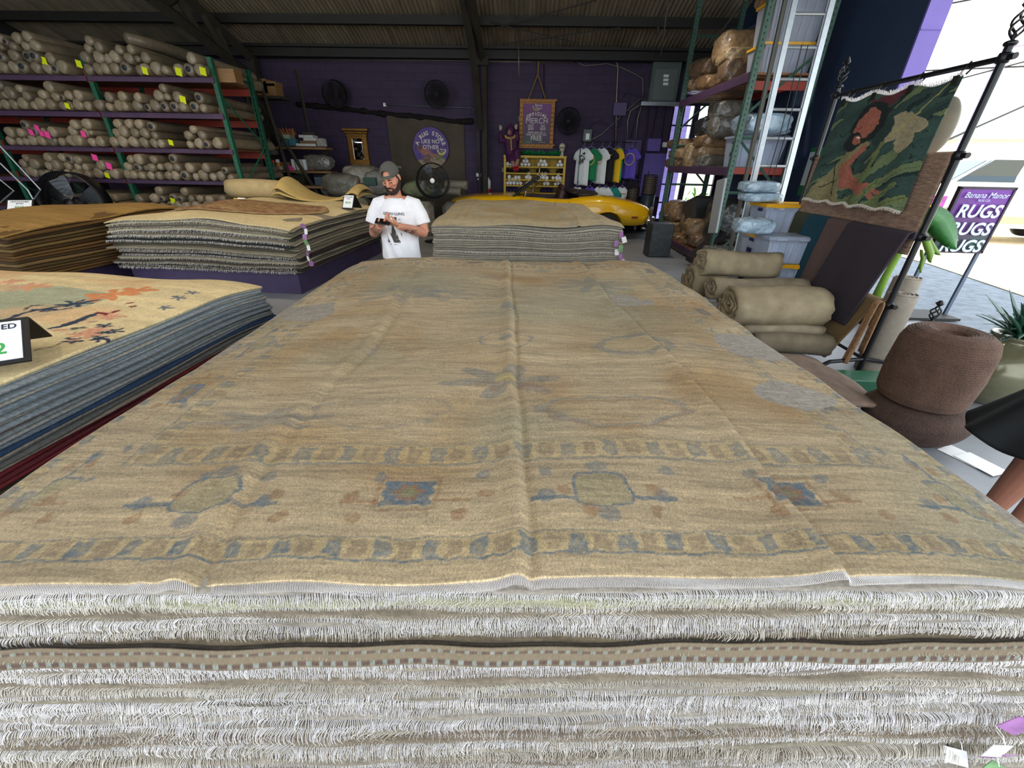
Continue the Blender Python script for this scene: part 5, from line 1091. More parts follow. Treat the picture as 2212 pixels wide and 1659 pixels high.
# garland
mb=MB(); r=np.random.RandomState(3); xs=np.linspace(at(1128,335,Yf)[0],at(1210,335,Yf)[0],26)
for x in xs:
    for k in range(9):
        a_=r.rand()*6.28; e=r.rand()*1.2; L_=.10+.07*r.rand(); d=np.array([math.cos(a_)*math.cos(e),math.sin(a_)*math.cos(e)*.6,math.sin(e)]); p0=np.array([x+.04*(r.rand()-.5),Yf+.12,ztop+.05]); s_=np.cross(d,(0,0,1));s_/=np.linalg.norm(s_)+1e-6
        mb.add([p0,p0+d*L_*.5+s_*.02,p0+d*L_,p0+d*L_*.5-s_*.02,p0+d*L_*.5+np.array([0,0,.008])],[(0,1,4),(1,2,4),(2,3,4),(3,0,4),(0,3,2,1)])
mb.top('leaf_garland',mat('green_foil_leaf','#128a4a',.4),'shiny green leaf garland along the top of the yellow shelf unit','garland',None,False,'stuff')
# mannequin head with cap
c_=at(1214,325,YW-.22); t=thing('mannequin_head',(c_[0],YW-.22,ztop+.02),'white mannequin head wearing a cream cap on the yellow unit','mannequin head'); z=ztop+.02
mb=MB(); mb.tube([(c_[0],YW-.22,z),(c_[0],YW-.22,z+.12)],[.065,.05],16); mb.ell((c_[0],YW-.23,z+.2),(.075,.095,.11)); mb.ell((c_[0],YW-.33,z+.17),(.015,.02,.03)); remesh(mb,'head',mat('mannequin_skin','#d9c4b2',.5),t,.008,3)
mb=MB(); mb.ell((c_[0],YW-.22,z+.255),(.095,.11,.10)); mb.build('cap_crown',mat('cream_cap','#c9c3a8',.8),t,True); mb=MB(); mb.ell((c_[0],YW-.34,z+.23),(.08,.08,.012)); mb.build('cap_brim',mat('grey_brim','#5c5c52',.8),t,True)
# seated costumed figure
t=thing('seated_figure',at(1100,340,YW-.3),'costumed figure in purple and gold with raised hands sitting on the yellow unit','figure')
Yg=YW-.42; g=lambda x,y,dy=0:at(x,y,Yg+dy)
CP=mat('purple_costume','#4a1844',.7,nz=.3,ns=14); SK=mat('figure_skin','#9c7566',.6); GO=mat('gold_trim','#a68a4a',.5,nz=.3,ns=30); RD=mat('red_shoe','#a8142a',.4)
mb=MB(); mb.tube([g(1106,338),g(1105,318),g(1103,300),g(1102,288)],[.19,.2,.21,.1],14,el=[.7]*4,ref=(0,1,0)); mb.tube([g(1093,298),g(1082,305),g(1081,285,-.05)],[.085,.08,.055],10); mb.tube([g(1111,298),g(1119,300),g(1116,283,-.05)],[.085,.08,.055],10)
mb.tube([g(1100,338),g(1106,345,-.18),g(1108,350,-.24)],[.13,.11,.09],10); mb.tube([g(1108,337),g(1118,330,-.2),g(1118,345,-.24)],[.13,.11,.08],10); remesh(mb,'costume',CP,t,.018,5)
mb=MB(); mb.tube([g(1107,348,-.24),g(1110,362,-.26)],[.06,.05],10); mb.tube([g(1119,342,-.24),g(1114,362,-.27)],[.06,.045],10); mb.build('leg',SK,t,True)
for q_ in ((1112,366),(1117,365)): mb=MB(); mb.ell(g(q_[0],q_[1],-.3),(.055,.11,.06)); mb.tube([g(q_[0]-1,q_[1]-6,-.27),g(q_[0],q_[1],-.28)],.055,10); mb.build('shoe',RD,t,True)
mb=MB(); mb.ell(g(1101,286,-.02),(.075,.09,.11)); mb.ell(g(1101,287,-.115),(.018,.025,.03)); mb.tube([g(1101,292),g(1101,297)],.05,10); remesh(mb,'head',SK,t,.012,3)
mb=MB(); mb.ell(g(1103,281,.02),(.12,.12,.13)); mb.tube([g(1104,275),g(1103,266)],[.06,.012],8); mb.tube([g(1108,279),g(1114,274)],[.05,.012],8); mb.build('jester_hood',CP,t,True)
mb=MB(); 
for i in range(11): a_=math.pi*i/10; mb.ell(g(1102-10*math.cos(a_),294+4.5*math.sin(a_),-.13),(.035,.03,.035),n=8,m=6)
for i in range(6): mb.ell(g(1103.5+.3*i,300+4.5*i,-.2),(.03,.03,.035),n=8,m=6)
mb.build('gold_ruff',GO,t,True)
for x,y,s_ in ((1081,278,-1),(1115,276,1)):
    mb=MB(); p=g(x,y,-.07); mb.ell(p,(.035,.016,.045))
    for k in range(4): mb.tube([p+np.array([(k-1.5)*.017,0,.03]),p+np.array([(k-1.5)*.026,-.01,.085+.01*(k in (1,2))])],[.010,.007],6)
    mb.tube([p+np.array([-s_*.03,0,0]),p+np.array([-s_*.06,-.01,.035])],[.011,.008],6); remesh(mb,'hand',mat('figure_hand','#b39a86',.6),t,.005,2)
# clothes rails and hanging shirts
YS2=13.9
rl=thing('clothes_rail',at(1310,420,YS2),'thin black two-tier clothes rail along the purple wall','clothes rail'); a=at(1253,306,YS2);b=at(1375,309,YS2); c1=at(1248,394,YS2); d1=at(1376,396,YS2)
MB().tube([(a[0],YS2,a[2]),(b[0],YS2,a[2])],.012,8).build('upper_rail',BLACK,rl); MB().tube([(c1[0],YS2,c1[2]),(d1[0],YS2,c1[2])],.012,8).build('lower_rail',BLACK,rl)
for x in (a[0]+.03,b[0]-.02): MB().tube([(x,YS2,.02),(x,YS2,a[2]+.02)],.012,8).build('post',BLACK,rl); MB().box((x,YS2,.02),(.05,.5,.03)).build('foot',BLACK,rl)
def shirt(px,top_y,h,w,m,lab,rz,Zr,design=None,grp=None,sleeveless=False):
    p=at(px,top_y,YS2); t=thing('hanging_shirt',(p[0],YS2,p[2]-h),lab,'shirt'); zt=p[2]
    k,s_=math.cos(rz),math.sin(rz); W2=w/2
    prof=[(-.0,.22*0+.0)]
    # outline of a tee shirt, half
    sl=0 if sleeveless else .09
    half=[(.07,0),(.16,-.02),(W2*.8,-.06),(W2+sl,-.20),(W2+sl+.0,-.30),(W2*.82,-.27),(W2*.84,-h*.6),(W2*.92,-h)]
    N=24; zs=np.linspace(0,1,N)
    out=[]
    for z in zs:
        zz=-h*z
        if zz>-.06: x=.08+(W2*.8-.08)*min(1,-zz/.06)
        elif zz>-.30 and not sleeveless: x=W2*.8+(W2+sl-W2*.8)*min(1,(-zz-.06)/.14)
        else: x=W2*(.82+.1*z)
        out.append((x,zz))
    V=[];M_=20
    for x,zz in out:
        for j in range(M_):
            a_=2*math.pi*j/M_; xx=x*math.cos(a_); yy=.05*math.sin(a_)*(1+.4*math.sin(xx*40+zz*3))*(.6 if zz>-.1 else 1)+.012*math.sin(xx*35+rz*7); zc=zz-(.05*max(0,1-abs(xx)/.09) if zz>-.01 else 0)+.0
            V.append((p[0]+xx*k-yy*s_,YS2+xx*s_+yy*k,zt-.08+zc+.02*math.sin(xx*20)*(-zz/h)))
    f=[(i*M_+j,i*M_+(j+1)%M_,(i+1)*M_+(j+1)%M_,(i+1)*M_+j) for i in range(N-1) for j in range(M_)]+[list(range(M_)),[(N-1)*M_+j for j in range(M_)][::-1]]
    MB().add(V,f).build('shirt_body',m,t,True)
    mb=MB(); q_=lambda x,z:(p[0]+x*k,YS2+x*s_,zt+z); mb.tube([q_(-W2*.75,-.13),q_(0,-.045),q_(W2*.75,-.13),q_(-W2*.75,-.13)],.007,6); mb.tube([q_(0,-.045),q_(0,.0),q_(.025,.02),q_(.04,.045),q_(.02,.07),q_(-.0,.065)],.005,6); mb.build('hanger',mat('lilac_hanger','#8c7fc0',.4),t)
    if design:
        mb=MB(); r=np.random.RandomState(int(px)); 
        for i in range(26 if design!='bar' else 8):
            if design=='bar': x,z=-.12+.24*i/7,-.27+.01*r.rand()
            elif design=='band': x,z=.15*math.cos(i/26*6.28),-.38+.15*math.sin(i/26*6.28)
            else: x,z=(r.rand()-.5)*.2,-.36+(r.rand()-.5)*.3
            mb.box((p[0]+x*k+.06*s_,YS2+x*s_-.085*k,zt+z),(.035,.012,.02 if design!='blob' else .035),rz=rz)
        mb.build('print',{'bar':mat('orange_print','#e08a2c',.6),'band':mat('yellow_print','#d3c35c',.6),'blob':mat('grey_print','#4a4a45',.7),'gold':mat('gold_print','#c99a2a',.6)}[design],t)
    return t
SW=mat('white_tee','#dfe6e6',.85,nz=.05);SG_=mat('green_tee','#127a4a',.8,nz=.08);SB_=mat('black_tee','#15151c',.8);SY_=mat('yellow_tee','#e6bd22',.8,nz=.06);SP_=mat('lilac_tee','#5b49b8',.75,nz=.08);ST_=mat('teal_tee','#18857e',.8)
for px,h,w,m,lab,rz,ds,sl in ((1262,.98,.55,SW,'long white shirt with grey print, first on the upper rail',.75,'blob',False),(1278,.86,.52,SG_,'green shirt with a round print on the upper rail',.5,'band',False),(1301,.94,.52,SW,'white shirt in the middle of the upper rail, behind the black one',.85,'gold',False),(1316,.90,.52,SB_,'black shirt with an orange line print on the upper rail',.5,'bar',False),(1335,.90,.50,SY_,'yellow shirt on the upper rail',1.0,None,False),(1339.5,.86,.42,mat('green_white_tank','#2f9a5f',.8,nz=.25,ns=9),'sleeveless green and white top on the upper rail',.9,'gold',True),(1366,.80,.5,SP_,'lilac shirt with a yellow banana print at the right end of the upper rail',.7,'band',False)): 
    p=at(px,307,YS2); s__=shirt(px,312,h,w,m,lab,-rz,None,ds,None,sl)
for i,(px,m,cn) in enumerate(((1248,SW,'white'),(1275,SP_,'lilac'),(1296,SW,'white'),(1310,SW,'white'),(1327,ST_,'teal'),(1345,SW,'white'))): shirt(px,397,.7,.34,m,'%s shirt on the lower rail behind the car, %s from the left'%(cn,ordn(i)),-.35,None,'bar' if i==5 else None)
# perforated bins
def bin_(px,py,r,z0,z1,lab,zp):
    p=at(px,py,13.45); x=p[0]; t=thing('perforated_bin',(x,13.45,0),lab,'bin'); MB().lathe((x,13.45,0),[(r*.9,0),(r,.02),(r,zp),(r*.96,zp+.001),(r*.96,zp+.03),(r*.9,zp)],28).build('body',mat('dark_teal_plastic','#26333c',.45),t,True)
    mb=MB(); n_=22; rows=int((z1-zp)/.055)
    for j in range(rows):
        for i in range(n_): a_=2*math.pi*(i+.5*(j%2))/n_; mb.box((x+r*math.cos(a_),13.45+r*math.sin(a_),zp+.03+j*.055),(.012,.046,.02),rz=a_)
    for z in (zp+.01,z1): mb.tube([(x+r*math.cos(a_),13.45+r*math.sin(a_),z) for a_ in np.linspace(0,6.2832,25)],.012,5,cap=False)
    for i in range(n_): a_=2*math.pi*i/n_; mb.tube([(x+r*.985*math.cos(a_),13.45+r*.985*math.sin(a_),zp),(x+r*.985*math.cos(a_),13.45+r*.985*math.sin(a_),z1)],.006,4)
    mb.build('perforated_wall',mat('dark_bin_metal','#1d1c22',.5),t); MB().lathe((x,13.45,zp),[(r*.8,0),(r*.8,z1-zp-.05)],20).build('liner',mat('bin_liner','#7d6a55',.7),t)
    return t
bin_(1370,400,.17,0,1.2,'lower perforated bin left of the tall one before the lilac panel',.45); bin_(1407,380,.20,0,1.52,'tall dark cylinder bin with perforated top before the lilac panel',1.0)
# ---------------- the yellow car ----------------
Yc=11.45
def car():
    t=thing('convertible_car',(.6,Yc+.9,0),'yellow open convertible car with brown interior parked before the purple wall','car')
    xs=[-2.15,-2.0,-1.5,-.8,-.35,0,.5,1.0,1.4,1.8,2.3,2.8,3.05,3.18]
    top_=[.80,.90,.97,1.0,1.005,.99,.975,.97,1.02,1.045,.99,.90,.83,.74]
    bot=[.55,.45,.32,.30,.28,.28,.28,.28,.30,.33,.36,.36,.38,.48]
    half=[.62,.76,.88,.93,.95,.96,.96,.96,.97,.98,.96,.90,.84,.70]
    yc=Yc+.96; V=[];n=20
    def ring(x,tp,bt,hw):
        R=[]; mid=bt+(tp-bt)*.48
        pr=[(-.80,tp-.0),(-.93,tp-.05),(-1.0,tp-.16),(-.985,mid+.02),(-1.0,mid-.02),(-.97,mid-.14),(-.90,bt)]
        inner=[(-.45,tp+.012),(0,tp+.02)]
        L=[(a*hw,z) for a,z in inner[::-1][:1]]+[(-.45*hw,tp+.012)]+[(a*hw,z) for a,z in pr]+[(-.5*hw,bt-.02)]
        Rr=[(-a,z) for a,z in L[::-1]]
        return [(x,yc+a,z) for a,z in L]+[(x,yc+a,z) for a,z in Rr[:-1]]
    X=np.linspace(xs[0],xs[-1],60); 
    for x in X:
        tp,bt,hw=[float(np.interp(x,xs,q)) for q in (top_,bot,half)]
        # wheel arch
        r_=ring(x,tp,bt,hw)
        for xc in (-1.25,2.05):
            d=abs(x-xc)
            if d<.38:
                za=.30+math.sqrt(max(.40**2-d*d,0))*.98
                r_=[(a,b,max(z,za) if abs(b-yc)>hw*.8 else z) for a,b,z in r_]
        V.append(r_)
    m=len(V[0]); V=np.array(V).reshape(-1,3); f=[(i*m+j,i*m+(j+1)%m,(i+1)*m+(j+1)%m,(i+1)*m+j) for i in range(59) for j in range(m)]+[list(range(m)),[59*m+j for j in range(m)][::-1]]
    # cockpit: open faces between x=-.1 and 1.15 near the centre
    keep=[]
    for q in f:
        c=V[list(q)].mean(0)
        if len(q)==4 and -.15<c[0]<1.25 and abs(c[1]-yc)<.70 and c[2]>.9: continue
        keep.append(q)
    MB().add(V,keep).build('body',YELP,t,True)
    mb=MB(); mb.box((.55,yc,.55),(1.6,1.6,.08)); mb.box((.55,yc-.78,.75),(1.6,.04,.45)); mb.box((.55,yc+.78,.75),(1.6,.04,.45)); mb.box((-.2,yc,.78),(.05,1.6,.42)); mb.box((1.32,yc,.75),(.05,1.6,.4)); mb.build('cabin_tub',mat('brown_leather','#3a2622',.5),t)
    for y in (yc-.38,yc+.38): mb=MB(); mb.box((.55,y,.72),(.5,.5,.2),bev=.05); mb.box((.82,y,.95),(.16,.5,.42),R=Matrix.Rotation(.2,3,'Y'),bev=.05); mb.ell((.86,y,1.19),(.07,.14,.09)); mb.build('seat',mat('brown_leather'),t)
    mb=MB(); mb.ell((1.45,yc,1.06),(.42,.72,.10)); mb.ell((1.18,yc,1.10),(.2,.70,.08)); mb.build('folded_roof',mat('dark_brown_cover','#2c211e',.6,nz=.2),t,True)
    mb=MB(); A=[(-.42,yc-.78,1.0),(.24,yc-.66,1.44),(.24,yc+.66,1.44),(-.42,yc+.78,1.0)]; mb.tube(A,.028,8); mb.build('windscreen_frame',BLACK,t); P=np.array(A); MB().add(np.concatenate([P,P+np.array([.008,0,0])]),[(0,1,2,3),(7,6,5,4),(0,4,5,1),(1,5,6,2),(2,6,7,3),(3,7,4,0)]).build('windscreen_glass',mat('tinted_glass','#55665c',.03,trans=.9,ior=1.1),t)
    mb=MB(); mb.tube([(.14,yc-.70,1.40),(.24,yc-.72,1.34),(-.10,yc-.80,1.0)],.016,6); mb.build('quarter_vent_frame',CHROME,t)
    mb=MB(); mb.tube([(-.12,yc-.9,1.0),(-.1,yc-.94,1.08)],.018,8); mb.ell((-.1,yc-.96,1.11),(.035,.06,.05)); mb.build('wing_mirror',CHROME,t,True)
    for y in (yc-.93,yc+.93):
        for xc in (-1.25,2.05):
            w_=thing_part(t,'wheel',(xc,y,.32)); mb=MB(); mb.lathe((xc,y-.1,.32),[(.18,0),(.30,.005),(.325,.04),(.325,.16),(.30,.2),(.18,.2)],32,(0,1,0)); mb.build('tyre',mat('tyre_rubber','#141414',.8),w_,True); MB().lathe((xc,y-.105,.32),[(.02,.0),(.06,.0),(.10,.02),(.17,.015),(.185,.03),(.18,.19)],24,(0,1,0)).build('rim',CHROME,w_,True)
    mb=MB(); mb.tube([(3.05,yc-.92,.50),(3.20,yc-.86,.50),(3.28,yc-.6,.50),(3.30,yc,.50),(3.28,yc+.6,.50),(3.20,yc+.86,.5)],.075,8,el=[1.3]*6,ref=(0,0,1)); mb.build('rear_bumper',CHROME,t,True)
    mb=MB(); 
    for s_ in (-1,1):
        mb.box((3.19,yc+s_*.60,.68),(.05,.34,.14),bev=.01)
    mb.build('tail_lamp',mat('tail_lamp_red','#8a1a18',.25,coat=.6),t); mb=MB(); mb.box((3.175,yc-.80,.72),(.09,.06,.24),bev=.015); mb.build('tail_bezel',CHROME,t)
    MB().box((2.74,yc-.925,.57),(.16,.02,.05),bev=.005).build('side_marker',mat('marker_red','#7a2f2a',.3),t)
    MB().tube([(3.0,yc-.7,.30),(3.16,yc-.72,.28)],.035,10).build('exhaust_pipe',CHROME,t,True)
    MB().box((.62,yc-.975,.86),(.14,.02,.03),bev=.006).build('door_handle',CHROME,t)
    mb=MB(); mb.box((-.42,yc-.955,.68),(.008,.012,.5)); mb.box((1.02,yc-.965,.68),(.008,.012,.5)); mb.build('door_gap',BLACK,t)
def thing_part(parent,name,loc):
    o=bpy.data.objects.new(name,None); COL.objects.link(o); o.parent=parent; o.location=[float(a-b) for a,b in zip(loc,LOC[parent])]; LOC[o]=np.array(loc,float); o.empty_display_size=.05; return o
car()
# ---------------- right pallet rack ----------------
XR=3.48
rk=thing('pallet_rack',(4.0,10,0),'worn green pallet rack with purple beams, stacked with wrapped bundles, on the right','rack')
for x in (XR+.04,XR+1.0):
    for y in (8.28,11.8):
        mb=MB(); mb.box((x,y-.04,2.6),(.09,.012,5.2)); mb.box((x,y+.04,2.6),(.09,.012,5.2)); mb.box((x-.042,y,2.6),(.012,.08,5.2)); 
        for z in np.arange(.2,5.1,.1): mb.add([(x-.049,y-.013,z),(x-.049,y+.013,z),(x-.049,y+.013,z+.035),(x-.049,y-.013,z+.035)],[(0,1,2,3)]) if 0 else None
        mb.build('upright',RGREENL,rk)
        hb=MB()
        for z in np.arange(.2,5.1,.075): hb.box((x-.002,y-.047,z),(.018,.004,.028))
        hb.build('punched_holes',CORE,rk)['kind']='stuff'
for y in (8.28,11.8):
    mb=MB(); 
    for za,zb in ((.15,.15),(1.35,1.35),(2.2,2.2),(4.3,4.3)): MB().tube([(XR+.04,y,za),(XR+1.0,y,zb)],.024,4).build('side_brace',RGREENL,rk)
    for za,zb in ((2.2,1.35),(2.5,3.4),(.2,1.2)): MB().tube([(XR+.04,y,za),(XR+1.0,y,zb)],.022,4).build('side_brace',RGREENL,rk)
RL=[(.06,.19),(1.62,1.76),(2.97,3.11)]
for z0,z1 in RL:
    MB().box((XR,10.04,(z0+z1)/2),(.05,3.5,z1-z0),bev=.006).build('front_beam',RPUR,rk)
    MB().box((XR+1.03,10.04,(z0+z1)/2),(.05,3.5,z1-z0),bev=.006).build('rear_beam',RRED,rk)
    mb=MB()
    for i in range(14): mb.box((XR+.52,8.4+3.3*i/13,z1-.02),(.98,.14,.03))
    mb.build('deck_board',WOODD,rk)
for y in (8.32,): MB().box((XR+.52,y,2.93),(1.0,.05,.12)).build('end_beam',RRED,rk); MB().box((XR+.52,y,1.70),(1.0,.05,.1)).build('end_beam',RRED,rk)
BR=[mat('wrapped_brown_%d'%i,h,.35,nz=.35,ns=7,bump=.9,bs=11,coat=.6) for i,h in enumerate(('#8d6f4e','#9a7f5e','#76604a','#6e6a60','#a08a66'))]
BRD=mat('wrapped_dark','#2f3130',.35,nz=.3,ns=7,bump=.8,bs=11,coat=.5)
def bun(px,py,X,dims,m,lab,seed,nm='wrapped_rug',sq=.48,g='wrapped bundles on the right rack',base=None,rz=0):
    p=atx(px,py,X); r=np.random.RandomState(seed); nb=28; n=56; V=[]; cp=lambda a,e:np.sign(a)*np.abs(a)**e
    th=np.linspace(0,math.pi,nb+1)[1:-1]; ph=np.arange(n)*2*math.pi/n
    for t in th:
        w=1.02+.05*np.sin(ph*3+seed+t*2)+.03*np.sin(ph*8+t*6+seed)+.015*(r.rand(n)-.5)-.14*np.abs(vn(ph*3,t*5,seed)-.5)-.09*np.abs(vn(ph*8,t*10,seed+3)-.5)
        V.append(np.stack([dims[0]*w*cp(np.sin(t),sq)*cp(np.cos(ph),sq),dims[1]*w*cp(np.sin(t),sq)*cp(np.sin(ph),sq),dims[2]*(1+.05*np.sin(ph*5+seed))*cp(np.cos(t),sq)],-1))
    V=np.concatenate(V+[[[0,0,dims[2]],[0,0,-dims[2]]]]); k=len(th)
    f=[(i*n+j,(i+1)*n+j,(i+1)*n+(j+1)%n,i*n+(j+1)%n) for i in range(k-1) for j in range(n)]; q_=k*n; f+=[(q_,j,(j+1)%n) for j in range(n)]+[(q_+1,(k-1)*n+(j+1)%n,(k-1)*n+j) for j in range(n)]
    kk,s_=math.cos(rz),math.sin(rz); V=V@np.array([[kk,s_,0],[-s_,kk,0],[0,0,1]])
    z=p[2] if base is None else base+dims[2]
    return MB().add(V+np.array([X,p[1],z]),f).top(nm,m,lab,'rug bundle',g,True)
X2=XR+.5
for i,(px,py,d,k,l,rz) in enumerate((
 (1520,185,(.42,.30,.15),1,'top shelf, far end, lower',0),(1548,180,(.40,.3,.14),0,'top shelf, second from the far end',.1),(1540,150,(.45,.42,.18),2,'top shelf, far end, resting on two others',.2),
 (1600,158,(.42,.32,.22),2,'top shelf, middle, shiny',0),(1600,125,(.40,.36,.13),4,'top shelf, middle, with yellowish top',0),(1592,105,(.40,.32,.26),1,'top shelf, upright grey beige one',0))):
    bun(px,py,X2,d,BR[k],'wrapped rug bundle on %s'%l,i+3,rz=rz)
for i,(px,py,d,k,l) in enumerate((
 (1480,352,(.45,.42,.13),0,'middle shelf, far end, lowest'),(1490,333,(.45,.40,.13),1,'middle shelf, far end, second up'),(1486,312,(.45,.42,.12),0,'middle shelf, far end, topmost'),
 (1516,340,(.42,.18,.30),4,'middle shelf, upright with two dark labels'),(1542,350,(.42,.28,.15),3,'middle shelf, third pile, lowest'),(1542,330,(.42,.28,.14),1,'middle shelf, third pile, second up'),(1548,306,(.44,.32,.13),0,'middle shelf, third pile, third up'),
 (1550,275,(.42,.30,.20),3,'middle shelf, dark round one at the window'),(1575,275,(.40,.2,.2),3,'middle shelf, right of the dark round one'),(1577,240,(.40,.22,.18),3,'middle shelf, dark topmost at the window'))):
    bun(px,py,X2,d,BR[k] if k!=3 or i!=7 else BRD,'wrapped rug bundle on %s'%l,i+33)
for i,(px,py,d,k,l,rz) in enumerate((
 (1475,455,(.42,.36,.24),0,'bottom shelf, big one under the low window',0),(1448,470,(.3,.16,.2),0,'bottom shelf, at the far post',0),(1470,490,(.4,.3,.15),1,'bottom shelf, middle left',.2),(1500,480,(.35,.2,.22),2,'bottom shelf, leaning in the middle',.5),(1520,492,(.42,.32,.2),1,'bottom shelf, shiny with a pale label',0),
 (1452,508,(.35,.22,.13),2,'bottom shelf, lower far left',0),(1478,515,(.4,.24,.13),0,'bottom shelf, lowest with shiny end',0),(1500,522,(.36,.2,.12),1,'bottom shelf, lowest middle',0),(1530,520,(.4,.25,.14),2,'bottom shelf, lowest right',0))):
    bun(px,py,X2-.05,d,BR[k],'wrapped rug bundle on %s'%l,i+53,rz=rz)
p=atx(1518,455,X2); MB().box((X2,p[1],p[2]-.02),(.7,.75,.55),R=Matrix.Rotation(-.25,3,'X'),bev=.06).top('dark_block',mat('dark_wrapped_block','#2b2c2c',.45,nz=.1),'dark square wrapped block on the bottom shelf of the right rack','rug bundle')
bun(1575,480,X2+.1,(.42,.45,.42),BRD,'big dark wrapped heap behind the rack post near the totes',81,g=None)
bun(1560,545,X2-.3,(.35,.3,.1),BR[3],'dark low bundle at the foot of the right rack post',82,g=None); 
# dark folded rug sliding off the bottom shelf
pts=[atx(1560,505,3.6),atx(1530,525,3.5),atx(1505,548,3.35),atx(1488,560,3.2)]; mb=MB(); 
P=np.array(pts); off=np.array([.0,.35,.0]); V=[]; 
for t in np.linspace(0,1,16): q_=np.array([np.interp(t,[0,.33,.66,1],P[:,k]) for k in range(3)]); V+= [q_-off*.5+np.array([0,0,.05]),q_+off*.5+np.array([0,0,.05]),q_+off*.5-np.array([0,0,.05]),q_-off*.5-np.array([0,0,.05])]
mb.add(V,[(i*4+j,i*4+(j+1)%4,i*4+4+(j+1)%4,i*4+4+j) for i in range(15) for j in range(4)]+[(3,2,1,0),(60,61,62,63)]); mb.top('folded_rug',mat('dark_navy_rug','#2b2428',.9,nz=.3),'dark rug sliding off the bottom shelf of the right rack towards the floor','rug')
# totes: translucent with yellow lids
TOTE=mat('milky_plastic','#d4def0',.25,nz=.08,trans=.6,ior=1.1); LIDY=mat('yellow_lid','#e0a520',.4); LAB=mat('dark_blue_label','#2b2a5c',.5); FILL=mat('bagged_rug_fill','#b7bdc6',.4,nz=.3,ns=8,bump=.8,bs=12)
def tote(c,w,d,h,lab,lid=True,fill=FILL,rz=0,lm=None,g='storage totes',labels=True):
    t=thing('storage_tote',c,lab,'storage box',g); x,y,z=c; kk,s_=math.cos(rz),math.sin(rz)
    def P(a,b,zz): return (x+a*kk-b*s_,y+a*s_+b*kk,z+zz)
    def shell(k0,k1,z0,z1,nm,m,bot=True):
        V=[P(a*w/2*k,b*d/2*k,zz) for k,zz in ((k0,z0),(k1,z1)) for a,b in ((-1,-1),(1,-1),(1,1),(-1,1))]; f=[(0,1,5,4),(1,2,6,5),(2,3,7,6),(3,0,4,7),(0,3,2,1),(4,5,6,7)]
        mb=MB(); mb.add(V,f); return mb
    mb=shell(.86,.97,.0,h-.03,'',TOTE)
    for i in range(6):
        a=-.4+.8*i/5; mb.add([P(a*w*.9-.01,-d/2*.87-.012,.02),P(a*w*.9+.01,-d/2*.87-.012,.02),P(a*w+.01,-d/2*.97-.012,h-.06),P(a*w-.01,-d/2*.97-.012,h-.06),P(a*w*.9,-d/2*.8,.02),P(a*w,-d/2*.9,h-.06)],[(0,1,2,3),(0,3,5,4),(1,4,5,2),(0,4,1),(3,2,5)])
    mb.build('body',TOTE,t)
    shell(.80,.90,.015,h*.75,'',fill).build('contents',fill,t)
    m_=lm or LIDY
    if lid:
        mb=MB(); 
        V=[P(a*w/2*k,b*d/2*k,zz) for k,zz in ((1.03,h-.04),(1.03,h-.005),(.95,h+.0)) for a,b in ((-1,-1),(1,-1),(1,1),(-1,1))]
        mb.add(V,[(i*4+j,i*4+(j+1)%4,i*4+4+(j+1)%4,i*4+4+j) for i in range(2) for j in range(4)]+[(3,2,1,0),(8,9,10,11)])
        for a in (-.25,.25): 
            q_=P(a*w,-d/2*1.03,h-.03); mb.box(q_,(.12,.03,.03),rz=rz)
        mb.build('lid',m_,t)
    if labels:
        mb=MB()
        for zz in (h*.78,h*.45,h*.38): q_=P(-w/2*.955-.002,-.05,zz); mb.box(q_,(.006,.11,.035),rz=rz)
        mb.build('paper_label',LAB,t)
    return t
TX,TY=3.13,5.62
HT=.345
for i in range(4):
    nm_=('lowest','third from the top','second from the top','topmost')[i]
    tote((TX-.03*(3-i),TY-.05*(3-i),HT*i),.60,.42,HT,'clear tote with yellow lid by the ladder, %s of its stack'%nm_,rz=.0)
tote((2.98,5.12,.78),.52,.36,.30,'clear tote without lid, crammed with bags, before the tote stack',lid=True,lm=TOTE,labels=False) 
tote((3.0,5.12,.40),.52,.36,.375,'clear tote with yellow rim under the lidless one',labels=False); tote((3.0,5.12,0),.54,.38,.395,'lowest clear tote before the ladder, near the felts rack',labels=False)
SILV=mat('silver_blue_wrap','#9db4c4',.2,nz=.35,ns=9,bump=1,bs=14,coat=.7)
bag(1660,420,5.48,(.24,.17,.055),SILV,'lower clear bagged rug on the topmost yellow lid',base=HT*4+.0,seed=41,nm='bagged_rug',cat='rug bundle')
bag(1655,402,5.50,(.23,.16,.065),SILV,'upper clear bagged rug on the topmost yellow lid',base=HT*4+.105,seed=42,nm='bagged_rug',cat='rug bundle')
bag(1645,475,4.98,(.22,.15,.085),SILV,'clear bagged rug on the lidless tote',base=1.08,seed=43,nm='bagged_rug',cat='rug bundle')
# totes on the right rack
for i,(px,py,w,h_,z,lb) in enumerate(((1605,0,.95,.55,RL[2][1]+.42,'upper of two big totes high on the right rack'),(1605,0,1.0,.42,RL[2][1],'lower of two big totes high on the right rack'),(1605,0,.9,.5,RL[1][1],'big clear tote on the middle shelf behind the ladder'))):
    tote((XR+.62,8.78+(.1 if i==2 else 0),z),.85,.62,h_,lb,rz=0,fill=FILL if i==2 else mat('bagged_brown_fill','#8a7256',.5,nz=.3,ns=8),g=None,lm=TOTE if i==2 else None)
bun(1690,30,XR+.6,(.4,.3,.12),BR[0],'brown wrapped bundle on the highest tote',91,g=None,base=RL[2][1]+.97)
bun(1640,290,XR+.55,(.42,.4,.16),SILV,'shiny clear bundle on the middle shelf tote',92,g=None,base=RL[1][1]+.5)
p=at(1560,440,7.9); MB().box((3.33,8.02,p[2]-.06),(.04,.34,.88),R=Matrix.Rotation(-.15,3,'X'),bev=.015).top('leaning_board',mat('pale_grey_panel','#9fa5a8',.5),'narrow pale panel hanging against the rack post','panel')
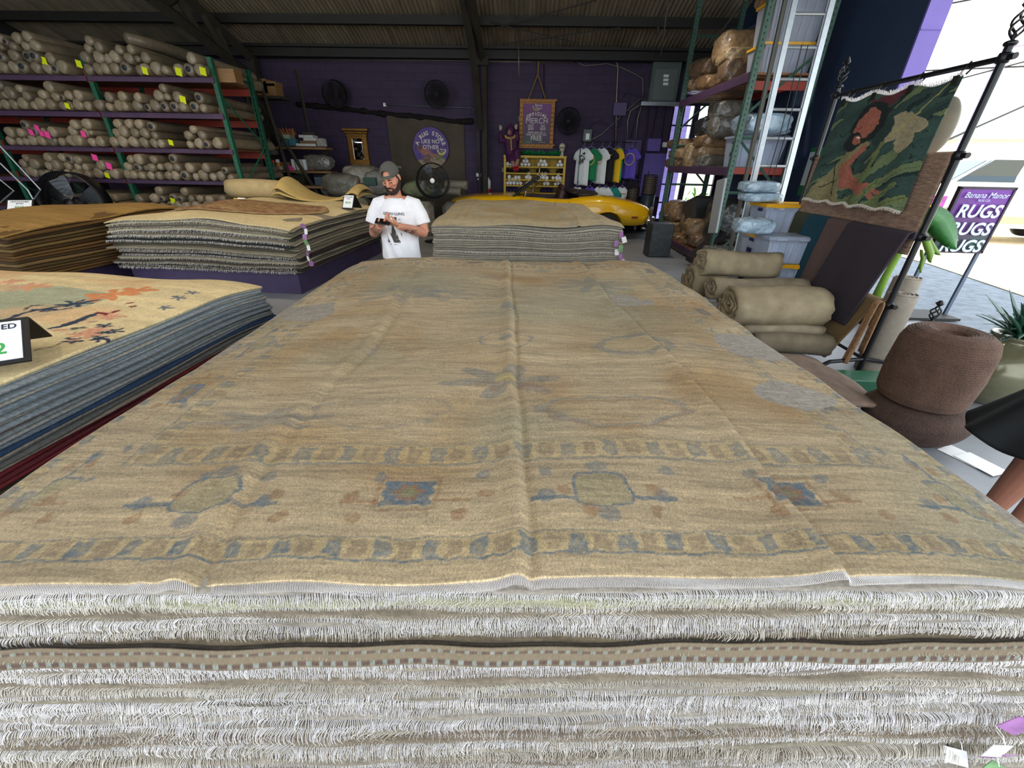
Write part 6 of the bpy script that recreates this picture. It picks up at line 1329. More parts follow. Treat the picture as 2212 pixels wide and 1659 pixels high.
# black wrapped block on the floor
mb=MB(); mb.box((2.85,9.5,.34),(.48,.42,.68),bev=.02); t_=mb.top('wrapped_block',mat('charcoal_wrap','#33383a',.4,nz=.15,bump=.4,bs=8),'charcoal wrapped block standing on the floor before the right rack','block')
# extension ladder
LX0,LX1,LYb,LYt=2.90,3.31,5.93,6.35
t=thing('extension_ladder',((LX0+LX1)/2,LYb,0),'tall aluminium extension ladder leaning by the totes','ladder')
def lp(x,z): return (x,LYb+(LYt-LYb)*z/5,z)
for x in (LX0,LX1):
    mb=MB(); mb.tube([lp(x,0),lp(x,5.2)],.042,4,ref=(1,1,0)); mb.tube([lp(x-.03,0),lp(x-.03,5.2)],.012,4); mb.build('rail',ALU,t)
for z in np.arange(.25,5.1,.305): MB().tube([lp(LX0,z),lp(LX1,z)],.017,8).build('rung',ALU,t)
GR_=mat('dull_grey_rail','#6c6a62',.5,metal=.4)
for x in (LX0-.06,LX1+.03): MB().tube([(x,LYb+.09,0),(x,LYt+.09,5.0)],.03,4,ref=(1,1,0)).build('fly_rail',GR_,t)
for x in (3.05,3.12): MB().tube([(x,LYb+.15,3.0),(x+.02,LYb+.12,2.2),(x,LYb+.1,1.1)],.006,5).build('pulley_rope',BLACKP,t)
# ---------------- tiered rug display stand ----------------
XS=3.25; YA,YB=3.70,5.47; TZ=[2.45,1.86,1.27,.69]
t=thing('display_stand',(XS,(YA+YB)/2,0),'black metal tiered rug display stand with finials in the doorway','display stand')
for y in (YA,YB):
    MB().tube([(XS,y,.03),(XS,y,2.53)],.024,10).build('post',BLACK,t)
    mb=MB(); zf=2.53
    mb.ell((XS,y,zf),(.04,.04,.02)); 
    for k in range(4):
        a_=np.linspace(0,math.pi*1.2,14); s_=np.linspace(0,1,14); mb.tube(np.stack([XS+.045*np.sin(s_*math.pi)*np.cos(a_+k*math.pi/2),y+.045*np.sin(s_*math.pi)*np.sin(a_+k*math.pi/2),zf+.02+.17*s_],-1),.008,5)
    mb.lathe((XS,y,zf+.19),[(.02,0),(.035,.015),(.012,.06)],10); mb.build('finial',BLACK,t)
for i,z in enumerate(TZ): 
    MB().tube([(XS,YA-.08,z),(XS,YB+.08,z)],.02,10).build('cross_bar',BLACK,t)
    for y in (YA,YB): MB().lathe((XS,y,z-.03),[(.034,0),(.04,.03),(.034,.06)],12).build('collar',BLACK,t,True)
for y in (YA,YB): 
    mb=MB(); mb.tube([(XS-.45,y,.02),(XS-.3,y,.12),(XS,y,.16),(XS+.3,y,.12),(XS+.45,y,.02)],.02,8); mb.build('curved_foot',BLACK,t)
MB().tube([(XS,YA,.16),(XS,YB,.16)],.016,8).build('cross_bar',BLACK,t)
# tapestry
Y0t,Y1t=3.90,5.26
def tapcol(u,v):
    n=len(u); s=(Y1t-u)/(Y1t-Y0t); h=v   # s 0 left .. 1 right, h 0 top .. 1 bottom
    ju=s+.02*(vn(s*40,h*40,1)-.5); jv=h+.02*(vn(s*40,h*40,2)-.5)
    G1=LH('#3f5a50');G2=LH('#6b7a55');G3=LH('#2a3f3d'); q1=jv+.55*ju+.05*np.sin(ju*9); st1=vn(q1*16,ju*3-jv,3); c=G3*(1-st1[:,None])+G1*st1[:,None]
    lf=vn(q1*13+.5,ju*2.6+jv*.6,7); c=np.where(((lf>.66))[:,None],G2,c); c=np.where((np.abs(lf-.66)<.018)[:,None],G3*.6,c); fl=np.abs(vn(q1*30,ju*5,9)-.5)<.02; c[fl]=G3*.5
    def ell(cx,cy,rx,ry,col,a=0,wob=.15):
        dx=(ju-cx);dy=(jv-cy); k,q_=math.cos(a),math.sin(a); x=(dx*k+dy*q_)/rx;y=(-dx*q_+dy*k)/ry; r_=np.hypot(x,y)*(1+wob*(vn(s*16,h*16,int(cx*99))-.5)); m=r_<1; c[m]=col*(.85+.3*vn(s[m]*60,h[m]*60,5))[:,None]; return m
    def seg(p,q_,w,col):
        a=np.array(p);b=np.array(q_); t_=np.clip(((ju-a[0])*(b[0]-a[0])+(jv-a[1])*(b[1]-a[1]))/((b-a)@(b-a)),0,1); m=np.hypot(ju-a[0]-t_*(b[0]-a[0]),jv-a[1]-t_*(b[1]-a[1]))<w; c[m]=col*(.85+.3*vn(s[m]*60,h[m]*60,5))[:,None]
    OL=LH('#857d59');SKN=LH('#a0604f');TAN=LH('#9d9374');BLK=LH('#1a2323')
    ell(.5,.05,.17,.05,LH('#5e2c33'),-.3)
    ell(.78,.28,.16,.07,TAN,.35); ell(.66,.35,.10,.10,TAN,.2); ell(.80,.42,.08,.10,TAN,.0); ell(.56,.34,.09,.12,G3)
    seg((.93,.02),(.52,.62),.006,LH('#a39a60')); seg((.62,.45),(.58,.80),.022,LH('#6f7b49'))
    m=(ju>.05)&(jv>.42)&(ju<.44+.1*np.sin(jv*6))&(jv>.98-1.6*ju)&(jv<1.02); c[m]=OL*(.85+.3*vn(s[m]*60,h[m]*60,5))[:,None]
    seg((.20,.60),(.30,.95),.006,BLK);seg((.40,.5),(.43,.80),.008,BLK);seg((.12,.86),(.30,.80),.005,BLK)
    ell(.40,.24,.15,.19,BLK,.35); ell(.385,.26,.095,.155,SKN,.35); ell(.315,.42,.085,.09,BLK,.4); ell(.345,.40,.045,.04,SKN,.3); ell(.36,.385,.02,.008,LH('#e3d6c8')); ell(.335,.30,.02,.012,LH('#8c4a44'))
    seg((.44,.48),(.30,.70),.028,SKN); seg((.34,.68),(.40,.80),.06,SKN); seg((.40,.80),(.66,.86),.052,SKN); seg((.64,.86),(.80,.87),.022,SKN); seg((.64,.88),(.74,.93),.020,SKN)
    for a,b in (((.62,1.0),(.72,.78)),((.70,1.0),(.88,.80)),((.80,1.0),(.97,.90)),((.52,1.0),(.56,.90))): seg(a,b,.022,LH('#6d7a48')); seg(a,b,.003,G3)
    return c*(.85+.3*vn(s*160,h*160,6))[:,None]
ZL=lambda s:1.44-.0*s
def tfn(u,v):
    s=(Y1t-u)/(Y1t-Y0t); x=XS-.05-.05*v-.02*np.sin(s*9+v*2)*v-.015*np.sin(s*23)*v; sag=.035*np.sin(s*math.pi*3)**2*(1-v)
    z=2.38-sag+(-2.38+sag+1.46-.0*s+.01*np.sin(s*30))*v; return x,u+.03*np.sin(v*3)*(s-.5),z
P_,F_,C_=sheet(np.linspace(Y0t,Y1t,240),np.linspace(0,1,200),tfn,.006,tapcol,nrm=(1,0,0)); o=thing('tapestry',(XS-.05,(Y0t+Y1t)/2,1.46),'green woven tapestry of a dark haired figure among leaves, hung on the stand','tapestry')
MB().add(P_,F_,C_).build('woven_panel',mat('tapestry_weave',None,.95,attr=True,nz=.15,ns=60,bump=.5,bs=250),o)
r=np.random.RandomState(4); yy=np.linspace(Y0t,Y1t,420); s=(Y1t-yy)/(Y1t-Y0t); a=tfn(yy,0*yy); base=np.stack([a[0]-.002,a[1],a[2]],-1); V,f=strands(base,np.array([[-.012,0,0]])*np.ones((420,1)),np.stack([0*yy,(r.rand(420)-.5)*.02,.02+.02*r.rand(420)],-1),np.zeros((420,3)),.0022,3); fastmesh('fringe',V,f,FR,o)
a=tfn(yy,0*yy+1); base=np.stack([a[0]-.002,a[1],a[2]],-1); V,f=strands(base,np.array([[-.012,0,0]])*np.ones((420,1)),np.stack([0*yy,(r.rand(420)-.5)*.02,-.02-.012*r.rand(420)],-1),np.zeros((420,3)),.0022,3); fastmesh('fringe',V,f,FR2,o)
for y in np.linspace(Y0t+.05,Y1t-.05,4): mb=MB(); mb.tube([(XS-.055,y,2.36),(XS-.03,y,2.43),(XS,y,2.475),(XS+.03,y,2.44),(XS,y,2.40)],.008,5); mb.box((XS-.06,y,2.36),(.012,.05,.06)); mb.build('hanging_clip',STEEL,o)
MB().ell((XS+.27,4.32,2.09),(.03,.17,.22),n=40,m=24).top('round_mat',mat('pale_straw','#b9b3a4',.85,nz=.08,ns=30),'pale rounded straw mat behind the right edge of the tapestry','mat',None,True)
# jute rug on the second bar, felts on the third
def hang(y0,y1,z0,z1,xf,m,lab,name='hanging_rug',slope=0,thick=.014,wav=.012,ny=60,nz_=60,back=.5,skew=0,curl=0):
    P_=[];
    def fn(u,v):
        s=(u-y0)/(y1-y0); z_=z0-(z0-z1)*np.clip(v,0,1); 
        x=XS+xf-slope*np.clip(v,0,1)+wav*np.sin(s*11+2*v)*np.clip(v,0,1)
        # v<0 goes over the bar to the back
        b=np.clip(-v,0,1); x=np.where(v<0,XS+xf+.05*np.sin(np.minimum(b*8,math.pi/2))*1.2,x); z_=np.where(v<0,z0+.02*np.sin(np.minimum(b*16,math.pi))-np.maximum(b-.1,0)*(z0-z1)*back,z_)
        return x,u+skew*np.clip(v,0,1)+curl*np.clip(v,0,1)**2*(s-.5),z_
    vs=np.concatenate([np.linspace(-1,-.25,8),np.linspace(-.24,0,14),np.linspace(.02,1,nz_)])
    P_,F_,_=sheet(np.linspace(y0,y1,ny),vs,fn,thick,None,nrm=(1,0,0)); return MB().add(P_,F_).top(name,m,lab,'rug',None,True)
JUTE=mat('ribbed_jute','#a88a76',.9,nz=.22,ns=4,st=(3,3,26),bump=1,bs=24,grain=(12,12,110,.42)); JUTE2=mat('jute','#8d664a',.9,nz=.25,ns=9,bump=.8,bs=60)
hang(3.72,5.42,1.87,1.12,-.02,JUTE,'ribbed brown jute rug hanging on the second bar behind the tapestry',slope=.0,back=.3,wav=.004)
for y0,y1,z1,xf,m,lab,sl,sk in ((4.98,5.45,.70,-.05,mat('olive_felt','#3d4030',.95,nz=.1,ns=20),'olive felt rug leftmost on the third bar of the stand',.01,.02),
    (4.66,5.12,.60,-.07,mat('teal_felt','#0f3d4c',.95,nz=.1,ns=20),'dark teal felt rug on the third bar of the stand',.02,.13),
    (4.25,4.74,.48,-.09,mat('taupe_felt','#5a4844',.95,nz=.12,ns=20),'taupe felt rug between the teal and the dark one on the stand',.02,.12),
    (3.68,4.40,.42,-.11,mat('dark_plum_felt','#352e36',.95,nz=.1,ns=20),'wide dark plum felt rug, frontmost on the third bar',.03,.23)):
    hang(y0,y1,1.29,z1,xf,m,lab,slope=sl,skew=sk,thick=.02,wav=.008,back=.05)
BTAN=mat('tan_felt','#75603f',.95,nz=.1,ns=20)
hang(3.74,4.45,.71,.06,-.06,BTAN,'tan felt rug on the lowest bar of the stand',slope=.12,skew=.2,thick=.02,back=.3)
hang(3.66,3.72,.71,.12,-.12,mat('striped_edge','#8a6a4c',.9,nz=.4,ns=30),'narrow striped rug edge beside the lowest tan rug',slope=.05,ny=8,name='folded_rug',back=.9)
# carpet runners standing rolled by the post
for i,(px,py,y,r_,z1,lab) in enumerate(((1951,636,3.82,.115,.92,'grey beige runner rolled upright beside the black stand, nearer one'),(1962,600,4.45,.12,.90,'grey runner rolled upright behind the nearer roll')),):
    c_=at(px,py,y); x=c_[0]; z1=c_[2]; a_=np.linspace(0,6*math.pi,90); rr_=np.linspace(.02,r_-.006,90)
    mb=MB(); mb.lathe((x,y,.0),[(r_*.96,0),(r_,.03),(r_,z1*.8),(r_*.97,z1-.01),(r_*.9,z1)],28); 
    mb.tube(np.stack([x+rr_*np.cos(a_),y+rr_*np.sin(a_),np.full(90,z1+.004)],-1),.007,5); mb.top('rolled_runner',mat('grey_beige_carpet','#8f8678',.9,nz=.12,ns=20,bump=.4,bs=80),lab,'rolled rug',None,True)
# rolled and folded rugs heaped between the stack and the stand
ROLLM=[mat('faded_roll_%d'%i,h,.9,nz=.2,ns=5,bump=.4,bs=80,st2=(9,9,9,.12)) for i,h in enumerate(('#94866b','#80725a','#8d806a','#766b58'))]
def proll(x0,x1,Y,zc,hh,dd,m,lab,seed,turns=3,y1=None):
    L=x1-x0; o=None
    tt=np.linspace(.0,turns*2*math.pi,turns*30); k=np.linspace(.16,1,len(tt)); cy=np.sign(np.cos(tt))*np.abs(np.cos(tt))**.8*k*dd/2; cz=np.sign(np.sin(tt))*np.abs(np.sin(tt))**.8*k*hh/2; cy=cy+.012*np.sin(tt*2+seed); cz=cz+.008*np.sin(tt*3+seed)
    th=min(hh,dd)/2/turns*.42; P2=np.stack([cy,cz],-1);T=np.gradient(P2,axis=0);T/=np.linalg.norm(T,axis=1)[:,None]+1e-9;N_=np.stack([-T[:,1],T[:,0]],-1); ring=np.concatenate([P2+N_*th,(P2-N_*th)[::-1]]); m_=len(ring); V=[]
    for i in range(12):
        f_=i/11; x=x0+L*f_; s_=1+.03*math.sin(f_*7+seed); yy=Y+(0 if y1 is None else (y1-Y)*f_); V.append(np.stack([np.full(m_,x)+(.01*np.sin(ring[:,1]*60) if i in (0,11) else 0),yy+ring[:,0]*s_,zc+ring[:,1]*s_+.01*math.sin(f_*5+seed)],-1))
    V=np.concatenate(V); f=[(i*m_+j,i*m_+(j+1)%m_,(i+1)*m_+(j+1)%m_,(i+1)*m_+j) for i in range(11) for j in range(m_)]; n=len(tt)
    for e in (0,11):
        for j in range(n-1): q_=(e*m_+j,e*m_+j+1,e*m_+m_-2-j,e*m_+m_-1-j); f.append(q_ if e else q_[::-1])
    return MB().add(V,f).top('rolled_rug',m,lab,'rolled rug','folded rugs heaped by the display stand',True)
def pr(pxL,pxR,yT,yB,Y,m,lab,seed,turns=3,dd=None,zf=None,y1=None):
    a=at(pxL,(yT+yB)/2,Y);b=at(pxR,(yT+yB)/2,Y); zt=at((pxL+pxR)/2,yT,Y)[2];zb=at((pxL+pxR)/2,yB,Y-.1)[2]; h=zt-zb
    return proll(a[0],b[0],Y,(zt+zb)/2,h,dd or h,m,lab,seed,turns,y1)
pr(1512,1672,540,600,4.95,ROLLM[0],'big beige rug roll, topmost of the heap beside the totes',1,4,.36)
pr(1487,1560,572,640,5.05,ROLLM[1],'brown folded rug under the left end of the topmost roll',2,2,.4)
pr(1535,1735,600,650,4.55,ROLLM[2],'patterned beige rug roll, second in the heap',3,2,.34)
pr(1572,1770,618,702,4.12,ROLLM[0],'thick folded beige rug, nearest big roll of the heap',4,3,.44)
pr(1595,1762,690,722,4.10,ROLLM[2],'thin grey fold under the nearest big roll',5,1,.40)
pr(1610,1772,705,762,4.08,ROLLM[3],'grey beige folded rug at the bottom of the heap',6,2,.5)
# low rug hump near the stack side
a=atz(1650,770,.30); 
def fn(u,v): return 2.0+.85*v+.0*u,2.75+u*.8+.2*v,.03+.29*np.sin(np.clip((1-v)*.9+.12,0,1)*math.pi*.62)**.7*(1-.35*((u-.3)/.8)**2)+.015*np.sin(u*9+v*5)
P_,F_,C_=sheet(np.linspace(-.25,1.0,40),np.linspace(0,1,40),fn,.03); mb=MB(); mb.add(P_,F_)
mb.top('folded_rug',mat('mauve_faded_rug','#7e6a5c',.92,nz=.2,ns=6,bump=.4,bs=70,st2=(8,8,8,.2)),'faded mauve brown rug humped on the floor beside the nearest stack','folded rug',None,True)
# jute poufs
def jcol(c1,c2,f): return mat('coiled_jute_%s'%c1,'#'+c1,.92,nz=.28,ns=f,bump=1,bs=70)
c_=(2.92,2.70); 
t=thing('jute_pouf',(c_[0],c_[1],0),'brown jute basket pouf squashed under the coiled cylinder','pouf'); n=56; V=[]
zs=np.linspace(0,1,16)
for z in zs:
    rr_=.33*(1-.35*(1-z)**3)*(1-.25*max(0,z-.7)/.3); 
    for j in range(n): a_=2*math.pi*j/n; q_=rr_*(1+.022*math.sin(a_*28)+.04*math.sin(a_*2+1)+(.10 if z>.85 and abs(a_-.15)<.35 else 0)); V.append((c_[0]+q_*math.cos(a_),c_[1]+q_*math.sin(a_),z*.27+(.05 if z>.85 and abs(a_-.15)<.35 else 0)))
MB().add(V,[(i*n+j,i*n+(j+1)%n,(i+1)*n+(j+1)%n,(i+1)*n+j) for i in range(15) for j in range(n)]+[list(range(n))[::-1],[15*n+j for j in range(n)]]).build('woven_side',jcol('4c3a31',0,12),t,True)
t=thing('jute_cylinder',(2.90,2.72,.27),'tall coiled brown jute cylinder with a sunken centre, on the squashed pouf','pouf'); prof=[]; R0=.335
pts=[(0,.0),(.19,.0),(.235,.02),(.255,.07),(.265,.24),(.255,.44),(.235,.505),(.19,.535),(.13,.54),(.085,.52),(.065,.48),(.05,.45),(0,.44)]
P=np.array(pts); d=np.concatenate([[0],np.cumsum(np.hypot(*np.diff(P,axis=0).T))]); S_=np.linspace(0,d[-1],300); rr_=np.interp(S_,d,P[:,0]);zz=np.interp(S_,d,P[:,1]); w=.004*np.abs(np.sin(S_*math.pi/.016)); T_=np.gradient(np.stack([rr_,zz],-1),axis=0);T_/=np.linalg.norm(T_,axis=1)[:,None]+1e-9
rr_=rr_+T_[:,1]*w; zz=zz-T_[:,0]*w; tl=np.array([-.06,.0])
mb=MB(); mb.lathe((2.90,2.72,.27),[(max(a,.001),b) for a,b in zip(rr_,zz)],72); mb.build('coiled_body',jcol('614a3d',0,9),t,True)
# glazed pot with plant
px_=4.02;py_=3.28; t=thing('plant_pot',(px_,py_,0),'big round glazed olive pot outside the doorway','pot'); MB().lathe((px_,py_,0),[(.12,0),(.15,.01),(.26,.12),(.315,.27),(.30,.40),(.22,.50),(.15,.545),(.15,.57),(.17,.585),(.165,.60),(.13,.59),(.12,.55)],48).build('body',mat('olive_glaze','#77745a',.22,metal=.35,nz=.25,ns=3,coat=.4),t,True)
t=thing('pot_plant',(px_,py_,.55),'dark green strappy leaved plant growing in the round glazed pot','plant'); LEAF=mat('dark_leaf','#1c4a35',.35,nz=.2,ns=8,coat=.3); r=np.random.RandomState(3); mb=MB()
def leaf(mb,p0,az,el,L,w,droop,n=9):
    s=np.linspace(0,1,n); d=np.array([math.cos(az),math.sin(az),0]); P=np.array(p0)+np.outer(s*L*math.cos(el),d)+np.outer(s*L*math.sin(el)-droop*s**2,[0,0,1]); sd=np.array([-math.sin(az),math.cos(az),0]); ww=w*np.sin(np.clip(s*.92+.08,0,1)*math.pi)**.7
    A=P+sd*ww[:,None]+np.array([0,0,.25])*ww[:,None]; B=P-sd*ww[:,None]+np.array([0,0,.25])*ww[:,None]; V=np.concatenate([A,P,B,P-np.array([0,0,.003])]); f=[]
    for i in range(n-1): f+= [(i,i+1,n+i+1,n+i),(n+i,n+i+1,2*n+i+1,2*n+i),(i+1,i,3*n+i,3*n+i+1),(3*n+i+1,3*n+i,2*n+i,2*n+i+1)]
    mb.add(V,f)
for i in range(64): leaf(mb,(px_+.03*(r.rand()-.5),py_+.03*(r.rand()-.5),.56),r.rand()*6.28,r.uniform(.2,1.3),r.uniform(.25,.5),r.uniform(.016,.03),r.uniform(.03,.22))
mb.build('leaves',LEAF,t,True)
# green planter box, metal scraps, papers
MB().box((3.12,3.42,.06),(.55,.22,.12),bev=.01).top('planter_box',mat('green_metal_box','#1b5c3e',.45),'green metal tray under the foot of the display stand','box')
t=thing('finial_post',(0,0,0),'short black post with twisted finial in front of the pot plant','post'); c_=at(1997,720,3.9); LOC[t]=np.array([c_[0],3.9,0.]); t.location=(c_[0],3.9,0); MB().tube([(c_[0],3.9,.0),(c_[0],3.9,.50)],.02,8).build('shaft',BLACK,t); mb=MB()
for k in range(4): a_=np.linspace(0,math.pi*1.2,14); s_=np.linspace(0,1,14); mb.tube(np.stack([c_[0]+.04*np.sin(s_*math.pi)*np.cos(a_+k*math.pi/2),3.9+.04*np.sin(s_*math.pi)*np.sin(a_+k*math.pi/2),.50+.14*s_],-1),.007,5)
mb.lathe((c_[0],3.9,.64),[(.015,0),(.035,.02),(.01,.05)],8); mb.build('finial',BLACK,t)
for i,(x,y,rz) in enumerate(((2080,985,.4),(2118,1003,.3))):
    p=atz(x,y,.004); MB().box((p[0],p[1],.004+.005*i),(.16,.22,.003),rz=rz).top('paper_sheet',WHITE,('plain white paper on the floor by the pouf','white printed form on the floor near the skirt')[i],'paper')
MB().tube([(4.5,4.3,.02),(4.9,4.6,.02),(5.5,4.8,.02)],.03,6).top('metal_tube',BLACK,'black tube lying on the ground behind the pot','tube')
MB().box((4.75,4.35,.02),(.9,.5,.03),rz=.3).top('concrete_slab',mat('pale_slab','#a9b3b8',.8,nz=.1),'pale slab on the ground behind the display stand','slab')
c_=atx(1744,372,4.86); t=thing('door_notice',c_,'narrow white notice with a green edge on the dark wall behind the stand','notice'); MB().box((4.90,c_[1],c_[2]),(.03,.30,.75)).build('green_board',mat('notice_green','#1c6a45',.5),t); MB().box((4.88,c_[1],c_[2]+.05),(.012,.24,.52)).build('white_card',mat('notice_white','#b9c2c4',.5),t)
# ---------------- outside ----------------
# street sign RUGS RUGS RUGS
c_=at(2100,478,5.6); t=thing('street_sign',(5.42,5.6,0),'purple framed sign on legs reading RUGS RUGS RUGS outside','sign')
tl=at(2075,405,5.6);trr=at(2190,410,5.6);br=at(2112,552,5.6);bl_=at(2008,532,5.6)
x0=5.11;x1=5.73;z0=.86;z1=1.59
def scol(u,v):
    h=(v-z0)/(z1-z0); a=LH('#6c2f96');b=LH('#3c2544');g=LH('#1f5a50'); k=np.clip(h*1.5-.3+.5*(vn(u*9,v*9,3)-.5),0,1)[:,None]; c=b*(1-k)+a*k; q_=(np.clip((.5-h)*2,0,1)*np.clip(vn(u*5,v*5,8)*2-.5,0,1))[:,None]; return c*(1-q_)+g*q_
P_,F_,C_=sheet(np.linspace(x0,x1,40),np.linspace(z0,z1,40),lambda u,v:(u,0*u+5.58,v),.02,scol,nrm=(0,-1,0)); MB().add(P_,F_,C_).build('printed_panel',mat('printed_panel'),t)
mb=MB(); 
for z in (z0,z1): mb.box(((x0+x1)/2,5.595,z),(x1-x0+.03,.05,.025))
for x in (x0,x1): mb.box((x,5.595,(z0+z1)/2),(.025,.05,z1-z0))
mb.build('frame',mat('sign_frame','#2c1f33',.5),t)
for x in (x0,x1): MB().box((x,5.62,.44),(.04,.03,.88)).build('leg',mat('grey_leg','#5f6a7c',.5,metal=.4),t)
MB().box(((x0+x1)/2,5.62,.02),(.7,.4,.03)).build('base',STEEL,t)
SL=mat('pale_blue_lettering','#cfd9f2',.6); mb=MB()
for i,z in enumerate((1.33,1.13,.93)): text('RUGS',.20,frame(((x0+x1)/2,5.576-.02,z),(1,0,0),(0,-1,0)),SL,t,bold=.005,mesh=mb,sx=1.0,shear=.15)
text('Banana Manor',.088,frame(((x0+x1)/2,5.556,1.51),(1,0,0),(0,-1,0)),SL,t,bold=.0,mesh=mb,shear=.3); text('RUG CO.',.035,frame(((x0+x1)/2,5.556,1.455),(1,0,0),(0,-1,0)),SL,t,mesh=mb); mb.build('lettering',SL,t)
# banana plant
BLF=mat('banana_leaf','#2c6b2c',.4,nz=.25,ns=5,st=(9,1,9)); BLY=mat('yellow_green_leaf','#6f9430',.5,nz=.2)
t=thing('banana_plant',(4.45,5.3,0),'banana plant with a big drooping leaf beside the purple sign','plant'); MB().lathe((4.45,5.3,0),[(.14,0),(.16,.02),(.18,.3),(.17,.3),(.14,.25)],20).build('pot',BLACKP,t,True); MB().tube([(4.45,5.3,.2),(4.46,5.3,.6),(4.5,5.28,1.05),(4.62,5.26,1.35)],[.05,.04,.03,.02],10).build('stem',BLY,t,True)
a=at(1998,468,5.2);b=at(2040,478,5.2);c2=at(2066,535,5.2)
for j,(pts,w,m) in enumerate((([at(1992,480,5.25),at(2012,466,5.2),at(2035,482,5.2),at(2052,510,5.15),at(2066,540,5.1)],.13,BLF),([at(1996,500,5.3),at(2005,520,5.2),at(2015,550,5.1),at(2012,568,5.1)],.05,BLY),([at(1994,540,5.3),at(1998,560,5.2),at(1990,590,5.1)],.035,BLY),([at(1992,470,5.3),at(1985,440,5.4),at(1960,420,5.6)],.08,BLF),([at(2000,500,5.3),at(2022,540,5.3),at(2034,552,5.3)],.035,BLY))):
    P=np.array(pts); s=np.linspace(0,1,20); Q=np.stack([np.interp(s,np.linspace(0,1,len(P)),P[:,k]) for k in range(3)],-1); T_=np.gradient(Q,axis=0);T_/=np.linalg.norm(T_,axis=1)[:,None]; sd=np.cross(T_,(0,1,0)); sd/=np.linalg.norm(sd,axis=1)[:,None]; ww=w*np.sin(np.clip(s*.94+.06,0,1)*math.pi)**.6*(1+.12*np.sin(s*60)); A=Q+sd*ww[:,None]+np.array([0,.03,0]);B=Q-sd*ww[:,None]+np.array([0,.03,0]); V=np.concatenate([A,Q,B,Q+np.array([0,.008,0])]); n=20; f=[]
    for i in range(n-1): f+= [(i,i+1,n+i+1,n+i),(n+i,n+i+1,2*n+i+1,2*n+i),(i+1,i,3*n+i,3*n+i+1),(3*n+i+1,3*n+i,2*n+i,2*n+i+1)]
    mb=MB(); mb.add(V,f); mb.build('leaf',m,t,True)
# costumed mannequin glimpse behind the stand
# white suv
def suv():
    dirv=np.array([.975,-.222,0]); # towards the rear
    A=at(1975,470,13.0); A[2]=0; nrm=np.array([.222,.975,0])
    t=thing('suv',A+dirv*2.3+nrm*.95,'white sport utility vehicle parked outside behind the purple sign','car'); Wp=mat('white_car_paint','#dcdcdc',.3,coat=.6); GL=mat('car_glass','#1c3442',.08,coat=.5)
    def w(s,n_,z): return A+dirv*s+nrm*n_+np.array([0,0,z*1.14])
    def slab(poly,n0,n1,inset=0):
        k=len(poly); V=[w(s,n0+ (inset if z>1.3 else 0)*(z-1.3),z) for s,z in poly]+[w(s,n1-(inset if z>1.3 else 0)*(z-1.3),z) for s,z in poly]; return V,[list(range(k))[::-1],[k+i for i in range(k)]]+[(i,(i+1)%k,k+(i+1)%k,k+i) for i in range(k)]
    body=[(-.35,.42),(-.42,.75),(-.35,1.05),(.40,1.26),(1.15,1.80),(1.45,1.90),(4.2,1.90),(4.55,1.78),(4.72,1.1),(4.72,.45),(4.35,.42)]
    for xc in (3.85,.62):
        arc=[(xc+.42*math.cos(a_),.36+.42*math.sin(a_)) for a_ in np.linspace(0,math.pi,9)]; body+=arc
    V,f=slab(body,0,1.9,.18); MB().add(V,f).build('body',Wp,t)
    for k,(a,b,nm) in enumerate(((.58,1.85,0),(2.12,3.15,0),(3.3,4.2,0))):
        zl=1.34; s0=a+ (.0); poly=[(a,zl),(b,zl),(b,1.80),(1.18 if k==0 else a+.05,1.80)]; V,f=slab(poly,-.012,.05,.18); MB().add(V,f).build('side_window',GL,t)
    V,f=slab([(.44,1.31),(1.10,1.79),(1.14,1.75),(.50,1.28)],.15,1.75); MB().add(V,f).build('windscreen',GL,t)
    for xc in (.62,3.85):
        for n_ in (.02,1.68): 
            wt=thing_part(t,'wheel',w(xc,n_,.36)); mb=MB(); mb.lathe(w(xc,n_,.36),[(.22,0),(.34,.01),(.36,.05),(.36,.18),(.34,.21),(.2,.21)],32,nrm); mb.build('tyre',mat('tyre_rubber'),wt,True); MB().lathe(w(xc,n_-.01,.36),[(.03,0),(.2,.02),(.22,.03),(.21,.2)],10,nrm).build('rim',ALU,wt)
    mb=MB(); mb.box(w(.78,-.12,1.15),(.1,.2,.15),rz=-.22,bev=.03); mb.build('wing_mirror',BLACK,t)
    mb=MB(); 
    for s_ in (1.9,3.0): mb.box(w(s_,-.004,.80),(.012,.012,.7),rz=-.22)
    mb.build('door_gap',STEEL,t); mb=MB()
    for s_ in (1.75,2.85): mb.box(w(s_,-.02,1.02),(.14,.04,.03),rz=-.22)
    mb.build('door_handle',STEEL,t)
    V,f=slab([(1.15,.46),(4.3,.46),(4.3,.62),(1.15,.62)],-.015,.02); MB().add(V,f).build('side_moulding',mat('tan_plastic','#a89a86',.6),t)
    p=atx(2067,410,A[0]+.4); V,f=slab([(.05,.72),(.55,.72),(.55,1.02),(.05,1.02)],-.012,.01); MB().add(V,f).build('purple_decal',mat('decal_purple','#8b3f95',.5,nz=.3,ns=9),t)
    V=[]; mb=MB(); a_=np.linspace(3.4,5.8,12); mb.tube([w(.3+.14*math.cos(q_),-.016,.90+.12*math.sin(q_)) for q_ in a_],.022,5); mb.build('banana_decal',mat('decal_yellow','#e8d23c',.5),t)
suv()
MB().box((23,25,1.6),(28,.5,3.2),rz=-.45).top('white_building',mat('sunlit_stucco','#cfc9bb',.8,nz=.06),'pale low building across the lot beyond the white car','building')
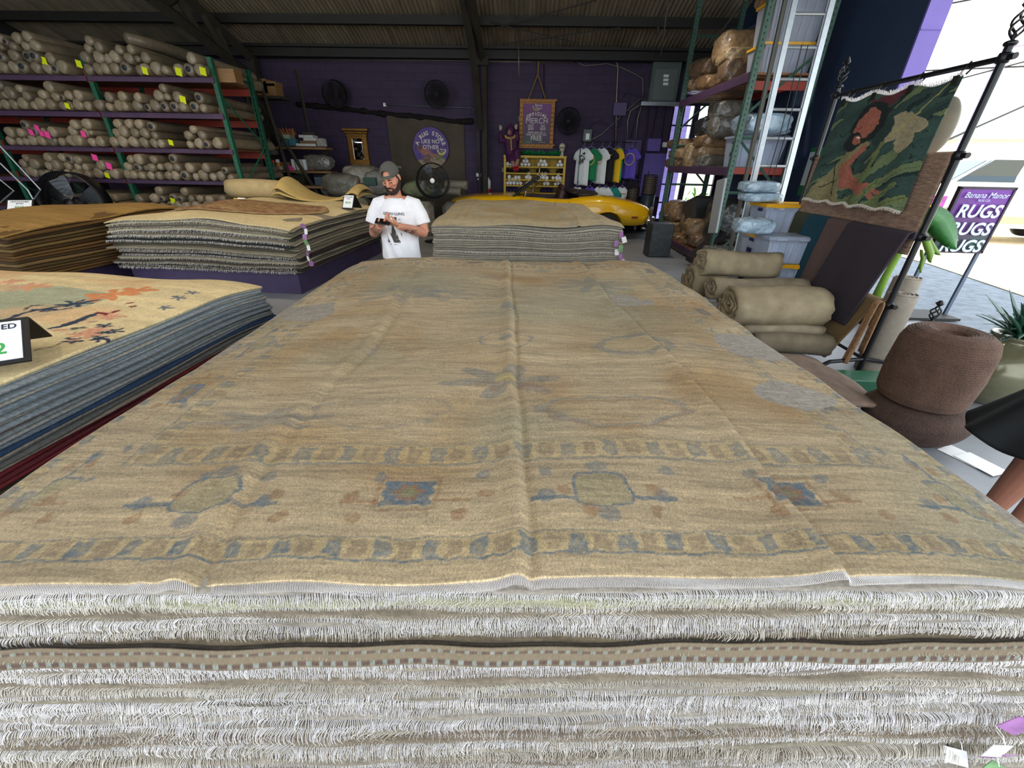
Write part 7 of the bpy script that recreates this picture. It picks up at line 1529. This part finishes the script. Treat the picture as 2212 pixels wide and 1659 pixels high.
mb=MB(); mb.prism([(-.6,0),(5,0),(5,1.7),(4.6,1.9),(-.6,.35)],0,-15,15); V=mb.v[0]; k_,s_=math.cos(-.45),math.sin(-.45); V=V@np.array([[k_,s_,0],[-s_,k_,0],[0,0,1]])+np.array([23,25,3.2]); mb.v=[V]; mb.top('metal_roof',mat('grey_sheet_roof','#8f989c',.6,nz=.15),'grey sheet metal roof of the low pale building outside','roof')
t=thing('truck',(19,16.0,0),'pale truck with a yellow and green box behind the white car','truck'); MB().box((19.5,15.6,1.75),(3.2,3,1.9),rz=-.4,bev=.03).build('box_body',mat('truck_box','#bfae6a',.6,nz=.25,ns=2),t); MB().box((19.2,15.2,.6),(3.4,3,.5),rz=-.4).build('chassis',STEEL,t)
for i,s_ in enumerate((-1,1)): MB().lathe((19+s_,13.8-s_*.4,.42),[(.2,0),(.42,.02),(.42,.22),(.2,.24)],24,(math.sin(.4),math.cos(.4),0)).build('wheel',mat('tyre_rubber'),t)
# overhead cables and lamp post
for i,(a,b) in enumerate((((1985,330,6.2),(2300,190,6.8)),((1990,153,22),(2300,140,20)),((2000,190,22),(2300,110,20)),((2040,10,20),(2300,-40,18)))):
    MB().tube([at(*a),at(*b)],.012 if i==0 else .03,5).top('overhead_cable',BLACKP,'dark cable crossing the bright sky outside, %s'%('nearest and thickest','middle faint one','lower faint one','highest one')[i],'cable')
p0=at(2070,310,24); t=thing('lamp_post',(p0[0],24,0),'thin street lamp post in the bright sky outside','lamp post'); q0=at(2156,102,24); MB().tube([(p0[0],24,0),(p0[0],24,q0[2])],.06,6).build('pole',mat('lilac_grey_pole','#8a86a8',.5),t); MB().tube([(p0[0],24,q0[2]),(p0[0]+1.2,23.9,q0[2]+.1)],.05,6).build('arm',mat('lilac_grey_pole'),t)

SHR=mat('sunlit_shrub','#4f8a2c',.6,nz=.3,ns=9); mb=MB(); r=np.random.RandomState(12)
for i in range(70): leaf(mb,(6.0+.7*(r.rand()-.5),16.6+.5*(r.rand()-.5),.0+.9*max(0,r.rand()-.05)),r.rand()*6.28,r.uniform(.2,1.3),r.uniform(.3,.55),.04,.12,6)
mb.top('shrub',SHR,'sunlit green shrub seen through the low far window','shrub')
# ---------------- people ----------------
SKIN=mat('skin','#c08468',.5,nz=.08,ns=30); TAT=mat('tattoo_ink','#4b433f',.55); 
def hand(mb,wrist,fdir,palmn,thumb,ln=.19,curl=.9,spread=.0,sc=1.0):
    """add palm and five bent fingers; fdir = pointing direction, palmn = out of the palm, thumb = side of the thumb"""
    f=np.array(fdir,float);f/=np.linalg.norm(f); n=np.array(palmn,float); n-=f*(n@f); n/=np.linalg.norm(n); s=np.array(thumb,float); s-=f*(s@f)+n*(s@n); s/=np.linalg.norm(s); w=np.array(wrist,float)
    for k,off in enumerate((.026,.009,-.009,-.026)):
        off*=sc; b=w+f*.085*sc+s*off; L_=(.070,.078,.072,.056)[k]*sc; rad=(.0092,.0094,.009,.008)[k]*sc
        mb.tube([w+s*off*.6,w+f*.045*sc+s*off*.95,b],[.013*sc,.0135*sc,.0115*sc],8)
        pts=[b];d=f.copy(); a=0
        for j,fr in enumerate((.45,.32,.25)): a+=curl*(.75,.9,.6)[j]; d=f*math.cos(a)+n*math.sin(a); pts.append(pts[-1]+d*L_*fr*1.1)
        mb.tube(pts,[rad*1.12,rad*1.05,rad,rad*.82],8)
    b=w+f*.02*sc+s*.028*sc; d1=(f*.6+s*.75+n*.25); d1/=np.linalg.norm(d1); d2=(f*.9+s*.25+n*.35); d2/=np.linalg.norm(d2)
    mb.tube([w+f*.01,b,b+d1*.032*sc,b+d1*.032*sc+d2*.03*sc,b+d1*.032*sc+d2*.055*sc],[.014*sc,.0145*sc,.0125*sc,.0105*sc,.0085*sc],8)
mx,my=-1.285,4.28
t=thing('person',(mx,my,0),'bearded man in backwards grey cap and white printed t-shirt looking at his phone','person')
B=MB()
# legs, pelvis, torso core, neck
for s_ in (-1,1): B.tube([(mx+s_*.09,my+.02,.95),(mx+s_*.11,my,.52),(mx+s_*.12,my+.03,.09)],[.095,.065,.045],14)
for s_ in (-1,1): B.tube([(mx+s_*.12,my+.05,.05),(mx+s_*.14,my-.14,.035)],[.045,.035],10)
B.tube([(mx,my,.86),(mx,my,1.0),(mx,my,1.2),(mx,my+.01,1.36),(mx,my+.015,1.43)],[.15,.155,.165,.16,.09],18,el=[.68,.7,.68,.62,.8],ref=(0,1,0))
B.tube([(mx,my+.02,1.40),(mx-.004,my-.0,1.49),(mx-.005,my-.03,1.55)],[.062,.056,.058],14)
# head, looking down to his right
HC=np.array([mx-.008,my-.055,1.612]); Rh=np.array(Matrix.Rotation(math.radians(-8),3,'Z')@Matrix.Rotation(math.radians(28),3,'X')@Matrix.Rotation(math.radians(-4),3,'Y'))
def hp(x,y,z): return HC+Rh@np.array([x,y,z])
B.ell(HC,(.076,.094,.105),R=Rh,n=24,m=16); B.ell(hp(0,-.030,-.062),(.055,.056,.052),R=Rh,n=20,m=12); B.ell(hp(0,-.068,-.088),(.028,.022,.020),R=Rh)
B.tube([hp(0,-.092,.018),hp(0,-.112,-.012),hp(0,-.116,-.026)],[.010,.013,.015],10); B.ell(hp(.011,-.104,-.030),(.009,.010,.008),R=Rh);B.ell(hp(-.011,-.104,-.030),(.009,.010,.008),R=Rh)
B.ell(hp(0,-.082,.032),(.058,.020,.013),R=Rh); 
for s_ in (-1,1): B.ell(hp(s_*.045,-.062,-.018),(.024,.024,.022),R=Rh); B.ell(hp(s_*.079,.010,-.005),(.010,.018,.032),R=Rh); B.ell(hp(s_*.030,-.082,.008),(.015,.010,.009),R=Rh)
B.ell(hp(0,-.094,-.055),(.024,.012,.006),R=Rh); B.ell(hp(0,-.092,-.066),(.021,.012,.007),R=Rh)
# arms: image left = his right
hL=at(828,476,3.97); hR=at(850,472,3.95)
shl=(mx-.185,my+.01,1.375); shr=(mx+.185,my+.01,1.375); elL=(mx-.255,my-.02,1.115); elR=(mx+.262,my-.03,1.125); wL=np.array([mx-.09,3.985,1.215]); wR=np.array([mx+.085,3.965,1.225])
B.tube([shl,(mx-.225,my,1.26),elL],[.062,.052,.044],14); B.tube([elL,(np.array(elL)+wL)/2+np.array([0,0,-.004]),wL],[.045,.042,.027],14)
B.tube([shr,(mx+.232,my,1.26),elR],[.062,.052,.044],14); B.tube([elR,(np.array(elR)+wR)/2,wR],[.045,.043,.028],14)
B.tube([shl,(mx,my+.01,1.40),shr],[.062,.07,.062],14)
hand(B,wL,(.62,-.25,.35),(.25,.1,1),(0,-.6,.9),curl=.55); hand(B,wR,(-.72,-.22,.42),(-.2,.35,.9),(.2,-.2,.9),curl=.75)
body=remesh(B,'body',SKIN,t,.0048,4)
# beard, eyebrows, eyes
HAIR=mat('dark_beard','#2e2019',.85,nz=.25,ns=60,bump=.6,bs=200)
mb=MB(); 
for s_ in (-1,1): mb.tube([hp(s_*.074,-.005,-.005),hp(s_*.071,-.015,-.040),hp(s_*.058,-.040,-.075),hp(s_*.030,-.072,-.098),hp(0,-.084,-.104)],[.010,.018,.023,.024,.022],10)
mb.tube([hp(-.030,-.092,-.052),hp(-.015,-.107,-.043),hp(0,-.111,-.041),hp(.015,-.107,-.043),hp(.030,-.092,-.052)],[.005,.0075,.007,.0075,.005],8)
for s_ in (-1,1): mb.tube([hp(s_*.030,-.094,-.052),hp(s_*.033,-.088,-.075),hp(s_*.02,-.084,-.095)],[.006,.009,.012],8)
remesh(mb,'beard',HAIR,t,.004,2)
mb=MB(); 
for s_ in (-1,1): mb.tube([hp(s_*.014,-.101,.028),hp(s_*.032,-.098,.033),hp(s_*.050,-.084,.027)],[.004,.005,.003],6)
mb.build('eyebrows',HAIR,t,True); mb=MB()
for s_ in (-1,1): mb.tube([hp(s_*.018,-.0925,.004),hp(s_*.030,-.0935,.001),hp(s_*.043,-.086,.004)],[.0022,.003,.0022],6)
mb.build('lowered_eyelids',mat('lash_dark','#3a241d',.7),t,True)
mb=MB(); mb.ell(hp(0,.022,.028),(.077,.080,.070),R=Rh,n=20,m=12); 
for s_ in (-1,1): mb.tube([hp(s_*.072,-.028,.045),hp(s_*.077,-.02,.010),hp(s_*.076,-.005,-.01)],[.008,.009,.007],8)
remesh(mb,'hair',HAIR,t,.005,2)
CAPM=mat('faded_grey_cap','#4f4f49',.9,nz=.15,ns=30,bump=.3,bs=150)
mb=MB(); n=36; V=[]; m_=14
for i in range(m_+1):
    th=math.pi/2*i/m_*1.0
    for j in range(n):
        a_=2*math.pi*j/n; rr_=math.cos(th)*(1+.02*math.sin(a_*6)); V.append(hp(.086*rr_*math.cos(a_),.006+.103*rr_*math.sin(a_),.038+.098*math.sin(th)**.9))
f=[]
for i in range(m_):
    for j in range(n):
        a_=(2*math.pi*(j+.5)/n-3*math.pi/2); a_=(a_+math.pi)%(2*math.pi)-math.pi
        if 2<=i<=5 and abs(a_)<.55-.05*(i-2): continue
        f.append((i*n+j,i*n+(j+1)%n,(i+1)*n+(j+1)%n,(i+1)*n+j))
mb.add(V,f); c=mb.build('cap',CAPM,t,True); c.modifiers.new('s','SOLIDIFY').thickness=.004
V=[];
for i in range(9):
    a_=math.pi*(i/8); 
    for k,rd in enumerate((0,1)): V.append(hp(.082*math.cos(a_),.08+.0*rd+(.07*rd+.02)*math.sin(a_)**.8,.040-.022*rd*math.sin(a_)))
mb=MB(); mb.add(V,[(2*i,2*i+1,2*i+3,2*i+2) for i in range(8)]); mb.build('cap_brim',CAPM,c,True).modifiers.new('s','SOLIDIFY').thickness=.004
a_=np.linspace(-2.3,-.84,12); MB().tube([hp(.089*math.cos(q_),.006+.107*math.sin(q_),.048) for q_ in a_],.008,6).build('cap_strap',CAPM,c,True)
# t-shirt
TEE=mat('white_tshirt','#e2e0e2',.85,nz=.06,ns=14,bump=.25,bs=12)
mb=MB(); mb.tube([(mx+.0,my,.80),(mx,my,.90),(mx,my,1.05),(mx,my,1.2),(mx,my+.005,1.33),(mx,my+.012,1.415),(mx,my+.012,1.44)],[.195,.192,.185,.192,.19,.125,.085],28,el=[.74,.72,.72,.70,.66,.78,.95],ref=(0,1,0))
for s_ in (-1,1): mb.tube([(mx+s_*.09,my+.01,1.405),(mx+s_*.175,my+.01,1.375),(mx+s_*.222,my,1.29),(mx+s_*.247,my-.008,1.205)],[.06,.073,.073,.078],18)
tee=remesh(mb,'tshirt',TEE,t,.006,6)
# cloth folds: gentle displacement by direction
me=tee.data; n=len(me.vertices); a=np.empty(n*3); me.vertices.foreach_get('co',a); a=a.reshape(-1,3); w=a+LOC[t]
d=.0045*np.sin((w[:,0]-mx)*60+(w[:,2])*22)*np.clip((1.38-w[:,2])*5,0,1)+.004*np.sin(w[:,2]*48+(w[:,0]-mx)*30)*np.clip((1.0-w[:,2])*8,0,1)
a[:,1]-=d; me.vertices.foreach_set('co',a.ravel()); me.update()
bv=BVHTree.FromPolygons([Vector(v) for v in w],[list(p.vertices) for p in me.polygons])
def onshirt(V,x0,z0):
    out=[]
    for v in V:
        o=Vector((x0+v[0],my-1,z0+v[1])); h=bv.ray_cast(o,Vector((0,1,0))); y=h[0].y-.0025-.001*(v[2]>0) if h[0] else my-.13; out.append((o.x,y,o.z))
    return np.array(out)
I4=np.eye(4); mb=MB(); PINK_=mat('shirt_ink','#3a3838',.8)
text('GREEN LUNG',.034,I4,PINK_,t,mesh=mb,bold=.0005,conform=lambda V:onshirt(V,mx-.005,1.305)); text('Black Harvest',.013,I4,PINK_,t,mesh=mb,conform=lambda V:onshirt(V,mx-.03,1.028)); mb.build('shirt_lettering',PINK_,tee)
# grey print panel (abstract engraving)
gx=np.linspace(-.08,.065,40); gz=np.linspace(1.045,1.285,60); uu,vv=np.meshgrid(gx,gz); pts=np.stack([uu.ravel(),vv.ravel()*0,0*uu.ravel()],-1)
V=[];C=[]
for x,z in zip(uu.ravel(),vv.ravel()):
    h=bv.ray_cast(Vector((mx-.005+x,my-1,z)),Vector((0,1,0))); V.append((mx-.005+x,(h[0].y if h[0] else my-.13)-.002,z))
V=np.array(V); u=uu.ravel();v=vv.ravel(); br=vn(u*60,v*50,4)*.6+vn(u*150,v*150,5)*.4; dark=((v<1.13)&(br>.35))|((np.abs(u+.01-.15*(v-1.15))<.022)&(v<1.28))|((br>.62)&(v>1.2)); C=np.where(dark[:,None],LH('#45443f'),LH('#bab8b4')*np.clip(.8+.5*br,0,1)[:,None]); C[(v>1.14)&~dark]=LH('#dddbdd')
f=[(i*40+j,i*40+j+1,(i+1)*40+j+1,(i+1)*40+j) for i in range(59) for j in range(39)]; mb=MB(); mb.add(V,f,C); mb.build('shirt_print',mat('shirt_print_ink',None,.85,attr=True),tee)
mb=MB(); mb.tube([(mx,my,1.01),(mx,my,.85)],[.165,.175],20,el=[.72,.74],ref=(0,1,0))
for s_ in (-1,1): mb.tube([(mx+s_*.09,my,.88),(mx+s_*.11,my,.50),(mx+s_*.12,my+.02,.11)],[.105,.085,.065],16)
remesh(mb,'trousers',mat('dark_jeans','#23262e',.85,nz=.15),t,.008,3)
for s_ in (-1,1): mb=MB(); mb.ell((mx+s_*.13,my-.06,.05),(.055,.15,.05)); mb.build('shoe',BLACKP,t,True)
# tattoos following the forearm
bb=body.data; nb=len(bb.vertices); a=np.empty(nb*3); bb.vertices.foreach_get('co',a); bw=a.reshape(-1,3)+LOC[t]; bvb=BVHTree.FromPolygons([Vector(v) for v in bw],[list(p.vertices) for p in bb.polygons]); r=np.random.RandomState(8)
def tattoo(p,q,n,w,seed):
    mb=MB(); r=np.random.RandomState(seed); p=np.array(p,float);q=np.array(q,float)
    for i in range(n):
        c0=p+(q-p)*r.rand()+np.array([0,0,(r.rand()-.5)*w]); rad=.006+.012*r.rand(); P=[]
        for a_ in np.linspace(0,5,12):
            o=Vector((c0[0]+rad*math.cos(a_),my-.8,c0[2]+rad*math.sin(a_)*.8)); h=bvb.ray_cast(o,Vector((0,1,0)))
            if h[0] and h[0].y<my+.1: P.append((h[0].x,h[0].y-.0004,h[0].z))
        if len(P)>3: mb.tube(P,.0011,4)
    return mb
mb=tattoo((mx+.12,0,1.19),(mx+.23,0,1.15),34,.05,3); mb.build('forearm_tattoo',TAT,body)
mb=tattoo((mx-.27,0,1.19),(mx-.14,0,1.17),60,.09,4); mb.build('sleeve_tattoo',TAT,body)
mb=MB(); mb.box((mx-.035,3.925,1.262),(.135,.075,.009),R=Matrix.Rotation(.12,3,'Y')@Matrix.Rotation(.55,3,'X'),bev=.004); mb.top('smartphone',mat('phone_black','#0c0c10',.2),'black smartphone held in the hands of the man','phone')
# woman at the right edge
wx,wy=2.62,1.70
t=thing('person',(wx,wy,0),'person in a black flared skirt at the right edge, arm bent at the side','person')
SK2=mat('tan_skin','#93614c',.5,nz=.08,ns=30); B=MB()
for s_ in (-1,1): B.tube([(wx+s_*.085,wy,.90),(wx+s_*.09,wy-.01,.62),(wx+s_*.095,wy-.01,.48),(wx+s_*.10,wy+.02,.08)],[.105,.085,.066,.038],14); B.tube([(wx+s_*.10,wy+.04,.04),(wx+s_*.12,wy-.15,.03)],[.035,.028],10)
B.tube([(wx,wy,.82),(wx,wy,1.0),(wx,wy,1.25),(wx,wy,1.36)],[.15,.12,.145,.07],16,el=[.75,.75,.7,.8],ref=(0,1,0)); B.tube([(wx,wy,1.32),(wx,wy-.02,1.46)],[.05,.047],12); B.tube([(wx-.16,wy,1.29),(wx,wy,1.33),(wx+.16,wy,1.29)],[.045,.05,.045],12)
HC=np.array([wx,wy-.03,1.56]); Rh=np.eye(3); B.ell(HC,(.07,.088,.11),n=22,m=14); B.ell(HC+[0,-.03,-.06],(.048,.05,.045)); B.tube([HC+[0,-.085,.01],HC+[0,-.105,-.025]],[.008,.012],8)
for s_ in (-1,1): B.ell(HC+[s_*.072,.01,-.01],(.008,.016,.028))
B.ell(HC+[0,-.078,-.055],(.02,.01,.009))
hw=np.array([wx-.20,wy-.06,.83]); B.tube([(wx-.17,wy,1.29),(wx-.25,wy+.03,1.04)],[.043,.034],12); B.tube([(wx-.25,wy+.03,1.04),hw],[.034,.024],12); hand(B,hw,(.15,-.15,-1),(1,0,0),(0,-1,0),curl=.9,sc=.92)
B.tube([(wx+.17,wy,1.29),(wx+.22,wy+.02,1.03),(wx+.22,wy-.08,.80)],[.043,.034,.024],12); hand(B,(wx+.22,wy-.08,.80),(0,-.2,-1),(-1,0,0),(0,-1,0),curl=.5,sc=.92)
remesh(B,'body',SK2,t,.0058,3)
BD=mat('black_dress_cloth','#0d1114',.8,nz=.15,ns=9); n=64; V=[]; zs=np.linspace(0,1,22)
for z in zs:
    rx=.15+.19*z**1.15; 
    for j in range(n): a_=2*math.pi*j/n; q_=rx*(1+.05*math.sin(a_*7)*z); V.append((wx-.06*z+q_*math.cos(a_),wy+q_*.85*math.sin(a_),.98-.37*z+.012*math.sin(a_*7)*z))
MB().add(V,[(i*n+j,i*n+(j+1)%n,(i+1)*n+(j+1)%n,(i+1)*n+j) for i in range(21) for j in range(n)]+[list(range(n)),[21*n+j for j in range(n)][::-1]]).build('skirt',BD,t,True)
mb=MB(); mb.tube([(wx,wy,.92),(wx,wy,1.05),(wx,wy,1.25),(wx,wy,1.34)],[.155,.135,.158,.10],20,el=[.78,.78,.74,.85],ref=(0,1,0)); remesh(mb,'top',BD,t,.008,3)
mb=MB(); mb.ell(HC+[0,.02,.02],(.082,.095,.115),n=20,m=14); mb.tube([HC+[0,.06,.0],HC+[0,.09,-.12],HC+[0,.08,-.24]],[.075,.07,.04],12); remesh(mb,'hair',mat('brown_hair','#3a261c',.6,nz=.3,ns=40),t,.008,3)
mb=MB(); 
for s_ in (-1,1): mb.ell(HC+[s_*.028,-.083,.012],(.012,.006,.006)) 
mb.build('eyes',mat('eye_dark','#2a1c18',.3),t,True)
for s_ in (-1,1): mb=MB(); mb.ell((wx+s_*.11,wy-.07,.03),(.045,.13,.03)); mb.build('shoe',BLACKP,t,True)
MB().tube([(wx-.20+.03*math.cos(a_),wy-.055+.03*math.sin(a_),.87) for a_ in np.linspace(0,6.2832,20)],.004,5,cap=False).build('hair_tie',BLACKP,t)
